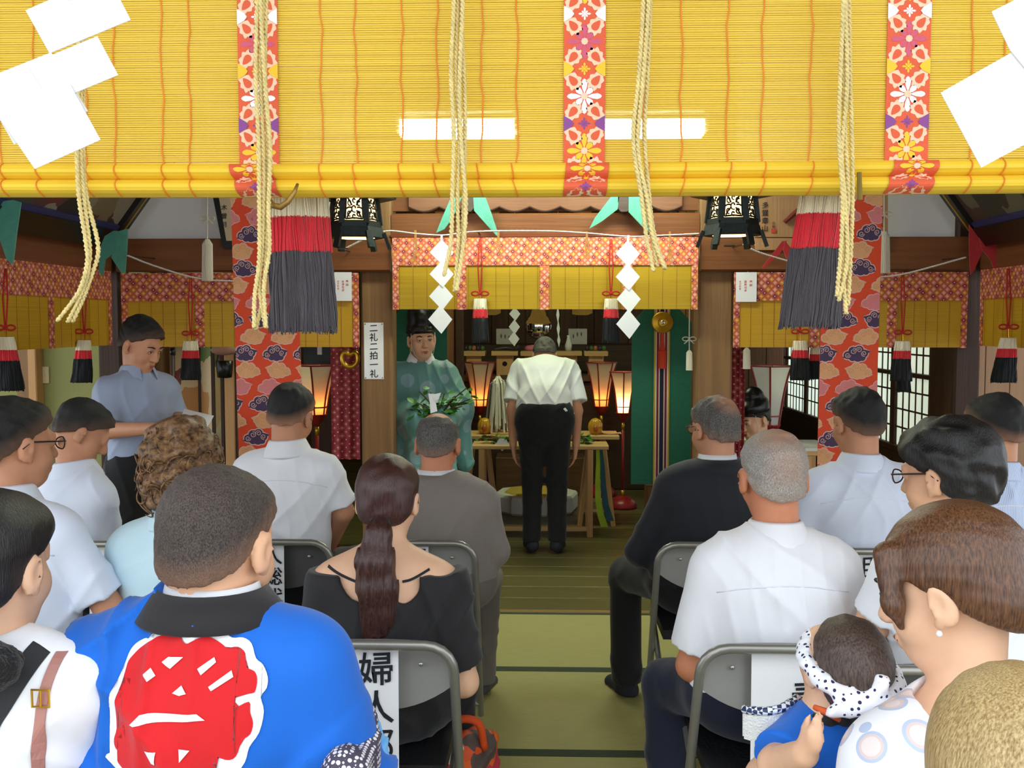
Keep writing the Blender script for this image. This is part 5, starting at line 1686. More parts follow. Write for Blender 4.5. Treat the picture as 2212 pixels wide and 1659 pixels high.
# ------------------------------------------------------------------ folding chairs
M_CHP = mat('grey_back_panel', '#8d8b86', .55, (20, 20, 20), .06)
M_CHD = mat('dark_back_panel', '#4c4c4a', .55, (20, 20, 20), .06)
M_VIN = mat('black_vinyl', '#1b1b1d', .45, (30, 30, 30), .15, .2, (80, 80, 80))
M_TUBE = mat('grey_tube', '#9a9890', .35, (30, 30, 30), .06, metal=.6)
CHAIR_ME = {}
def chair(x, y, label, rot=0.0, dark=False, text=None, tx=0.0, tw=.2, th=.32, tsize=.085, rows=None, tdown=0.0):
    t = thing('folding_chair', label, 'chair', (x, y, 0), 'grey folding chairs')
    t.rotation_euler = (0, 0, rot)
    W = .20; H = .78
    def part(name, mk, m, sm=True):
        key = (name, m.name)
        if key in CHAIR_ME:
            o = bpy.data.objects.new(name.split('#')[0], CHAIR_ME[key]); COL.objects.link(o)
        else:
            o = mk().build(name.split('#')[0], m, None, smooth=sm); CHAIR_ME[key] = o.data
            if sm: smooth_angle(o, 40)
        o.parent = t
        return o
    def back():
        pts = [(-W, .30, .02), (-W, .12, .40)]
        pts += [(-W, -.02, H - .07)] + [(-W + .07 - .07 * math.cos(a), -.02 - .012 * math.sin(a), H - .07 + .07 * math.sin(a)) for a in np.linspace(.3, PI / 2, 5)]
        pts += [(W - .07 + .07 * math.sin(a), -.02 - .012 * math.cos(a), H - .07 + .07 * math.cos(a)) for a in np.linspace(0, PI / 2 - .3, 5)]
        pts += [(W, -.02, H - .07), (W, .12, .40), (W, .30, .02)]
        return MB().tube(pts, .0125, 10)
    part('back_frame', back, M_TUBE)
    def panel():
        mb = MB(); n = 16; rows_ = 5
        for i in range(n + 1):
            u = -1 + 2 * i / n
            ex = max(0, abs(u * (W - .004)) - (W - .07)); zt = H - .006 - (.07 - math.sqrt(max(0, .07 ** 2 - ex ** 2))); zb_ = min(zt - .004, H - .185 + .075 * abs(u) ** 2.2)
            for j in range(rows_ + 1):
                v = j / rows_
                z = zb_ + (zt - zb_) * v
                mb.v.append((u * (W - .004), -.022 + .04 * (1 - u * u) * .6 - .02 * (1 - v) * 0 + .02, z))
        R = rows_ + 1
        for i in range(n):
            for j in range(rows_):
                a = i * R + j
                mb.f.append((a, a + R, a + R + 1, a + 1)); mb.mi.append(0)
        off = len(mb.v)
        mb.v += [(x_, y_ + .012, z_) for x_, y_, z_ in mb.v[:off]]
        mb.f += [tuple(off + i for i in reversed(f)) for f in mb.f[:]]; mb.mi += [0] * (len(mb.f) - len(mb.mi))
        for j in range(rows_):
            a = j; mb.f.append((a, a + 1, off + a + 1, off + a)); b_ = n * R + j; mb.f.append((b_ + 1, b_, off + b_, off + b_ + 1)); mb.mi += [0, 0]
        for i in range(n):
            a = i * R; mb.f.append((a + R, a, off + a, off + a + R)); b_ = i * R + rows_; mb.f.append((b_, b_ + R, off + b_ + R, off + b_)); mb.mi += [0, 0]
        return mb
    part('back_panel', panel, M_CHD if dark else M_CHP)
    def rear():
        mb = MB()
        return mb.tube([(-W + .022, .33, .43), (-W + .022, .06, .30), (-W + .022, -.16, .02)], .011, 8)
    part('rear_leg', rear, M_METAL)
    part('rear_leg#r', lambda: MB().tube([(W - .022, .33, .43), (W - .022, .06, .30), (W - .022, -.16, .02)], .011, 8), M_METAL)
    part('seat', lambda: MB().slab([(-.172, .02, .42), (.172, .02, .42), (.178, .38, .43), (.15, .42, .43), (-.15, .42, .43), (-.178, .38, .43)], (0, 0, .035)), M_VIN, False)
    part('cross_bar', lambda: MB().tube([(-W, .27, .075), (W, .27, .075)], .009, 8).tube([(-W + .022, -.13, .06), (W - .022, -.13, .06)], .009, 8), M_TUBE)
    for sx, nm in ((-1, 'rivet'), (1, 'rivet#r')):
        part(nm, lambda sx=sx: MB().ball((sx * (W - .085), .004, H - .06), (.006, .003, .006), 8, 5), M_METAL)
    if text is not None:
        mb = MB(); y_ = -.004
        np_ = MB().slab([(tx - tw / 2, y_, H - .012), (tx + tw / 2, y_, H - .012), (tx + tw / 2, y_ - .004, H - .012 - th), (tx - tw / 2, y_ - .004, H - .012 - th)], (0, .002, 0)).build('name_paper', M_PAPER2, None); np_.parent = t
        write(mb, text, (tx + (rows or 0), y_ - .004, H - .012 - tdown - tsize * .62), tsize, tsize * 1.08)
        if mb.v:
            mb.build('brushed_lettering', M_INK, None, fix=False).parent = np_
    return t
# ------------------------------------------------------------------ people
def skin_mat(name, col):
    return mat(name, col, .5, (25, 25, 25), .08, .06, (140, 140, 140), spec=.35)
SK = skin_mat('skin_tan', '#c98e6c'); SK2 = skin_mat('skin_light', '#e0ac88'); SK3 = skin_mat('skin_ruddy', '#cf8763'); SKW = skin_mat('skin_fair', '#e8b896')
def hair_mat(name, col, light, streak=(90, 90, 14), rough=.38, bump=.5):
    if name in MATS: return MATS[name]
    N = NT(name)
    tc = N.n('ShaderNodeTexCoord')
    mp = N.n('ShaderNodeMapping', i_Scale=streak); N.l(tc.outputs['Object'], mp.inputs[0])
    n1 = N.n('ShaderNodeTexNoise', i_Scale=1.0, i_Detail=4.0, i_Roughness=.65); N.l(mp.outputs[0], n1.inputs[0])
    cr = N.n('ShaderNodeValToRGB'); N.l(n1.outputs[0], cr.inputs[0])
    cr.color_ramp.elements[0].position = .35; cr.color_ramp.elements[0].color = (*lin(col), 1)
    cr.color_ramp.elements[1].position = .72; cr.color_ramp.elements[1].color = (*lin(light), 1)
    at_ = N.n('ShaderNodeVertexColor'); at_.layer_name = 'thin'
    N.l(N.mix(at_.outputs[0], cr.outputs[0], lin('#c08a68')), N.b.inputs['Base Color'])
    N.b.inputs['Roughness'].default_value = rough
    N.b.inputs['Specular IOR Level'].default_value = .45
    bp = N.n('ShaderNodeBump', i_Strength=bump, i_Distance=.006)
    N.l(n1.outputs[0], bp.inputs['Height']); N.l(bp.outputs[0], N.b.inputs['Normal'])
    MATS[name] = N.m
    return N.m
H_BLACK = hair_mat('hair_black', '#0d0c0c', '#2a2624', (330, 330, 40))
H_CROP = hair_mat('hair_cropped', '#1c1716', '#6a5a50', (520, 520, 300), .6, .6)
H_CROPB = hair_mat('hair_cropped_black', '#090808', '#24211f', (480, 480, 220), .6, .6)
H_GREY = hair_mat('hair_grey', '#2c2b2a', '#807b74', (420, 420, 160), .6)
H_WHITE = hair_mat('hair_white', '#77726c', '#cfcac2', (460, 460, 240), .6)
H_BROWN = hair_mat('hair_brown', '#2a1614', '#5c3a34', (480, 480, 16), .32, .3)
H_CHEST = hair_mat('hair_chestnut', '#3a2216', '#7a5236', (420, 260, 26), .32, .3)
H_CURL = hair_mat('hair_curly', '#3a2416', '#a57c52', (60, 60, 60), .5, .7)
H_BLOND = hair_mat('hair_straw', '#8a6c3c', '#d8bf8a', (420, 420, 14), .4, .3)
H_BABY = hair_mat('hair_baby', '#2c2320', '#6a564a', (380, 380, 60), .5, .3)

def cloth(name, col, var=.05, bump=.25, bs=(16, 16, 10), rough=.8, sheen=.15):
    return mat(name, col, rough, (9, 9, 6), var, bump, bs, sheen=sheen)
C_WHITE = cloth('white_shirt', '#f0f1f5'); C_WHITE2 = cloth('white_shirt_b', '#e9ecf6'); C_LBLUE = cloth('pale_blue_shirt', '#dfe6f6')
C_AQUA = cloth('aqua_blouse', '#c4e0ea'); C_SUITG = cloth('taupe_suit', '#867d75', .06, .12, (120, 120, 120)); C_SUITN = cloth('navy_suit', '#1c1d24', .1, .12, (120, 120, 120))
C_BLACKD = cloth('black_dress', '#201e20', .1); C_BLACKT = cloth('black_trousers', '#0d0d0f', .12); C_NAVYT = cloth('navy_trousers', '#1a2036', .12)
C_GREYB = cloth('grey_blue_shirt', '#9aa6bd', .06); C_HAPPI = cloth('blue_happi', '#0b66cc', .1, .3, (12, 12, 6)); C_COLLK = cloth('black_collar', '#221f21', .1)
C_GREYT = cloth('taupe_trousers', '#6e675e', .06)
def stripe_cloth(name, a, b, sc):
    N = NT(name)
    tc = N.n('ShaderNodeTexCoord')
    wv = N.n('ShaderNodeTexWave', i_Scale=sc, i_Distortion=.6); wv.bands_direction = 'X'
    N.l(tc.outputs['Object'], wv.inputs[0])
    N.l(N.mix(wv.outputs[1], lin(a), lin(b)), N.b.inputs['Base Color'])
    N.b.inputs['Roughness'].default_value = .8
    nz = N.n('ShaderNodeTexNoise', i_Scale=14.0, i_Detail=3.0); N.l(tc.outputs['Object'], nz.inputs[0])
    bp = N.n('ShaderNodeBump', i_Strength=.25, i_Distance=.01); N.l(nz.outputs[0], bp.inputs['Height']); N.l(bp.outputs[0], N.b.inputs['Normal'])
    return N.m
C_STRIPE = stripe_cloth('blue_striped_shirt', '#e4ecfa', '#9db4e0', 60)

def folds(seed, amp=.004, sc=1.0):
    """soft creases running down and across the cloth"""
    r = np.random.RandomState(seed)
    a = r.uniform(0, 6.28, 10); k = r.uniform(.8, 1.25, 6)
    def f(x, y, z):
        w1 = 1.1 * np.sin(11 * z + a[0]) + .8 * np.sin(17 * x + a[6])
        d = np.abs(np.sin(.5 * (62 * sc * k[0] * x + 34 * sc * k[1] * z + w1 * 1.6 + a[1])))
        d = (1 - d) ** 2 * np.clip(.1 + 1.2 * np.sin(9 * z + 7 * x + a[2]), 0, 1)
        e = np.abs(np.sin(.5 * (54 * sc * k[2] * x - 46 * sc * k[3] * z + 1.5 * np.sin(13 * x + a[3]) + a[4])))
        e = (1 - e) ** 2 * np.clip(.1 + 1.2 * np.sin(8 * x - 11 * z + a[5]), 0, 1)
        g = np.abs(np.sin(.5 * (84 * sc * k[4] * x + 9 * sc * z + 1.4 * np.sin(12 * z + a[7]))))
        g = (1 - g) ** 2 * np.clip(.2 + np.sin(6 * z - 9 * x + a[8]), 0, 1)
        return -amp * 2.4 * (d + .9 * e + .6 * g) + .5 * amp * np.sin(15 * x + 13 * z + a[9]) + 0 * y
    return f
def rough_noise(seed, amp, fr):
    r = np.random.RandomState(seed)
    K = r.normal(0, 1, (5, 3)); K = K / np.linalg.norm(K, axis=1)[:, None] * fr; P_ = r.uniform(0, 6.28, 5)
    def f(x, y, z):
        s = 0
        for k, p in zip(K, P_):
            s = s + np.sin(k[0] * x + k[1] * y + k[2] * z + p + 1.3 * np.sin(.6 * (k[1] * x + k[2] * y - k[0] * z)))
        return amp * s / 3
    return f

class Frame:
    """head frame: centre, rotation, scale"""
    def __init__(s, c, yaw=0, pitch=0, roll=0, k=1.0):
        s.c = Vector(c); s.k = k
        s.R = (Matrix.Rotation(math.radians(yaw), 3, 'Z') @ Matrix.Rotation(math.radians(pitch), 3, 'X') @ Matrix.Rotation(math.radians(roll), 3, 'Y'))
    def __call__(s, x, y, z):
        return s.c + s.R @ (Vector((x, y, z)) * s.k)
    def rr(s, *r):
        return tuple(q * s.k for q in r)

def head_field(F, hd, face=True, ear=1.0):
    R = hd.R
    F.ell(hd(0, -.012, .03), hd.rr(.074, .094, .084), R, k=.02)
    F.ell(hd(0, .028, -.03), hd.rr(.061, .064, .082), R, k=.03)
    F.ell(hd(0, .046, -.082), hd.rr(.040, .040, .030), R, k=.03)
    for sx in (-1, 1):
        F.ell(hd(sx * .04, .05, -.035), hd.rr(.026, .032, .03), R, k=.02)
        Re = R @ Matrix.Rotation(math.radians(sx * -18), 3, 'Z') @ Matrix.Rotation(math.radians(-12), 3, 'X')
        F.ell(hd(sx * .0795, -.008, -.008), hd.rr(.0095 * ear, .020, .033), Re, k=.006)
        F.ell(hd(sx * .090, -.002, -.004), hd.rr(.007, .011, .019), Re, k=.004, mode='-')
        F.ell(hd(sx * .076, .004, -.034), hd.rr(.008, .009, .011), Re, k=.006)
    if face:
        F.cap(hd(0, .090, .012), hd(0, .108, -.028), .008 * hd.k, .0125 * hd.k, k=.012)
        for sx in (-1, 1):
            F.ell(hd(sx * .011, .100, -.033), hd.rr(.009, .009, .007), R, k=.008)
            F.ell(hd(sx * .031, .100, .006), hd.rr(.017, .014, .009), R, k=.012, mode='-')
            F.ell(hd(sx * .031, .083, .004), hd.rr(.015, .010, .009), R, k=.004)
        F.cap(hd(-.036, .084, .024), hd(.036, .084, .024), .009 * hd.k, k=.02)
        F.cap(hd(-.017, .092, -.060), hd(.017, .092, -.060), .0058 * hd.k, k=.006)
        F.cap(hd(-.014, .091, -.070), hd(.014, .091, -.070), .0058 * hd.k, k=.006)

def face_parts(t, hd, hairm, glasses=None, brow=True):
    dk = mat('eye_dark', '#1a1210', .2)
    lipm = mat('lips', '#a85c50', .5)
    for sx in (-1, 1):
        eye = MB().ball(hd(sx * .031, .0925, .004), hd.rr(.0105, .0028, .0042), 12, 6, hd.R).build('eye', mat('eye_white', '#d8cfc8', .3), t, smooth=True)
        MB().ball(hd(sx * .031, .0945, .004), hd.rr(.0046, .0018, .0040), 10, 6, hd.R).build('iris', dk, eye, smooth=True)
        MB().tube([hd(sx * .018, .0945, .0085), hd(sx * .031, .0965, .0100), hd(sx * .044, .0905, .0070)], .0014 * hd.k, 5).build('eyelid', dk, eye, smooth=True)
        MB().tube([hd(sx * .016, .0975, .026), hd(sx * .032, .0965, .031), hd(sx * .049, .083, .026)], [.003 * hd.k, .0036 * hd.k, .002 * hd.k], 6).build('eyebrow', hairm, t, smooth=True)
    MB().tube([hd(-.021, .0915, -.064), hd(-.008, .0985, -.061), hd(0, .0985, -.062), hd(.008, .0985, -.061), hd(.021, .0915, -.064)], [.002, .0042, .004, .0042, .002], 6).build('upper_lip', lipm, t, smooth=True)
    MB().tube([hd(-.018, .0915, -.067), hd(0, .098, -.0705), hd(.018, .0915, -.067)], [.002, .0048, .002], 6).build('lower_lip', lipm, t, smooth=True)

def add_glasses(t, hd, m):
    g = MB()
    for sx in (-1, 1):
        g.tube([hd(sx * .033 + .022 * math.cos(a), .112 - .006 * abs(math.cos(a)), .004 + .016 * math.sin(a)) for a in np.linspace(0, 2 * PI, 18, False)], .0018 * hd.k, 5, closed=True)
        g.tube([hd(sx * .055, .108, .01), hd(sx * .078, .08, .012), hd(sx * .084, .0, .012), hd(sx * .083, -.02, -.005)], .0022 * hd.k, 5)
    g.tube([hd(-.011, .113, .006), hd(.011, .113, .006)], .0018 * hd.k, 5)
    gl = g.build('glasses', m, t, smooth=True)
    for sx in (-1, 1):
        mb = MB()
        mb.add([hd(sx * .033 + .0215 * math.cos(a), .112, .004 + .0155 * math.sin(a)) for a in np.linspace(0, 2 * PI, 18, False)], [tuple(range(18))])
        mb.build('lens', LENS, gl)
N_ = NT('clear_lens'); N_.b.inputs['Transmission Weight'].default_value = 1; N_.b.inputs['Roughness'].default_value = .02; N_.b.inputs['IOR'].default_value = 1.05
LENS = N_.m

def thin_attr(fn):
    def ex(me, V):
        att = me.color_attributes.new('thin', 'FLOAT_COLOR', 'POINT')
        v = fn(V) if fn else np.zeros(len(V))
        col = np.zeros((len(V), 4), dtype=np.float32); col[:, 0] = col[:, 1] = col[:, 2] = v; col[:, 3] = 1
        att.data.foreach_set('color', col.ravel())
    return ex

def short_hair(t, hd, m, thick=.008, nape=-.062, front=.07, bald=None, seed=0, rough=.0025, fr=160, side=True, h=.0045, top=0.0, thin=None, name='hair', fade=None):
    F = Field(h, rough_noise(seed, rough, fr))
    R = hd.R; e = thick
    F.ell(hd(0, -.016, .034 + top * .4), hd.rr(.074 + e * .75, .094 + e * .9, .082 + e + top), R, k=.01)
    F.ell(hd(0, -.047, -.028), hd.rr(.062 + e * .5, .053 + e * .5, .052), R, k=.03)
    F.ell(hd(0, .03, .055), hd.rr(.066 + e, .055 + e, .048 + e + top), R, k=.02)
    # hairline: lower at the nape, higher at the brow
    n_ = Vector((0, (front - nape), -.185)).normalized()
    F.plane(hd(0, -.1, nape), hd.R @ n_)
    if side:
        for sx in (-1, 1):
            F.ell(hd(sx * .087, .004, -.022), hd.rr(.024, .029, .044), R, k=.008, mode='-')
    F.ell(hd(0, .105, -.005), hd.rr(.075, .05, .062), R, k=.012, mode='-')
    for (c, r) in (bald or []):
        F.ell(hd(*c), hd.rr(*r), R, k=.02, mode='-')
    fn = None
    if thin or fade:
        def fn(V):
            s = np.zeros(len(V))
            for (c, r, a) in thin or []:
                c = np.array(hd(*c)); d = np.linalg.norm(V - c, axis=1)
                s = np.maximum(s, a * np.clip(1.3 - d / (r * hd.k), 0, 1))
            if fade:
                L = (V - np.array(hd.c)) @ np.array(R) / hd.k
                lim = nape + (front - nape) * (L[:, 1] + .1) / .185
                s = np.maximum(s, fade * np.clip(1 - (L[:, 2] - lim) / .055, 0, 1))
            return s
    return F.build(name, m, t, thin_attr(fn))

def hand(F, w_, d, side, n, s=1.0, curl=.5):
    """hand at wrist: d = direction, side = towards the thumb, n = palm normal"""
    d = Vector(d).normalized(); side = Vector(side).normalized(); n = Vector(n).normalized(); w_ = Vector(w_)
    for o in (-.022, -.007, .008, .022):
        F.cap(w_ + side * o * .6 * s, w_ + d * .078 * s + side * o * s, .015 * s, .0125 * s, k=.012)
    for i, (o, L) in enumerate(((.026, .066), (.009, .076), (-.009, .07), (-.026, .054))):
        b = w_ + d * .080 * s + side * o * s
        m1 = b + (d * math.cos(curl * .6) + n * math.sin(curl * .6)) * L * .55 * s
        m2 = m1 + (d * math.cos(curl * 1.5) + n * math.sin(curl * 1.5)) * L * .5 * s
        F.cap(b - d * .01, m1, .0088 * s, .008 * s, k=.004); F.cap(m1, m2, .008 * s, .0065 * s, k=.003)
    b = w_ + d * .022 * s + side * .026 * s
    m1 = b + (d * .7 + side * .6 + n * .3).normalized() * .04 * s
    F.cap(b, m1, .0125 * s, .0095 * s, k=.01)
    F.cap(m1, m1 + (d * .9 + side * .1 + n * .35).normalized() * .03 * s, .0095 * s, .0075 * s, k=.004)

def rot2(b):
    b = math.radians(b)
    return Vector((math.cos(b), math.sin(b), 0)), Vector((-math.sin(b), math.cos(b), 0))

def neck_band(root, j, hd, m, name, r0, r1, z0, z1, gap, fw, th=.004):
    c0 = j['neck'] + fw * .01
    mb = MB(); n = 26
    bx = Vector((fw.y, -fw.x, 0))
    for i in range(n + 1):
        a = PI / 2 + gap + (2 * PI - 2 * gap) * i / n
        drop = -.05 * max(0, math.sin(a)) ** 2
        for r, z in ((r0, z1 - .01), (r0 + .001, z1), (r0 + th, z1 + .002), (r1 + th, z0), (r1, z0 - .006)):
            mb.v.append(c0 + bx * (r * 1.08 * math.cos(a)) + fw * (r * math.sin(a)) + Vector((0, 0, z + drop)))
    for i in range(n):
        for k in range(4):
            a = 5 * i + k; mb.f.append((a, a + 5, a + 6, a + 1))
    mb.mi = [0] * len(mb.f)
    return mb.build(name, m, root, smooth=True, fix=False)

def person(label, head, headrot=(0, 0, 0), hk=1.0, body=0, sw=.155, skin=SK, top=C_WHITE, bottom=C_BLACKT, lean=.04, side=0.0, pelvis_z=.60, bulk=1.0,
           sleeve='short', collar=None, hair=None, seed=1, h=.0075, J=None, glasses=None, face=False, shoes=None, neck_drop=.165, group='people',
           shirt_name='shirt', fold=.0030, stand=False, top_h=.0065, extra_top=None, knee_spread=.14, neck_r=.056, tuck=True, no_legs=False, sleeve_r=.056, socks=None, jacket=False):
    """a figure built round its head centre; joints may be overridden in J (world coordinates)"""
    hd = Frame(head, *headrot, hk)
    rt, fw = rot2(body)
    hx = Vector(head)
    j = {}
    nb = hx - fw * .035 + Vector((0, 0, -neck_drop)); j['neck'] = nb
    pel = Vector((hx.x, hx.y, 0)) - fw * (lean - .02) + rt * side; pel.z = pelvis_z if not stand else (.93 if pelvis_z == .60 else pelvis_z)
    j['pelvis'] = pel
    j['chest'] = pel.lerp(nb, .66); j['waist'] = pel.lerp(nb, .32)
    for s, q in ((-1, 'L'), (1, 'R')):
        sh = nb + rt * s * sw + Vector((0, 0, -.058 if jacket else -.075)); j['sh' + q] = sh
        j['el' + q] = sh + rt * s * .05 + fw * .03 + Vector((0, 0, -.27))
        j['wr' + q] = j['el' + q] - rt * s * .06 + fw * .22 + Vector((0, 0, -.03))
        if stand:
            j['hip' + q] = pel + rt * s * .085 + Vector((0, 0, -.03))
            j['kn' + q] = Vector((j['hip' + q].x, j['hip' + q].y, .49)) + rt * s * .01 + fw * .01
            j['an' + q] = Vector((j['kn' + q].x, j['kn' + q].y, .09)) - fw * .01
        else:
            j['hip' + q] = pel + rt * s * .09 + Vector((0, 0, -.02))
            j['kn' + q] = pel + rt * s * knee_spread + fw * .44 + Vector((0, 0, -.01)); j['kn' + q].z = max(.40, min(.54, pelvis_z - .06))
            j['an' + q] = j['kn' + q] + fw * .02; j['an' + q].z = .09
    j.update({k: Vector(v) for k, v in (J or {}).items()})
    root = thing('person', label, 'person', (pel.x, pel.y, 0), group)
    bl = bulk
    # ---- body, one skin
    F = Field(h)
    def torso(F, e, arms_e=None, k=.05):
        Rb = Matrix.Rotation(math.radians(body), 3, 'Z')
        up = (j['neck'] - j['pelvis']).normalized()
        Rt = Matrix((rt, up.cross(rt), up)).transposed()
        F.ell(j['pelvis'], (.165 * bl + e, .115 * bl + e, .12 + e), Rt, k=k)
        F.ell(j['waist'], (.148 * bl + e, .108 * bl + e, .15 + e), Rt, k=k)
        F.ell(j['chest'], (.158 * bl + e, .112 * bl + e, .165 + e), Rt, k=k)
        mid = (j['shL'] + j['shR']) / 2
        F.cap(j['shL'] - (j['shL'] - mid) * .1, j['shR'] - (j['shR'] - mid) * .1, .050 + e, k=k)
        for q in 'LR':
            F.cap(j['neck'] + Vector((0, 0, -.03)), j['sh' + q].lerp(j['neck'], .25) + Vector((0, 0, -.0)), .047 + e, .046 + e, k=k)
    torso(F, 0)
    F.cap(hd(0, -.022, -.045), j['neck'] + Vector((0, 0, -.02)), neck_r, neck_r + .006, k=.03)
    head_field(F, hd, face=True)
    for s, q in ((-1, 'L'), (1, 'R')):
        F.cap(j['sh' + q], j['el' + q], .047, .040, k=.03)
        F.cap(j['el' + q], j['wr' + q], .040, .026, k=.015)
        d = (j['wr' + q] - j['el' + q]).normalized()
        th = j.get('thumb' + q) or (-rt * s + Vector((0, 0, .5))); pn = j.get('palm' + q) or Vector((0, 0, -1)); 
        hand(F, j['wr' + q] + d * .01, j.get('hd' + q) or d, th, pn, .95, j['curl'][0] if 'curl' in j else .6)
        F.cap(j['hip' + q], j['kn' + q], .075 * bl ** .5, .052, k=.04)
        F.cap(j['kn' + q], j['an' + q], .050, .034, k=.02)
        f2 = (fw + rt * s * .25).normalized()
        fl = j['an' + q].z - .055
        F.cap(j['an' + q] + Vector((0, 0, -.03)) - f2 * .03, j['an' + q] + f2 * .12 + Vector((0, 0, -.055)), .034, .028, k=.02)
    F.build('body', skin, root)
    # ---- clothes
    G = Field(top_h, folds(seed, fold))
    e = .014 if not jacket else .024
    torso(G, e)
    upn = (j['neck'] - j['chest']).normalized()
    frac = {'short': .80, 'long': 1.0, 'cap': .45, 'none': 0}[sleeve]
    for q in 'LR':
        a = j['sh' + q]; b = j['el' + q]; d = (b - a).normalized()
        if sleeve == 'long':
            G.cap(a, b, sleeve_r, sleeve_r * .92, k=.03)
            w2 = j['wr' + q]; d2 = (w2 - b).normalized()
            G.cap(b, w2 + d2 * .02, sleeve_r * .92, sleeve_r * .62, k=.02, cut=[(w2, d2)])
        elif frac:
            en = a.lerp(b, frac)
            G.cap(a, en + d * .05, sleeve_r, sleeve_r * 1.12, k=.03, cut=[(en, d)])
    if tuck and not jacket:
        pass
    if extra_top: extra_top(G, j, rt, fw)
    # opening round the neck
    G.cap(j['neck'] + Vector((0, 0, .02)) + fw * .005, hd(0, -.02, -.05), neck_r + .004, neck_r + .02, k=.012, mode='-')
    G.build(shirt_name, top, root)
    P = Field(.0085, folds(seed + 50, .0025))
    Rb = Matrix.Rotation(math.radians(body), 3, 'Z')
    P.ell(j['pelvis'] + Vector((0, 0, -.03)), (.172 * bl + .014, (.132 if stand else .12) * bl + .018, .19 if stand else .125), Rb, k=.04, cut=[(j['pelvis'] + Vector((0, 0, .08)), (0, 0, 1))] if stand else None)
    for q in 'LR':
        P.cap(j['hip' + q], j['kn' + q], .092 * bl ** .5, .070, k=.04)
        a2 = j['an' + q]; d = (a2 - j['kn' + q]).normalized()
        P.cap(j['kn' + q], a2 + d * .03, .068, .062, k=.02, cut=[(a2 + d * .005, d)])
    P.build('trousers' if bottom is not C_BLACKD else 'skirt', bottom, root)
    for s, q in ((-1, 'L'), (1, 'R')):
        S = Field(.0075)
        f2 = (fw + rt * s * .25).normalized()
        S.cap(j['an' + q] + Vector((0, 0, .03)), j['an' + q] + Vector((0, 0, -.035)), .041, .043, k=.02)
        S.cap(j['an' + q] + Vector((0, 0, -.035)) - f2 * .03, j['an' + q] + f2 * .125 + Vector((0, 0, -.053)), .041, .034, k=.02)
        S.plane((0, 0, .004), (0, 0, -1))
        S.build('sock', socks or mat('dark_socks', '#26262c', .9), root)
    if jacket:
        neck_band(root, j, hd, top, 'jacket_collar', neck_r + .018, neck_r + .052, .012, .056, .5, fw, .006)
        neck_band(root, j, hd, C_WHITE, 'shirt_collar', neck_r + .006, neck_r + .016, .02, .072, .4, fw)
    if collar and not jacket:
        n_ax = (hd(0, -.02, -.06) - j['neck']).normalized()
        n_ax = (n_ax + Vector((0, 0, .6))).normalized()
        x_ = n_ax.cross(fw).normalized(); y_ = x_.cross(n_ax)
        if y_.dot(fw) < 0: y_ = -y_
        c0 = j['neck'] + Vector((0, 0, .0)) + fw * .004
        mb = MB(); n = 28
        prof = [(neck_r + .004, .050), (neck_r + .008, .058), (neck_r + .014, .052), (neck_r + .036, .006), (neck_r + .040, -.006), (neck_r + .030, -.008)]
        gap = .45
        for i in range(n + 1):
            a = PI / 2 + gap + (2 * PI - 2 * gap) * i / n
            for r, z in prof:
                ext = 1.0
                mb.v.append(c0 + x_ * (r * math.cos(a)) + y_ * (r * 1.08 * math.sin(a)) + n_ax * (z - (.018 if i in (0, n) and r > neck_r + .025 else 0)))
        m_ = len(prof)
        for i in range(n):
            for k in range(m_ - 1):
                a = i * m_ + k
                mb.f.append((a, a + m_, a + m_ + 1, a + 1)); mb.mi.append(0)
        mb.build('collar', collar, root, smooth=True, fix=False)
    if glasses: add_glasses(root, hd, glasses)
    if face: face_parts(root, hd, H_BLACK)
    if hair: hair(root, hd)
    return root, hd, j
# ------------------------------------------------------------------ the seated people
def hc(px, ptop, Y, k=1.0, dz=.113):
    """head centre from the pixel of its top"""
    a = at(px, ptop, Y)
    return Vector((a.x, Y, a.z - dz * k))
def child(root, name):
    for o in root.children:
        if o.name.split('.')[0] == name: return o
def bvh_of(o):
    me = o.data; off = Vector((0, 0, 0)); p = o.parent
    while p is not None:
        off += p.location; p = p.parent
    return BVHTree.FromPolygons([v.co + off for v in me.vertices], [tuple(q.vertices) for q in me.polygons])
def drape(root, tree, pts, Yg, wd, m, name, lift=.006, th=.003):
    """a strap lying on the garment along a line given in picture points"""
    P = curve_pts([at(x, y, Yg) for x, y in pts], 6)
    mb = MB(); rows = []
    for i, p in enumerate(P):
        d = (P[min(i + 1, len(P) - 1)] - P[max(i - 1, 0)]).normalized()
        sd = Vector((d.z, 0, -d.x))
        row = []
        for u in (-1, -.33, .33, 1):
            q = p + sd * (u * wd / 2)
            h_, n_, _, _ = tree.ray_cast(Vector((q.x, Yg - .5, q.z)), Vector((0, 1, 0)))
            if h_: row.append(Vector((q.x, h_.y - lift, q.z)))
        if len(row) == 4: rows.append(row)
    for r in rows: mb.v += r
    n = len(rows)
    for r in rows: mb.v += [v + Vector((0, th, 0)) for v in r]
    o = 4 * n
    for i in range(n - 1):
        for k in range(3):
            a = 4 * i + k
            mb.f += [(a, a + 1, a + 5, a + 4), (o + a + 4, o + a + 5, o + a + 1, o + a)]
        a = 4 * i; mb.f += [(a, a + 4, o + a + 4, o + a), (a + 7, a + 3, o + a + 3, o + a + 7)]
    mb.mi = [0] * len(mb.f)
    return mb.build(name, m, root, smooth=False)

Y1, Y2, Y3 = 3.80, 2.66, 1.62
SH = short_hair
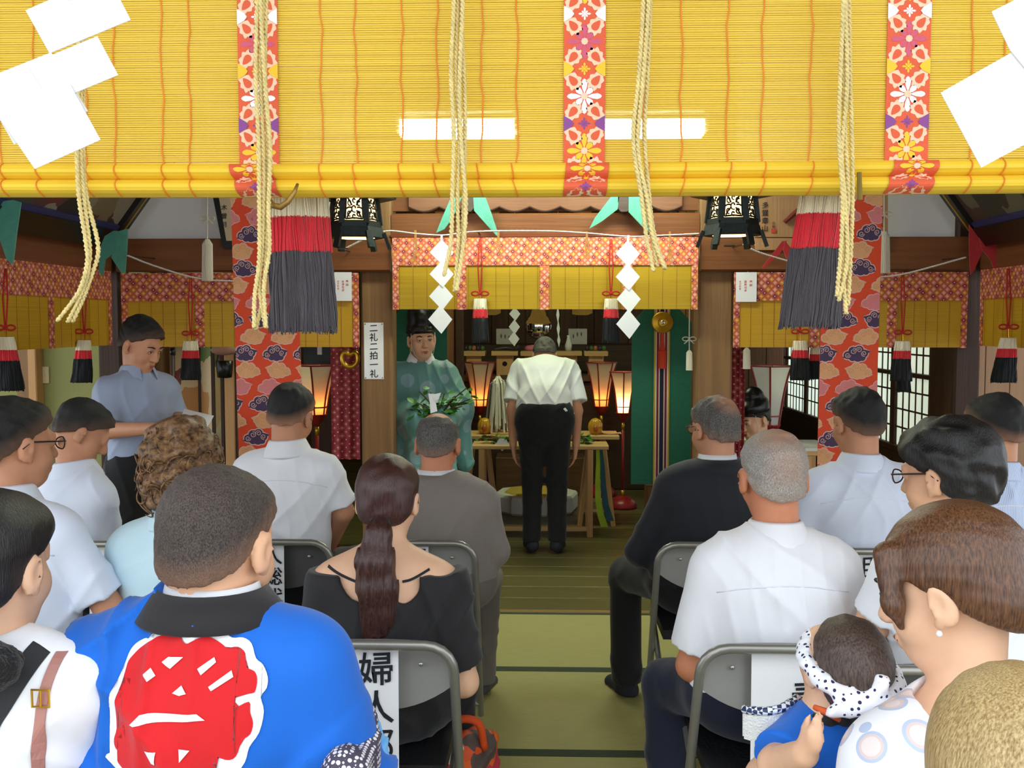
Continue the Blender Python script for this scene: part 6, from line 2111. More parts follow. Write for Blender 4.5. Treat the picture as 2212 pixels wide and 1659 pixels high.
# ---- first row
person('man bowing his head in a white shirt, leftmost in the front row', hc(176, 868, 3.72), (-62, -34, 0), 1.0, -32, .15, SK, C_LBLUE, lean=.10, collar=C_LBLUE,
       hair=lambda t, hd: SH(t, hd, H_CROPB, .008, -.062, .072, seed=2, fade=.15), seed=2, J={'elR': at(232, 1150, 3.72), 'wrR': at(262, 1185, 3.95)})
r_, h_, j_ = person('man with cropped black hair in a white shirt before the left orange banner', hc(627, 834, Y1), (-10, -14, 4), 1.03, -8, .16, SK, C_WHITE, lean=.03, collar=C_WHITE,
       hair=lambda t, hd: SH(t, hd, H_CROPB, .007, -.06, .072, seed=3, fade=.8), seed=3, bulk=1.08, neck_drop=.145, side=-.02, J={'elR': at(742, 1105, 3.78), 'wrR': at(705, 1195, 3.98)})
YOKES = [(r_, j_)]
person('older man with a bald crown in a taupe suit beside the aisle', hc(945, 896, Y1), (-3, -12, 0), 1.03, -6, .178, SK3, C_SUITG, C_GREYT, lean=.04, sleeve='long', jacket=True, sleeve_r=.062, collar=C_WHITE, side=.03,
       hair=lambda t, hd: SH(t, hd, H_GREY, .005, -.064, .055, seed=4, fade=.4, bald=[((0, .012, .128), (.068, .10, .074))]), seed=4, bulk=1.08, fold=.002, shirt_name='jacket', socks=mat('grey_socks', '#4a4848', .9),
       J={'knR': at(1048, 1245, 4.15), 'anR': at(1036, 1468, 4.15), 'elR': at(1068, 1190, 3.78), 'knL': at(930, 1245, 4.2), 'anL': at(930, 1465, 4.2)})
person('balding man in glasses and a dark navy suit beside the aisle', hc(1546, 862, Y1), (22, -8, 0), 1.03, 10, .18, SK, C_SUITN, C_BLACKT, lean=.03, sleeve='long', jacket=True, sleeve_r=.062, collar=C_WHITE, side=-.05, glasses=mat('brown_frame', '#3a2420', .4),
       hair=lambda t, hd: SH(t, hd, H_GREY, .007, -.064, .068, seed=6, fade=.3, thin=[((.012, -.075, .085), .05, 1.0), ((.0, -.02, .115), .035, .7)]), seed=6, bulk=1.1, fold=.002, shirt_name='jacket',
       J={'knL': at(1352, 1240, 4.15), 'anL': at(1352, 1468, 4.15), 'elL': at(1385, 1190, 3.8)})
r_, h_, j_ = person('sturdy man in a pale shirt before the right orange banner', hc(1855, 846, 3.68), (14, -10, 0), 1.05, 6, .172, SK, C_LBLUE, lean=.04, collar=C_LBLUE,
       hair=lambda t, hd: SH(t, hd, H_CROPB, .008, -.058, .072, seed=7, fade=.35, thin=[((.02, -.03, .11), .045, .25)]), seed=7, bulk=1.25, side=.02)
YOKES.append((r_, j_))
r_, h_, j_ = person('man in a blue striped shirt at the right end of the front row', hc(2150, 858, 3.6), (18, -10, 0), 1.05, 0, .165, SK, C_STRIPE, lean=.03, collar=C_STRIPE,
       hair=lambda t, hd: SH(t, hd, H_CROPB, .008, -.06, .072, seed=8, fade=.6), seed=8, bulk=1.1, side=.02)
YOKES.append((r_, j_))
# ---- second row
r_, h_, j_ = person('man in glasses and a white shirt at the left edge', hc(26, 872, 2.68), (-34, -4, 0), 1.08, -8, .165, SK, C_LBLUE, lean=.03, collar=C_LBLUE, glasses=mat('dark_frame', '#1c1a1a', .4), side=.02,
       hair=lambda t, hd: SH(t, hd, H_CROPB, .009, -.06, .072, seed=9, fade=.25), seed=9, bulk=1.05, J={'elR': at(240, 1320, 2.66)})
YOKES.append((r_, j_))
def curly(t, hd):
    F = Field(.005, rough_noise(21, .010, 95))
    F.ell(hd(0, -.02, .02), hd.rr(.108, .118, .118), hd.R, k=.02)
    F.ell(hd(0, -.045, -.055), hd.rr(.095, .085, .085), hd.R, k=.03)
    F.ell(hd(0, .12, -.03), hd.rr(.07, .06, .075), hd.R, k=.02, mode='-')
    hr = F.build('hair', H_CURL, t, thin_attr(None))
    rnd = random.Random(8); mb = MB()
    tree = BVHTree.FromPolygons([v.co + t.location for v in hr.data.vertices], [tuple(q.vertices) for q in hr.data.polygons])
    for k in range(260):
        u = rnd.uniform(0, 2 * PI); v = rnd.uniform(-.75, .95)
        c = hd(.09 * math.cos(u) * math.sqrt(max(0, 1 - v * v)), -.02 + .1 * math.sin(u) * math.sqrt(max(0, 1 - v * v)), .0 + .12 * v - .02)
        loc, nrm, _, _ = tree.find_nearest(c)
        if loc is None or (hd.R.transposed() @ (loc - hd.c)).y > .075: continue
        ax = nrm.cross(Vector((rnd.uniform(-1, 1), rnd.uniform(-1, 1), rnd.uniform(-.3, .3)))).normalized(); ay = nrm.cross(ax)
        R0 = rnd.uniform(.010, .02); a0 = rnd.uniform(0, 6.28)
        mb.tube([loc + nrm * (.001 + .004 * math.sin(q * 1.3)) + (ax * math.cos(a0 + q) + ay * math.sin(a0 + q)) * R0 * (1 + .25 * q) + Vector((0, 0, -.006 * q)) for q in np.linspace(0, 4.2, 10)], [.0012, .002, .0024, .0026, .0026, .0026, .0024, .002, .0016, .001], 4)
    mb.build('curls', H_CURL, t, smooth=True)
person('woman with light brown curly hair in an aqua blouse', hc(394, 918, 2.78), (-4, -10, 0), 1.0, 0, .15, SKW, C_AQUA, lean=.04, hair=curly, seed=10, bulk=1.1, side=.03, collar=C_AQUA)
def pony_hair(t, hd):
    SH(t, hd, H_BROWN, .013, -.088, .078, seed=11, rough=.0016, fr=120, side=True, h=.004)
    def strands(x, y, z):
        return .0020 * np.sin(330 * x + 5 * np.sin(9 * z)) + .0012 * np.sin(520 * x + 150 * y + 4 * np.sin(11 * z)) + 0 * z
    F = Field(.004, strands)
    pts = [(0, -.098, -.052), (.002, -.125, -.085), (-.004, -.13, -.15), (.0, -.118, -.22), (.004, -.108, -.285), (-.004, -.112, -.335)]
    rad = [.020, .034, .047, .050, .040, .012]
    for i in range(5):
        F.cap(hd(*pts[i]), hd(*pts[i + 1]), rad[i], rad[i + 1], k=.02)
    F.ell(hd(.012, -.115, -.27), (.034, .02, .085), k=.02)
    F.ell(hd(-.022, -.112, -.30), (.02, .014, .07), k=.02)
    F.build('ponytail', H_BROWN, t, thin_attr(None))
    MB().tube([hd(.022 * math.cos(a), -.104 + .004 * math.sin(a), -.060 + .02 * math.sin(a)) for a in np.linspace(0, 2 * PI, 14, False)], .0075, 6, closed=True).build('hair_tie', C_BLACKD, t, smooth=True)
def dress_neck(G, j, rt, fw):
    G.ell(j['neck'] - fw * .05 + Vector((0, 0, -.01)), (.115, .10, .125), k=.015, mode='-')
    G.plane(j['neck'] + Vector((0, 0, -.035)), (0, 0, 1))
woman2, hdw, jw = person('woman with a long brown ponytail in a black open-backed dress', hc(836, 990, 2.62), (-2, -8, 0), .98, 0, .152, SKW, C_BLACKD, C_BLACKD, lean=.03, hair=pony_hair, seed=12, extra_top=dress_neck, shirt_name='dress_top', sleeve_r=.062, fold=.004, neck_r=.046, side=-.0, neck_drop=.145)
trb = bvh_of(child(woman2, 'body'))
drape(woman2, trb, [(700, 1232), (735, 1246), (790, 1262)], 2.5, .006, C_BLACKD, 'dress_strap', .003)
drape(woman2, trb, [(870, 1256), (890, 1252), (925, 1236)], 2.5, .006, C_BLACKD, 'dress_strap', .003)
r_, h_, j_ = person('white-haired man in a white short-sleeved shirt and navy trousers', hc(1672, 940, Y2), (3, -6, 0), 1.07, 3, .165, SK3, C_WHITE, C_NAVYT, collar=C_WHITE, lean=.03,
       hair=lambda t, hd: SH(t, hd, H_WHITE, .005, -.066, .07, fade=.3, seed=5, thin=[((.0, -.055, .095), .055, .8), ((.01, -.1, .03), .06, .35)]), seed=5, bulk=1.2, sleeve_r=.062, side=-.01,
       J={'knL': at(1440, 1478, 2.85), 'anL': at(1452, 1800, 2.85)})
YOKES.append((r_, j_))
person('man with bushy black hair and glasses in a white shirt', hc(2052, 930, 2.5), (40, -8, 0), 1.1, 12, .16, SK2, C_WHITE, lean=.04, collar=C_WHITE, glasses=mat('brown_frame', '#3a2420', .4),
       hair=lambda t, hd: SH(t, hd, H_BLACK, .022, -.085, .06, seed=13, rough=.005, fr=110, side=True), seed=13, bulk=1.1, side=.05,
       J={'elL': at(1885, 1345, 2.48), 'wrL': at(1900, 1420, 2.65)})
# ---- third row
def left_woman_hair(t, hd):
    SH(t, hd, H_BLACK, .014, -.088, .078, seed=14, rough=.0016, fr=120, h=.0045)
    F = Field(.0045, rough_noise(15, .004, 130))
    F.cap(hd(.0, -.10, -.03), hd(.05, -.125, -.075), .04, .035, k=.02)
    F.cap(hd(.05, -.125, -.075), hd(.052, -.13, -.13), .034, .016, k=.02)
    F.cap(hd(.05, -.12, -.06), hd(.10, -.118, -.10), .014, .004, k=.01)
    F.build('ponytail', hair_mat('hair_two_tone', '#1a1413', '#9a6a48', (120, 120, 12), .35, .4), t, thin_attr(None))
    F = Field(.0045, rough_noise(16, .0035, 260))
    F.ell(hd(.105, -.135, -.118), (.044, .038, .036), k=.01)
    F.build('hair_pompom', cloth('black_fur', '#0c0b0c', .2, .8, (200, 200, 200), .9), t)
w3, hd3, j3 = person('woman at the left edge in a white blouse with two shoulder straps', hc(-24, 1075, 1.56), (-8, -4, 0), 1.0, 0, .15, SKW, C_WHITE, lean=.02, hair=left_woman_hair, seed=14, side=-.01, h=.0065, neck_drop=.115, J={'elR': at(160, 1650, 1.6)})
tr = bvh_of(child(w3, 'shirt'))
drape(w3, tr, [(92, 1350), (80, 1385), (55, 1440), (22, 1505), (-20, 1590), (-70, 1700)], 1.46, .034, cloth('black_strap', '#2a2a2c'), 'bag_strap', .004)
drape(w3, tr, [(119, 1350), (115, 1390), (110, 1440), (103, 1500), (97, 1580), (88, 1680), (80, 1760)], 1.46, .015, mat('pink_leather', '#b07a70', .5), 'leather_strap', .005)
bk = at(103, 1497, 1.46)
h_, n_, _, _ = tr.ray_cast(Vector((bk.x, 1.0, bk.z)), Vector((0, 1, 0)))
by = (h_.y if h_ else 1.4) - .012
MB().tube([(bk.x + .013 * a, by, bk.z + .013 * b) for a, b in ((-1, -1), (1, -1), (1, 1), (-1, 1))], .0022, 6, closed=True).build('strap_buckle', M_GOLD, w3)
MB().tube([(bk.x, by, bk.z - .013), (bk.x, by, bk.z + .013)], .0018, 6).build('buckle_pin', M_GOLD, w3)

# ---- man in the festival coat
def happi_extra(G, j, rt, fw):
    for s, q in ((-1, 'L'), (1, 'R')):
        a = j['sh' + q]; b = j['el' + q] + Vector((0, 0, -.02)); d = (b - a).normalized()
        G.cap(a, b, .058, .082, k=.05, cut=[(b, d)])
        G.cap(a.lerp(b, .5), b + Vector((0, 0, -.05)), .06, .07, k=.04, cut=[(b, d)])
    G.ell(j['pelvis'] + Vector((0, 0, .02)), (.185, .15, .2), k=.05)
hp, hdh, jh = person('man with cropped hair in a bright blue festival coat with a red crest', hc(468, 1030, Y3), (-12, -10, 0), 1.10, -3, .165, SK2, C_HAPPI, C_BLACKT, lean=.02,
       hair=lambda t, hd: SH(t, hd, H_CROP, .005, -.066, .072, seed=17, fade=.35, rough=.0012, fr=300, h=.004), seed=21, bulk=1.12, sleeve='cap', extra_top=happi_extra, shirt_name='festival_coat', fold=.0095, h=.0065, top_h=.006, neck_r=.062, neck_drop=.108, side=-.005)
_, fwh = rot2(-3)
neck_band(hp, jh, hdh, C_COLLK, 'coat_collar', .078, .112, .000, .046, .5, fwh)
neck_band(hp, jh, hdh, C_WHITE, 'undershirt_collar', .066, .080, .0, .052, .3, fwh)
# crest on the back
def zp(q):      # tracing points are in enlarged picture units
    return at(q[0] / 2.989, 1200 + q[1] / 2.989, 1.45)
OUT = [(910, 560), (960, 535), (1120, 530), (1185, 550), (1260, 540), (1360, 560), (1430, 600), (1500, 600), (1560, 640), (1600, 725), (1650, 765), (1685, 840), (1680, 910), (1645, 965), (1665, 1060), (1640, 1190), (1580, 1280), (1550, 1380), (1480, 1470), (1380, 1560), (1200, 1640), (1000, 1640), (820, 1560), (690, 1470), (600, 1380), (650, 1330), (640, 1230), (655, 1150), (632, 1040), (650, 940), (690, 850), (720, 720), (760, 660), (830, 620), (870, 610)]
RED = [(800, 680), (920, 600), (1070, 578), (1110, 590), (1145, 620), (1210, 590), (1290, 590), (1370, 630), (1410, 655), (1480, 650), (1530, 690), (1545, 770), (1600, 800), (1620, 850), (1612, 920), (1590, 935), (1500, 945), (1475, 980), (1490, 1015), (1575, 985), (1585, 1050), (1605, 1120), (1590, 1190), (1540, 1230), (1500, 1330), (1440, 1340), (1315, 1290), (1305, 1372), (1360, 1440), (1330, 1520), (1180, 1590), (1000, 1590), (850, 1520), (700, 1400), (735, 1372), (800, 1270), (715, 1315), (680, 1290), (675, 1240), (695, 1170), (690, 1050), (700, 955), (760, 955), (800, 930), (800, 860), (735, 860), (720, 820), (730, 760), (770, 710)]
HOLES = [[(985, 740), (1030, 705), (1130, 705), (1045, 780)], [(875, 810), (920, 770), (955, 820), (910, 850)], [(1235, 770), (1335, 705), (1350, 735), (1260, 810)], [(1315, 880), (1455, 785), (1470, 825), (1335, 905)],
         [(1080, 920), (1140, 870), (1180, 915), (1130, 932)], [(830, 1100), (890, 1040), (1255, 1040), (1310, 1080)], [(930, 1265), (1015, 1258), (1000, 1350), (970, 1350)], [(1145, 1260), (1215, 1270), (1150, 1345)]]
def crest(root, tree, poly, m, name, lift, smooth_=True):
    P2 = [zp(q) for q in poly]
    if smooth_:
        P2 = curve_pts(P2 + [P2[0]], 3)[:-1]
    bm = bmesh.new()
    f = bm.faces.new([bm.verts.new((p.x, 0, p.z)) for p in P2])
    bmesh.ops.triangulate(bm, faces=[f])
    for ax in (0, 2):
        lo = min(v.co[ax] for v in bm.verts); hi = max(v.co[ax] for v in bm.verts)
        q = lo + .008
        while q < hi:
            co = Vector((0, 0, 0)); co[ax] = q; no = Vector((0, 0, 0)); no[ax] = 1
            bmesh.ops.bisect_plane(bm, geom=bm.verts[:] + bm.edges[:] + bm.faces[:], plane_co=co, plane_no=no)
            q += .008
    last = 1.45
    for v in bm.verts:
        h_, n_, _, _ = tree.ray_cast(Vector((v.co.x, .8, v.co.z)), Vector((0, 1, 0)))
        if h_: last = h_.y
        v.co.y = last - lift
    for v in bm.verts: v.co -= root.location
    me = bpy.data.meshes.new(name); bm.to_mesh(me); bm.free()
    me.polygons.foreach_set('use_smooth', [True] * len(me.polygons))
    me.materials.append(m)
    o = bpy.data.objects.new(name, me); COL.objects.link(o); o.parent = child(root, 'festival_coat')
    return o
tr = bvh_of(child(hp, 'festival_coat'))
C_CW = cloth('crest_white', '#eef0f2'); C_CR = cloth('crest_red', '#d2151c', .06)
crest(hp, tr, OUT, C_CW, 'crest_outline', .0025)
crest(hp, tr, RED, C_CR, 'crest_character', .0048)
for q in HOLES: crest(hp, tr, q, C_CW, 'crest_gap', .007, False)
# patterned cuff and pale sash by his right elbow, blue rolled sleeve of the woman at the left edge
def scale_mat():
    N = NT('scale_print'); tc = N.n('ShaderNodeTexCoord')
    v = N.n('ShaderNodeTexVoronoi', i_Scale=120.0, i_Randomness=.1); N.l(tc.outputs['Object'], v.inputs[0])
    N.l(N.mix(N.math('LESS_THAN', v.outputs['Distance'], .42), lin('#4a4252'), lin('#e2dee2')), N.b.inputs['Base Color']); N.b.inputs['Roughness'].default_value = .8
    return N.m
F = Field(.005, folds(81, .004, 2)); a_, b_ = at(788, 1555, 1.6), at(775, 1640, 1.56)
F.cap(a_, b_, .022, .03, k=.01); F.cap(b_, at(745, 1665, 1.5), .03, .035, k=.02); F.build('patterned_cuff', scale_mat(), hp)
F = Field(.005, folds(82, .004, 2)); F.cap(at(806, 1570, 1.64), at(815, 1680, 1.6), .016, .026, k=.01); F.build('pale_blue_sash', cloth('pale_blue_cloth', '#6fb2e6'), hp)
F = Field(.005, rough_noise(83, .006, 75)); F.cap(at(186, 1388, 1.66), at(172, 1500, 1.63), .036, .044, k=.02); F.build('rolled_sleeve', cloth('pale_denim', '#8f9fd0', .2, .4), w3)
# ---- mother
def mother_hair(t, hd):
    def strands(x, y, z):
        q = (np.array(hd.R.transposed()))
        return .0004 * np.sin(260 * z + 90 * y + 3 * np.sin(20 * x)) + 0 * x
    F = Field(.0042, strands)
    F.ell(hd(0, -.015, .033), hd.rr(.088, .108, .098), hd.R, k=.01)
    F.ell(hd(0, -.06, -.02), hd.rr(.074, .062, .06), hd.R, k=.03)
    F.plane(hd(0, -.1, -.078), hd.R @ Vector((0, .15, -.185)).normalized())
    for sx in (-1, 1):
        F.ell(hd(sx * .09, -.003, -.024), hd.rr(.026, .024, .038), hd.R, k=.008, mode='-')
    F.ell(hd(0, .115, -.015), hd.rr(.072, .05, .065), hd.R, k=.012, mode='-')
    for sx in (-1, 1):     # side fringe
        F.cap(hd(sx * .06, .06, .07), hd(sx * .078, .062, .0), .02, .016, k=.015)
        F.cap(hd(sx * .078, .062, .0), hd(sx * .07, .062, -.035), .016, .005, k=.01)
    F.build('hair', H_CHEST, t, thin_attr(None))
    F = Field(.0045, rough_noise(31, .002, 200))
    F.cap(hd(0, -.115, -.045), hd(0, -.15, -.10), .026, .03, k=.02); F.cap(hd(0, -.15, -.10), hd(.0, -.15, -.24), .03, .012, k=.02)
    F.build('ponytail', H_CHEST, t, thin_attr(None))
    c = hd(.028, -.125, -.035)
    Rc = hd.R @ Matrix.Rotation(math.radians(-20), 3, 'Y')
    MB().ball(c, (.022, .012, .013), 14, 8, Rc).build('hair_clip', blotch('clip_enamel', ['#d8402a', '#e8c83a', '#f0ead8', '#c82a20'], 60), t, smooth=True)
C_FRUIT = None
def fruit_cloth():
    N = NT('printed_blouse')
    tc = N.n('ShaderNodeTexCoord')
    v = N.n('ShaderNodeTexVoronoi', i_Scale=17.0, i_Randomness=.9); N.l(tc.outputs['Object'], v.inputs[0])
    cr = N.n('ShaderNodeValToRGB'); cr.color_ramp.interpolation = 'CONSTANT'; N.l(v.outputs['Distance'], cr.inputs[0])
    e = cr.color_ramp.elements
    e[0].position = 0; e[0].color = (*lin('#d8cfe6'), 1); e[1].position = .12; e[1].color = (*lin('#e8dcd8'), 1)
    for p, c in ((.30, '#dfc9c4'), (.36, '#b9c6e0'), (.44, '#f0f2f8')):
        q = e.new(p); q.color = (*lin(c), 1)
    N.l(cr.outputs[0], N.b.inputs['Base Color']); N.b.inputs['Roughness'].default_value = .8
    nz = N.n('ShaderNodeTexNoise', i_Scale=14.0); N.l(tc.outputs['Object'], nz.inputs[0])
    bp = N.n('ShaderNodeBump', i_Strength=.25, i_Distance=.01); N.l(nz.outputs[0], bp.inputs['Height']); N.l(bp.outputs[0], N.b.inputs['Normal'])
    return N.m
C_FRUIT = fruit_cloth()
mo, hdm, jm = person('woman with chestnut hair and a pearl earring holding a baby', hc(2062, 1112, 1.5), (52, -16, 0), 1.02, 22, .155, SKW, C_FRUIT, C_NAVYT, lean=.02, hair=mother_hair, seed=23, side=.045, h=.006, neck_r=.045, shirt_name='blouse', face=True, fold=.003,
       extra_top=lambda G, j, rt, fw: G.ell(j['neck'] - fw * .03, (.10, .09, .06), k=.015, mode='-'))
MB().ball(hdm(-.083, .006, -.046), .0048, 10, 6).build('pearl_earring', mat('pearl', '#f2f0ee', .15, coat=.5), mo, smooth=True)
# ---- nearest head
def straw_hair(t, hd):
    def strands(x, y, z):
        return .0008 * np.sin(300 * x + 12 * np.sin(9 * z)) + 0 * y + 0 * z
    F = Field(.005, strands)
    F.ell(hd(0, -.015, .03), hd.rr(.09, .108, .098), hd.R, k=.02)
    F.cap(hd(0, -.03, .0), hd(0, -.05, -.2), .085, .075, k=.04)
    F.ell(hd(0, .12, -.04), hd.rr(.07, .06, .09), hd.R, k=.02, mode='-')
    F.build('hair', H_BLOND, t, thin_attr(None))
person('person with straw-coloured hair cut off by the lower right corner', hc(2205, 1462, 1.02), (6, -4, 0), 1.0, 0, .15, SKW, C_WHITE, hair=straw_hair, seed=25, side=.0, J={'knL': (.40, 1.2, .5), 'knR': (.6, 1.2, .5), 'anL': (.40, 1.2, .09), 'anR': (.6, 1.2, .09)})

# ------------------------------------------------------------------ chairs
chair(xa(905, 3.55), 3.55, 'grey folding chair with a name paper under the man in the taupe suit', text='責任者', tx=-.045, tw=.15, tsize=.075, rows=.035)
chair(xa(1546, 3.55), 3.55, 'grey folding chair under the man in the navy suit')
chair(xa(592, 3.55), 3.55, 'dark folding chair with a name paper under the man with cropped black hair', dark=True, text='人総代', tx=-.06, tw=.17, tsize=.07, rows=.045, th=.28)
chair(xa(215, 3.5), 3.5, 'folding chair under the man bowing his head', text='', tx=.02, tw=.16)
chair(xa(1850, 3.47), 3.47, 'folding chair under the sturdy man in the pale shirt', text='組合長', tx=.04, tw=.2, tsize=.08, rows=.0)
chair(xa(2170, 3.4), 3.4, 'folding chair under the man in the striped shirt')
chair(xa(803, 2.42), 2.42, 'grey folding chair with a brushed name paper under the woman in black', text='婦人部', tx=-.04, tw=.2, tsize=.09, rows=.045)
chair(xa(1697, 2.42), 2.42, 'grey folding chair with a name paper under the white-haired man', text='青年', tx=.03, tw=.2, tsize=.09, rows=.04, tdown=.06)
chair(xa(400, 2.48), 2.48, 'folding chair under the woman with curly hair', text='', tx=-.05)
chair(xa(100, 2.42), 2.42, 'folding chair under the man in glasses at the left edge')
chair(xa(2080, 2.28), 2.28, 'folding chair under the man with bushy hair', dark=True)
for px, lb in ((-10, 'folding chair under the woman at the left edge'), (465, 'folding chair under the man in the blue festival coat'), (2125, 'folding chair under the woman holding the baby')):
    chair(xa(px, 1.4), 1.38 if px < 2000 else 1.28, lb)
chair(xa(2205, .86), .82, 'folding chair nearest to the viewer, lower right')

# ------------------------------------------------------------------ shirt yokes
def yoke(root, sname, j, m, dz=.085):
    tr = bvh_of(child(root, sname)); nb = j['neck']; pts = []
    mb = MB()
    for i in range(25):
        u = -1 + 2 * i / 24
        x = nb.x + u * .17; z = nb.z - dz - .03 * u * u
        h_, n_, _, _ = tr.ray_cast(Vector((x, nb.y - .6, z)), Vector((0, 1, 0)))
        if h_: pts.append(h_ + Vector((0, .0005, 0)))
    if len(pts) > 3:
        mb.tube(pts, .0022, 5); mb.build('yoke_seam', m, child(root, sname), smooth=True)
for root, j in YOKES: yoke(root, 'shirt', j, C_WHITE2)
# ------------------------------------------------------------------ standing people
# man reading aloud
r_, hdr, jr = person('man in a grey-blue short-sleeved shirt standing and reading from a sheet', hc(303, 694, 4.72), (-112, -24, 0), 1.05, -122, .16, SK, C_GREYB, C_BLACKT, lean=.03, stand=True, pelvis_z=.88,
       hair=lambda t, hd: SH(t, hd, H_CROPB, .008, -.064, .072, seed=41, top=.010, fade=.15), seed=41, face=True, h=.006, collar=C_GREYB, neck_drop=.15, sleeve_r=.066, shirt_name='shirt',
       J={'elR': at(232, 930, 4.55), 'wrR': at(345, 925, 4.42), 'elL': at(375, 905, 4.9), 'wrL': at(420, 905, 4.6), 'curl': (.9, 0)})
MB().slab([at(x, y, Y) for x, y, Y in ((398, 884, 4.62), (462, 899, 4.55), (448, 922, 4.38), (388, 908, 4.42))], (0, .001, .002)).build('reading_sheet', M_PAPER2)
o = bpy.data.objects['reading_sheet']; tag(o, 'white sheet of paper in the hands of the man reading', 'paper')
# bowing man
yb_ = 6.72
P_ = lambda x, y, z: Vector((x, yb_ + y, z))
xb = xa(1177, yb_)
person('man in a white short-sleeved shirt and black trousers bowing before the altar', P_(xb, .45, 1.335), (0, -46, 0), 1.05, 0, .165, SK, cloth('white_shirt_c', '#eef0ee', .03), C_BLACKT, lean=0, stand=True,
       hair=lambda t, hd: SH(t, hd, H_GREY, .008, -.06, .068, seed=42), seed=42, h=.0065, collar=None, sleeve_r=.072, neck_r=.055, fold=.0045, bulk=1.1, extra_top=lambda G, j, rt, fw: G.ell(P_(xb, .06, 1.02), (.178, .112, .11), k=.05),
       J={'pelvis': P_(xb, 0, .95), 'waist': P_(xb, .06, 1.06), 'chest': P_(xb, .18, 1.19), 'neck': P_(xb, .33, 1.30), 'shL': P_(xb - .17, .28, 1.235), 'shR': P_(xb + .17, .28, 1.235),
          'elL': P_(xb - .225, .18, .96), 'elR': P_(xb + .225, .18, .96), 'wrL': P_(xb - .215, .06, .73), 'wrR': P_(xb + .215, .06, .73),
          'hipL': P_(xb - .09, .0, .9), 'hipR': P_(xb + .09, .0, .9), 'knL': P_(xb - .085, .0, .5), 'knR': P_(xb + .085, .0, .5), 'anL': P_(xb - .085, 0, .09), 'anR': P_(xb + .085, 0, .09),
          'hdL': Vector((.12, -.02, -1)), 'hdR': Vector((-.12, -.02, -1)), 'thumbL': Vector((0, 1, 0)), 'thumbR': Vector((0, 1, 0)), 'palmL': Vector((1, 0, 0)), 'palmR': Vector((-1, 0, 0)), 'curl': (.45, 0)})

# ---- priests
def robe_mat(name, a, b, c_):
    N = NT(name)
    tc = N.n('ShaderNodeTexCoord')
    v = N.n('ShaderNodeTexVoronoi', i_Scale=7.0, i_Randomness=.6); N.l(tc.outputs['Object'], v.inputs[0])
    nz = N.n('ShaderNodeTexNoise', i_Scale=5.0, i_Detail=3.0); N.l(tc.outputs['Object'], nz.inputs[0])
    base = N.mix(nz.outputs[0], lin(a), lin(b))
    k = N.math('LESS_THAN', v.outputs['Distance'], .36)
    N.l(N.mix(N.math('MULTIPLY', k, .45), base, lin(c_)), N.b.inputs['Base Color'])
    N.b.inputs['Roughness'].default_value = .55; N.b.inputs['Sheen Weight'].default_value = .3
    return N.m
C_TEALR = robe_mat('teal_robe', '#4a7f7c', '#6fa39a', '#a9bccb')
C_LIME = robe_mat('lime_robe', '#6f8a2a', '#9cb040', '#b8c860')
M_EBO = mat('black_hat_gauze', '#0d0d0d', .28, (60, 60, 60), .2, .15, (160, 160, 160))
def eboshi(root, hd, tall, wide=1.0):
    F = Field(.0045)
    F.ell(hd(0, -.012, .062), hd.rr(.083, .102, .045), hd.R, k=.02)
    F.cap(hd(0, -.012, .07), hd(0, -.03, .07 + tall), .070 * hd.k * wide, .058 * hd.k * wide, k=.03)
    F.ell(hd(0, -.012, .06 + tall * .5), hd.rr(.072 * wide, .092 * wide, tall * .62), hd.R, k=.03)
    F.plane(hd(0, .09, .036), hd.R @ Vector((0, .12, -1)).normalized())
    hat = F.build('court_hat', M_EBO, root)
    MB().tube([hd(.083 * math.cos(a), -.012 + .103 * math.sin(a), .045 + .012 * math.sin(a)) for a in np.linspace(0, 2 * PI, 30, False)], .005, 6, closed=True).build('hat_band', M_EBO, hat, smooth=True)
    for sx in (-1, 1):
        MB().tube([hd(sx * .072, .05, .045), hd(sx * .074, .048, -.02), hd(sx * .056, .055, -.085), hd(sx * .01, .06, -.122)], .0016, 5).build('chin_cord', M_CORDW, hat, smooth=True)
def robe(G, j, rt, fw, flare=.30, sleeves=True):
    G.ell(j['pelvis'], (.22, .19, .3), k=.08)
    if sleeves:
        for s, q in ((-1, 'L'), (1, 'R')):
            a = j['sh' + q]; b = j['el' + q]; w_ = j['wr' + q]
            G.cap(a, b, .075, .10, k=.06)
            G.cap(b, w_, .10, .10, k=.06)
            G.cap(b + Vector((0, 0, -.04)), b + rt * s * .06 + Vector((0, 0, -.36)), .09, .055, k=.06)
            G.cap(w_, w_ + rt * s * .04 + Vector((0, 0, -.36)), .07, .05, k=.06)
Yp = 6.42
pr, hdp, jp = person('priest in a teal robe and tall black hat holding an evergreen branch', hc(910, 694, Yp, 1.05), (-160, -5, 3), 1.08, -168, .16, SK2, C_TEALR, C_TEALR, lean=0, stand=True, pelvis_z=.86, sleeve='cap', seed=43, face=True, h=.0055, neck_drop=.16, shirt_name='robe', fold=.004,
       hair=lambda t, hd: SH(t, hd, H_BLACK, .005, -.05, .06, seed=43), sleeve_r=.07,
       J={'elL': at(985, 880, 6.40), 'wrL': at(955, 905, 6.2), 'elR': at(855, 885, 6.45), 'wrR': at(905, 905, 6.2)}, extra_top=robe)
eboshi(pr, hdp, .15)
_, fwp = rot2(-172)
neck_band(pr, jp, hdp, mat('white_underrobe', '#e6e6ee', .8), 'white_underrobe', .060, .092, .005, .078, .35, fwp)
F = Field(.009, folds(44, .006)); pl_ = jp['pelvis']
F.cap(pl_, (pl_.x, pl_.y, .25), .20, .27, k=.05); F.plane((0, 0, .02), (0, 0, -1)); F.build('robe_skirt', C_TEALR, pr)
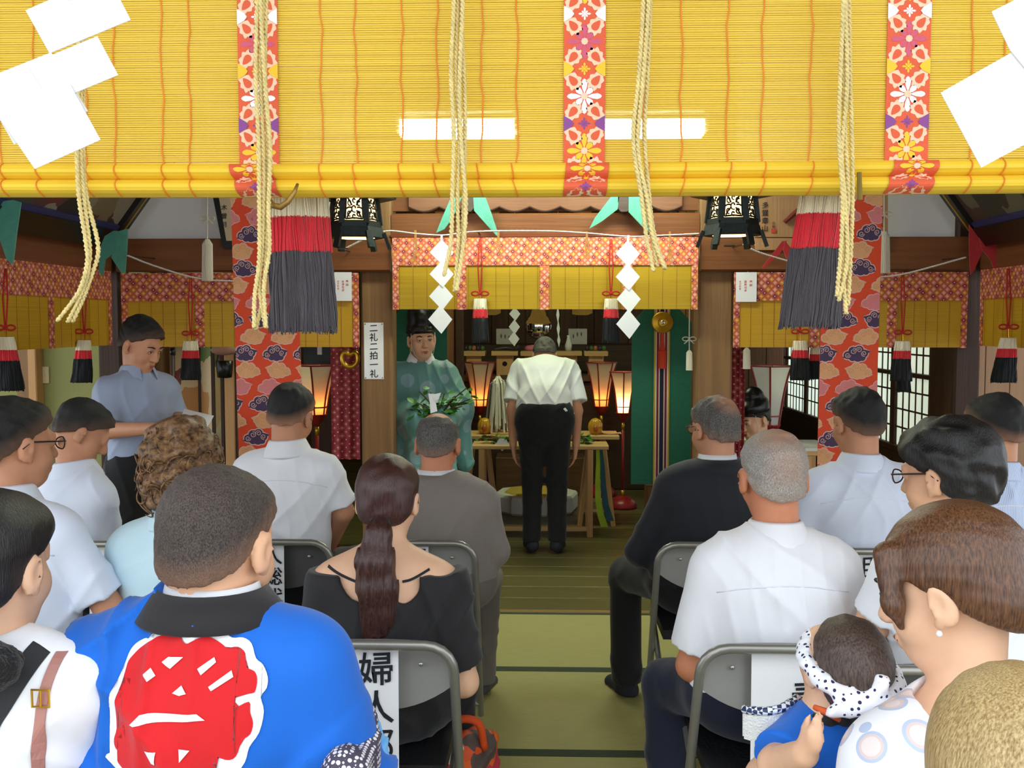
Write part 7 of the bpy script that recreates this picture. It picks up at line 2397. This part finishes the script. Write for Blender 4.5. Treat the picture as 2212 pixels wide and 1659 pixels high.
# sprig in the priest's hands
b = at(948, 905, 6.12)
sprig('leafy evergreen branch with white paper held by the standing priest', tuple(b), [tuple(at(x, y, 6.12)) for x, y in ((878, 862), (885, 885), (905, 845), (930, 848), (960, 850), (985, 858), (1008, 838), (1016, 862), (998, 878))], 110, .055, 7,
      [[at(x, y, 6.05) for x, y in q] for q in ([(925, 850), (950, 852), (945, 870), (928, 868)], [(928, 862), (940, 860), (945, 888), (930, 893)], [(936, 852), (953, 848), (948, 862), (938, 866)])])
# crouching priest
Yq = 6.45
pq, hdq, jq = person('priest in a lime robe and black hat sitting low by the right pillar', hc(1630, 866, Yq, 1.05), (122, -18, 0), 1.08, 120, .15, SK2, C_LIME, C_LIME, lean=.05, pelvis_z=.42, sleeve='cap', seed=45, face=True, h=.006, neck_drop=.155, shirt_name='robe',
       hair=lambda t, hd: SH(t, hd, H_BLACK, .005, -.05, .06, seed=45), extra_top=lambda G, j, rt, fw: robe(G, j, rt, fw, sleeves=True))
eboshi(pq, hdq, .06, 1.12)
_, fwq = rot2(120)
neck_band(pq, jq, hdq, mat('white_underrobe', '#e6e6ee', .8), 'white_underrobe', .060, .092, .005, .078, .35, fwq)
st = thing('low_stool', 'low wooden stool under the priest in the lime robe', 'stool', (jq['pelvis'].x, jq['pelvis'].y, 0))
c = jq['pelvis']
MB().cbox((c.x - .15, c.y - .13, .22), (c.x + .15, c.y + .13, .25), .006).build('seat', M_PALEX, st)
for sx in (-1, 1):
    for sy in (-1, 1):
        MB().cbox((c.x + sx * .12 - .015, c.y + sy * .1 - .015, 0), (c.x + sx * .12 + .015, c.y + sy * .1 + .015, .22), .003).build('leg', M_PALE, st)

# ------------------------------------------------------------------ baby
hb = Frame(at(1826, 1440, 1.62), 14, 26, 0, .78)
rootb = thing('person', 'baby in a small blue festival coat with a dotted head towel on the woman\'s arm', 'person', (hb.c.x, 1.62, .7), 'people')
F = Field(.0055)
head_field(F, hb)
nbk = at(1790, 1545, 1.63)
F.cap(hb(0, -.02, -.05), nbk, .035, .04, k=.03)
tors = at(1800, 1680, 1.64)
F.cap(nbk + Vector((0, 0, -.05)), tors, .065, .085, k=.04)
shb, elb, wrb = at(1738, 1592, 1.62), at(1678, 1652, 1.56), at(1738, 1628, 1.47)
F.cap(shb, elb, .032, .028, k=.02); F.cap(elb, wrb, .028, .021, k=.015)
hand(F, wrb, (wrb - elb).normalized() + Vector((0, 0, .5)), (-.3, 0, 1), (.3, 1, 0), .58, .7)
sh2, el2 = at(1862, 1580, 1.68), at(1890, 1660, 1.72)
F.cap(sh2, el2, .032, .028, k=.02); F.cap(el2, el2 + Vector((-.05, .04, -.05)), .026, .022, k=.01)
for sx in (-1, 1):
    hp_ = tors + Vector((sx * .045, .02, -.05)); F.cap(hp_, hp_ + Vector((sx * .03, .12, -.02)), .05, .04, k=.03); F.cap(hp_ + Vector((sx * .03, .12, -.02)), hp_ + Vector((sx * .03, .14, -.13)), .038, .028, k=.02)
F.build('body', SKW, rootb)
G = Field(.0055, folds(61, .003, 1.6))
G.cap(nbk + Vector((0, 0, -.05)), tors, .075, .098, k=.04)
d = (elb - shb).normalized(); G.cap(shb - d * .02, elb, .046, .052, k=.03, cut=[(shb.lerp(elb, .85), d)])
d = (el2 - sh2).normalized(); G.cap(sh2, el2, .046, .052, k=.03, cut=[(sh2.lerp(el2, .85), d)])
G.build('festival_coat', C_HAPPI, rootb)
Fh = Field(.004, rough_noise(62, .0012, 220))
Fh.ell(hb(0, -.014, .032), hb.rr(.078, .099, .088), hb.R, k=.01); Fh.ell(hb(0, -.045, -.025), hb.rr(.064, .055, .05), hb.R, k=.03)
Fh.plane(hb(0, -.1, -.055), hb.R @ Vector((0, .12, -.185)).normalized())
Fh.ell(hb(0, .11, 0), hb.rr(.075, .05, .06), hb.R, k=.01, mode='-')
Fh.build('hair', H_BABY, rootb, thin_attr(None))
def dots_mat():
    N = NT('dotted_towel'); tc = N.n('ShaderNodeTexCoord')
    v = N.n('ShaderNodeTexVoronoi', i_Scale=95.0, i_Randomness=.25); N.l(tc.outputs['Object'], v.inputs[0])
    N.l(N.mix(N.math('LESS_THAN', v.outputs['Distance'], .3), lin('#f2f2f6'), lin('#2a2c58')), N.b.inputs['Base Color']); N.b.inputs['Roughness'].default_value = .85
    return N.m
M_DOT = dots_mat()
F = Field(.004, folds(63, .0022, 3.0))
ring = [hb(.086 * math.cos(a), -.012 + .106 * math.sin(a), .012 - .012 * math.sin(a)) for a in np.linspace(0, 2 * PI, 22)]
for a, b in zip(ring[:-1], ring[1:]): F.cap(a, b, .0125, k=.006)
kn = hb(-.01, -.122, .018)
F.ell(kn, (.026, .018, .022), k=.008); F.cap(kn, kn + Vector((.012, -.006, .04)), .014, .010, k=.008); F.cap(kn, kn + Vector((-.06, .0, -.012)), .016, .010, k=.008); F.cap(kn, kn + Vector((.05, .005, -.016)), .016, .012, k=.008)
F.build('head_towel', M_DOT, rootb)
F = Field(.0045)
for s_ in (-1, 1): F.cap(nbk + Vector((s_ * .012, -.045, .01)), nbk + Vector((s_ * .062, -.01, -.005)), .012, .012, k=.01)
F.build('coat_collar', C_COLLK, rootb)
MB().tube([at(1758, 1527, 1.56), at(1785, 1538, 1.545), at(1815, 1556, 1.54)], [.004, .006, .004], 6).build('orange_cord', mat('orange_cord', '#e0602a', .7), rootb, smooth=True)
# towelling bib
mb = MB(); Pb = []
for i in range(9):
    for k in range(7):
        u, v = i / 8, k / 6
        p = at(1607 + 118 * u, 1536 - 26 * u + 78 * v - 18 * (1 - u) * v, 1.66)
        Pb.append(p + Vector((0, -.03 * math.sin(PI * u), 0)))
mb.v = [tuple(p) for p in Pb]
for i in range(8):
    for k in range(6):
        a = i * 7 + k; mb.f.append((a, a + 7, a + 8, a + 1)); mb.mi.append(0)
n_ = len(mb.v); mb.v += [(x, y + .012, z) for x, y, z in mb.v]; mb.f += [tuple(n_ + q for q in reversed(f)) for f in mb.f[:]]; mb.mi += [0] * 48
mb.build('towelling_bib', mat('white_towelling', '#ecebe6', .95, (120, 120, 120), .05, .6, (300, 300, 300)), rootb, smooth=True)
def check_mat():
    N = NT('checked_tape'); tc = N.n('ShaderNodeTexCoord')
    c_ = N.n('ShaderNodeTexChecker', i_Scale=130.0); N.l(tc.outputs['Object'], c_.inputs[0])
    c_.inputs['Color1'].default_value = (*lin('#26365c'), 1); c_.inputs['Color2'].default_value = (*lin('#e8ecf0'), 1)
    N.l(c_.outputs[0], N.b.inputs['Base Color'])
    return N.m
MB().tube([Pb[i * 7] + Vector((0, .003, .002)) for i in range(9)], .0075, 6).build('checked_edge', check_mat(), rootb, smooth=True)

# ------------------------------------------------------------------ bag on the floor
c = at(1012, 1659, 2.95)
t = thing('cloth_bag', 'orange and pink patterned bag beside the chair at the aisle', 'bag', (c.x, 2.95, 0))
F = Field(.006, folds(71, .004, 1.5))
F.cap((c.x - .02, 2.95, .10), (c.x - .02, 2.95, .26), .085, .07, k=.02); F.cap((c.x + .02, 3.02, .10), (c.x + .02, 3.02, .25), .08, .065, k=.03)
F.plane((0, 0, .002), (0, 0, -1))
F.build('bag_body', blotch('bag_print', ['#e0521a', '#c8344a', '#d8d0c4', '#5a4a44', '#e8641c'], 16), t)
MB().tube(curve_pts([(c.x - .06, 2.93, .28), (c.x - .04, 2.92, .37), (c.x + .03, 2.92, .37), (c.x + .05, 2.94, .28)], 5), .012, 8).build('handle', mat('orange_handle', '#e0521a', .7), t, smooth=True)
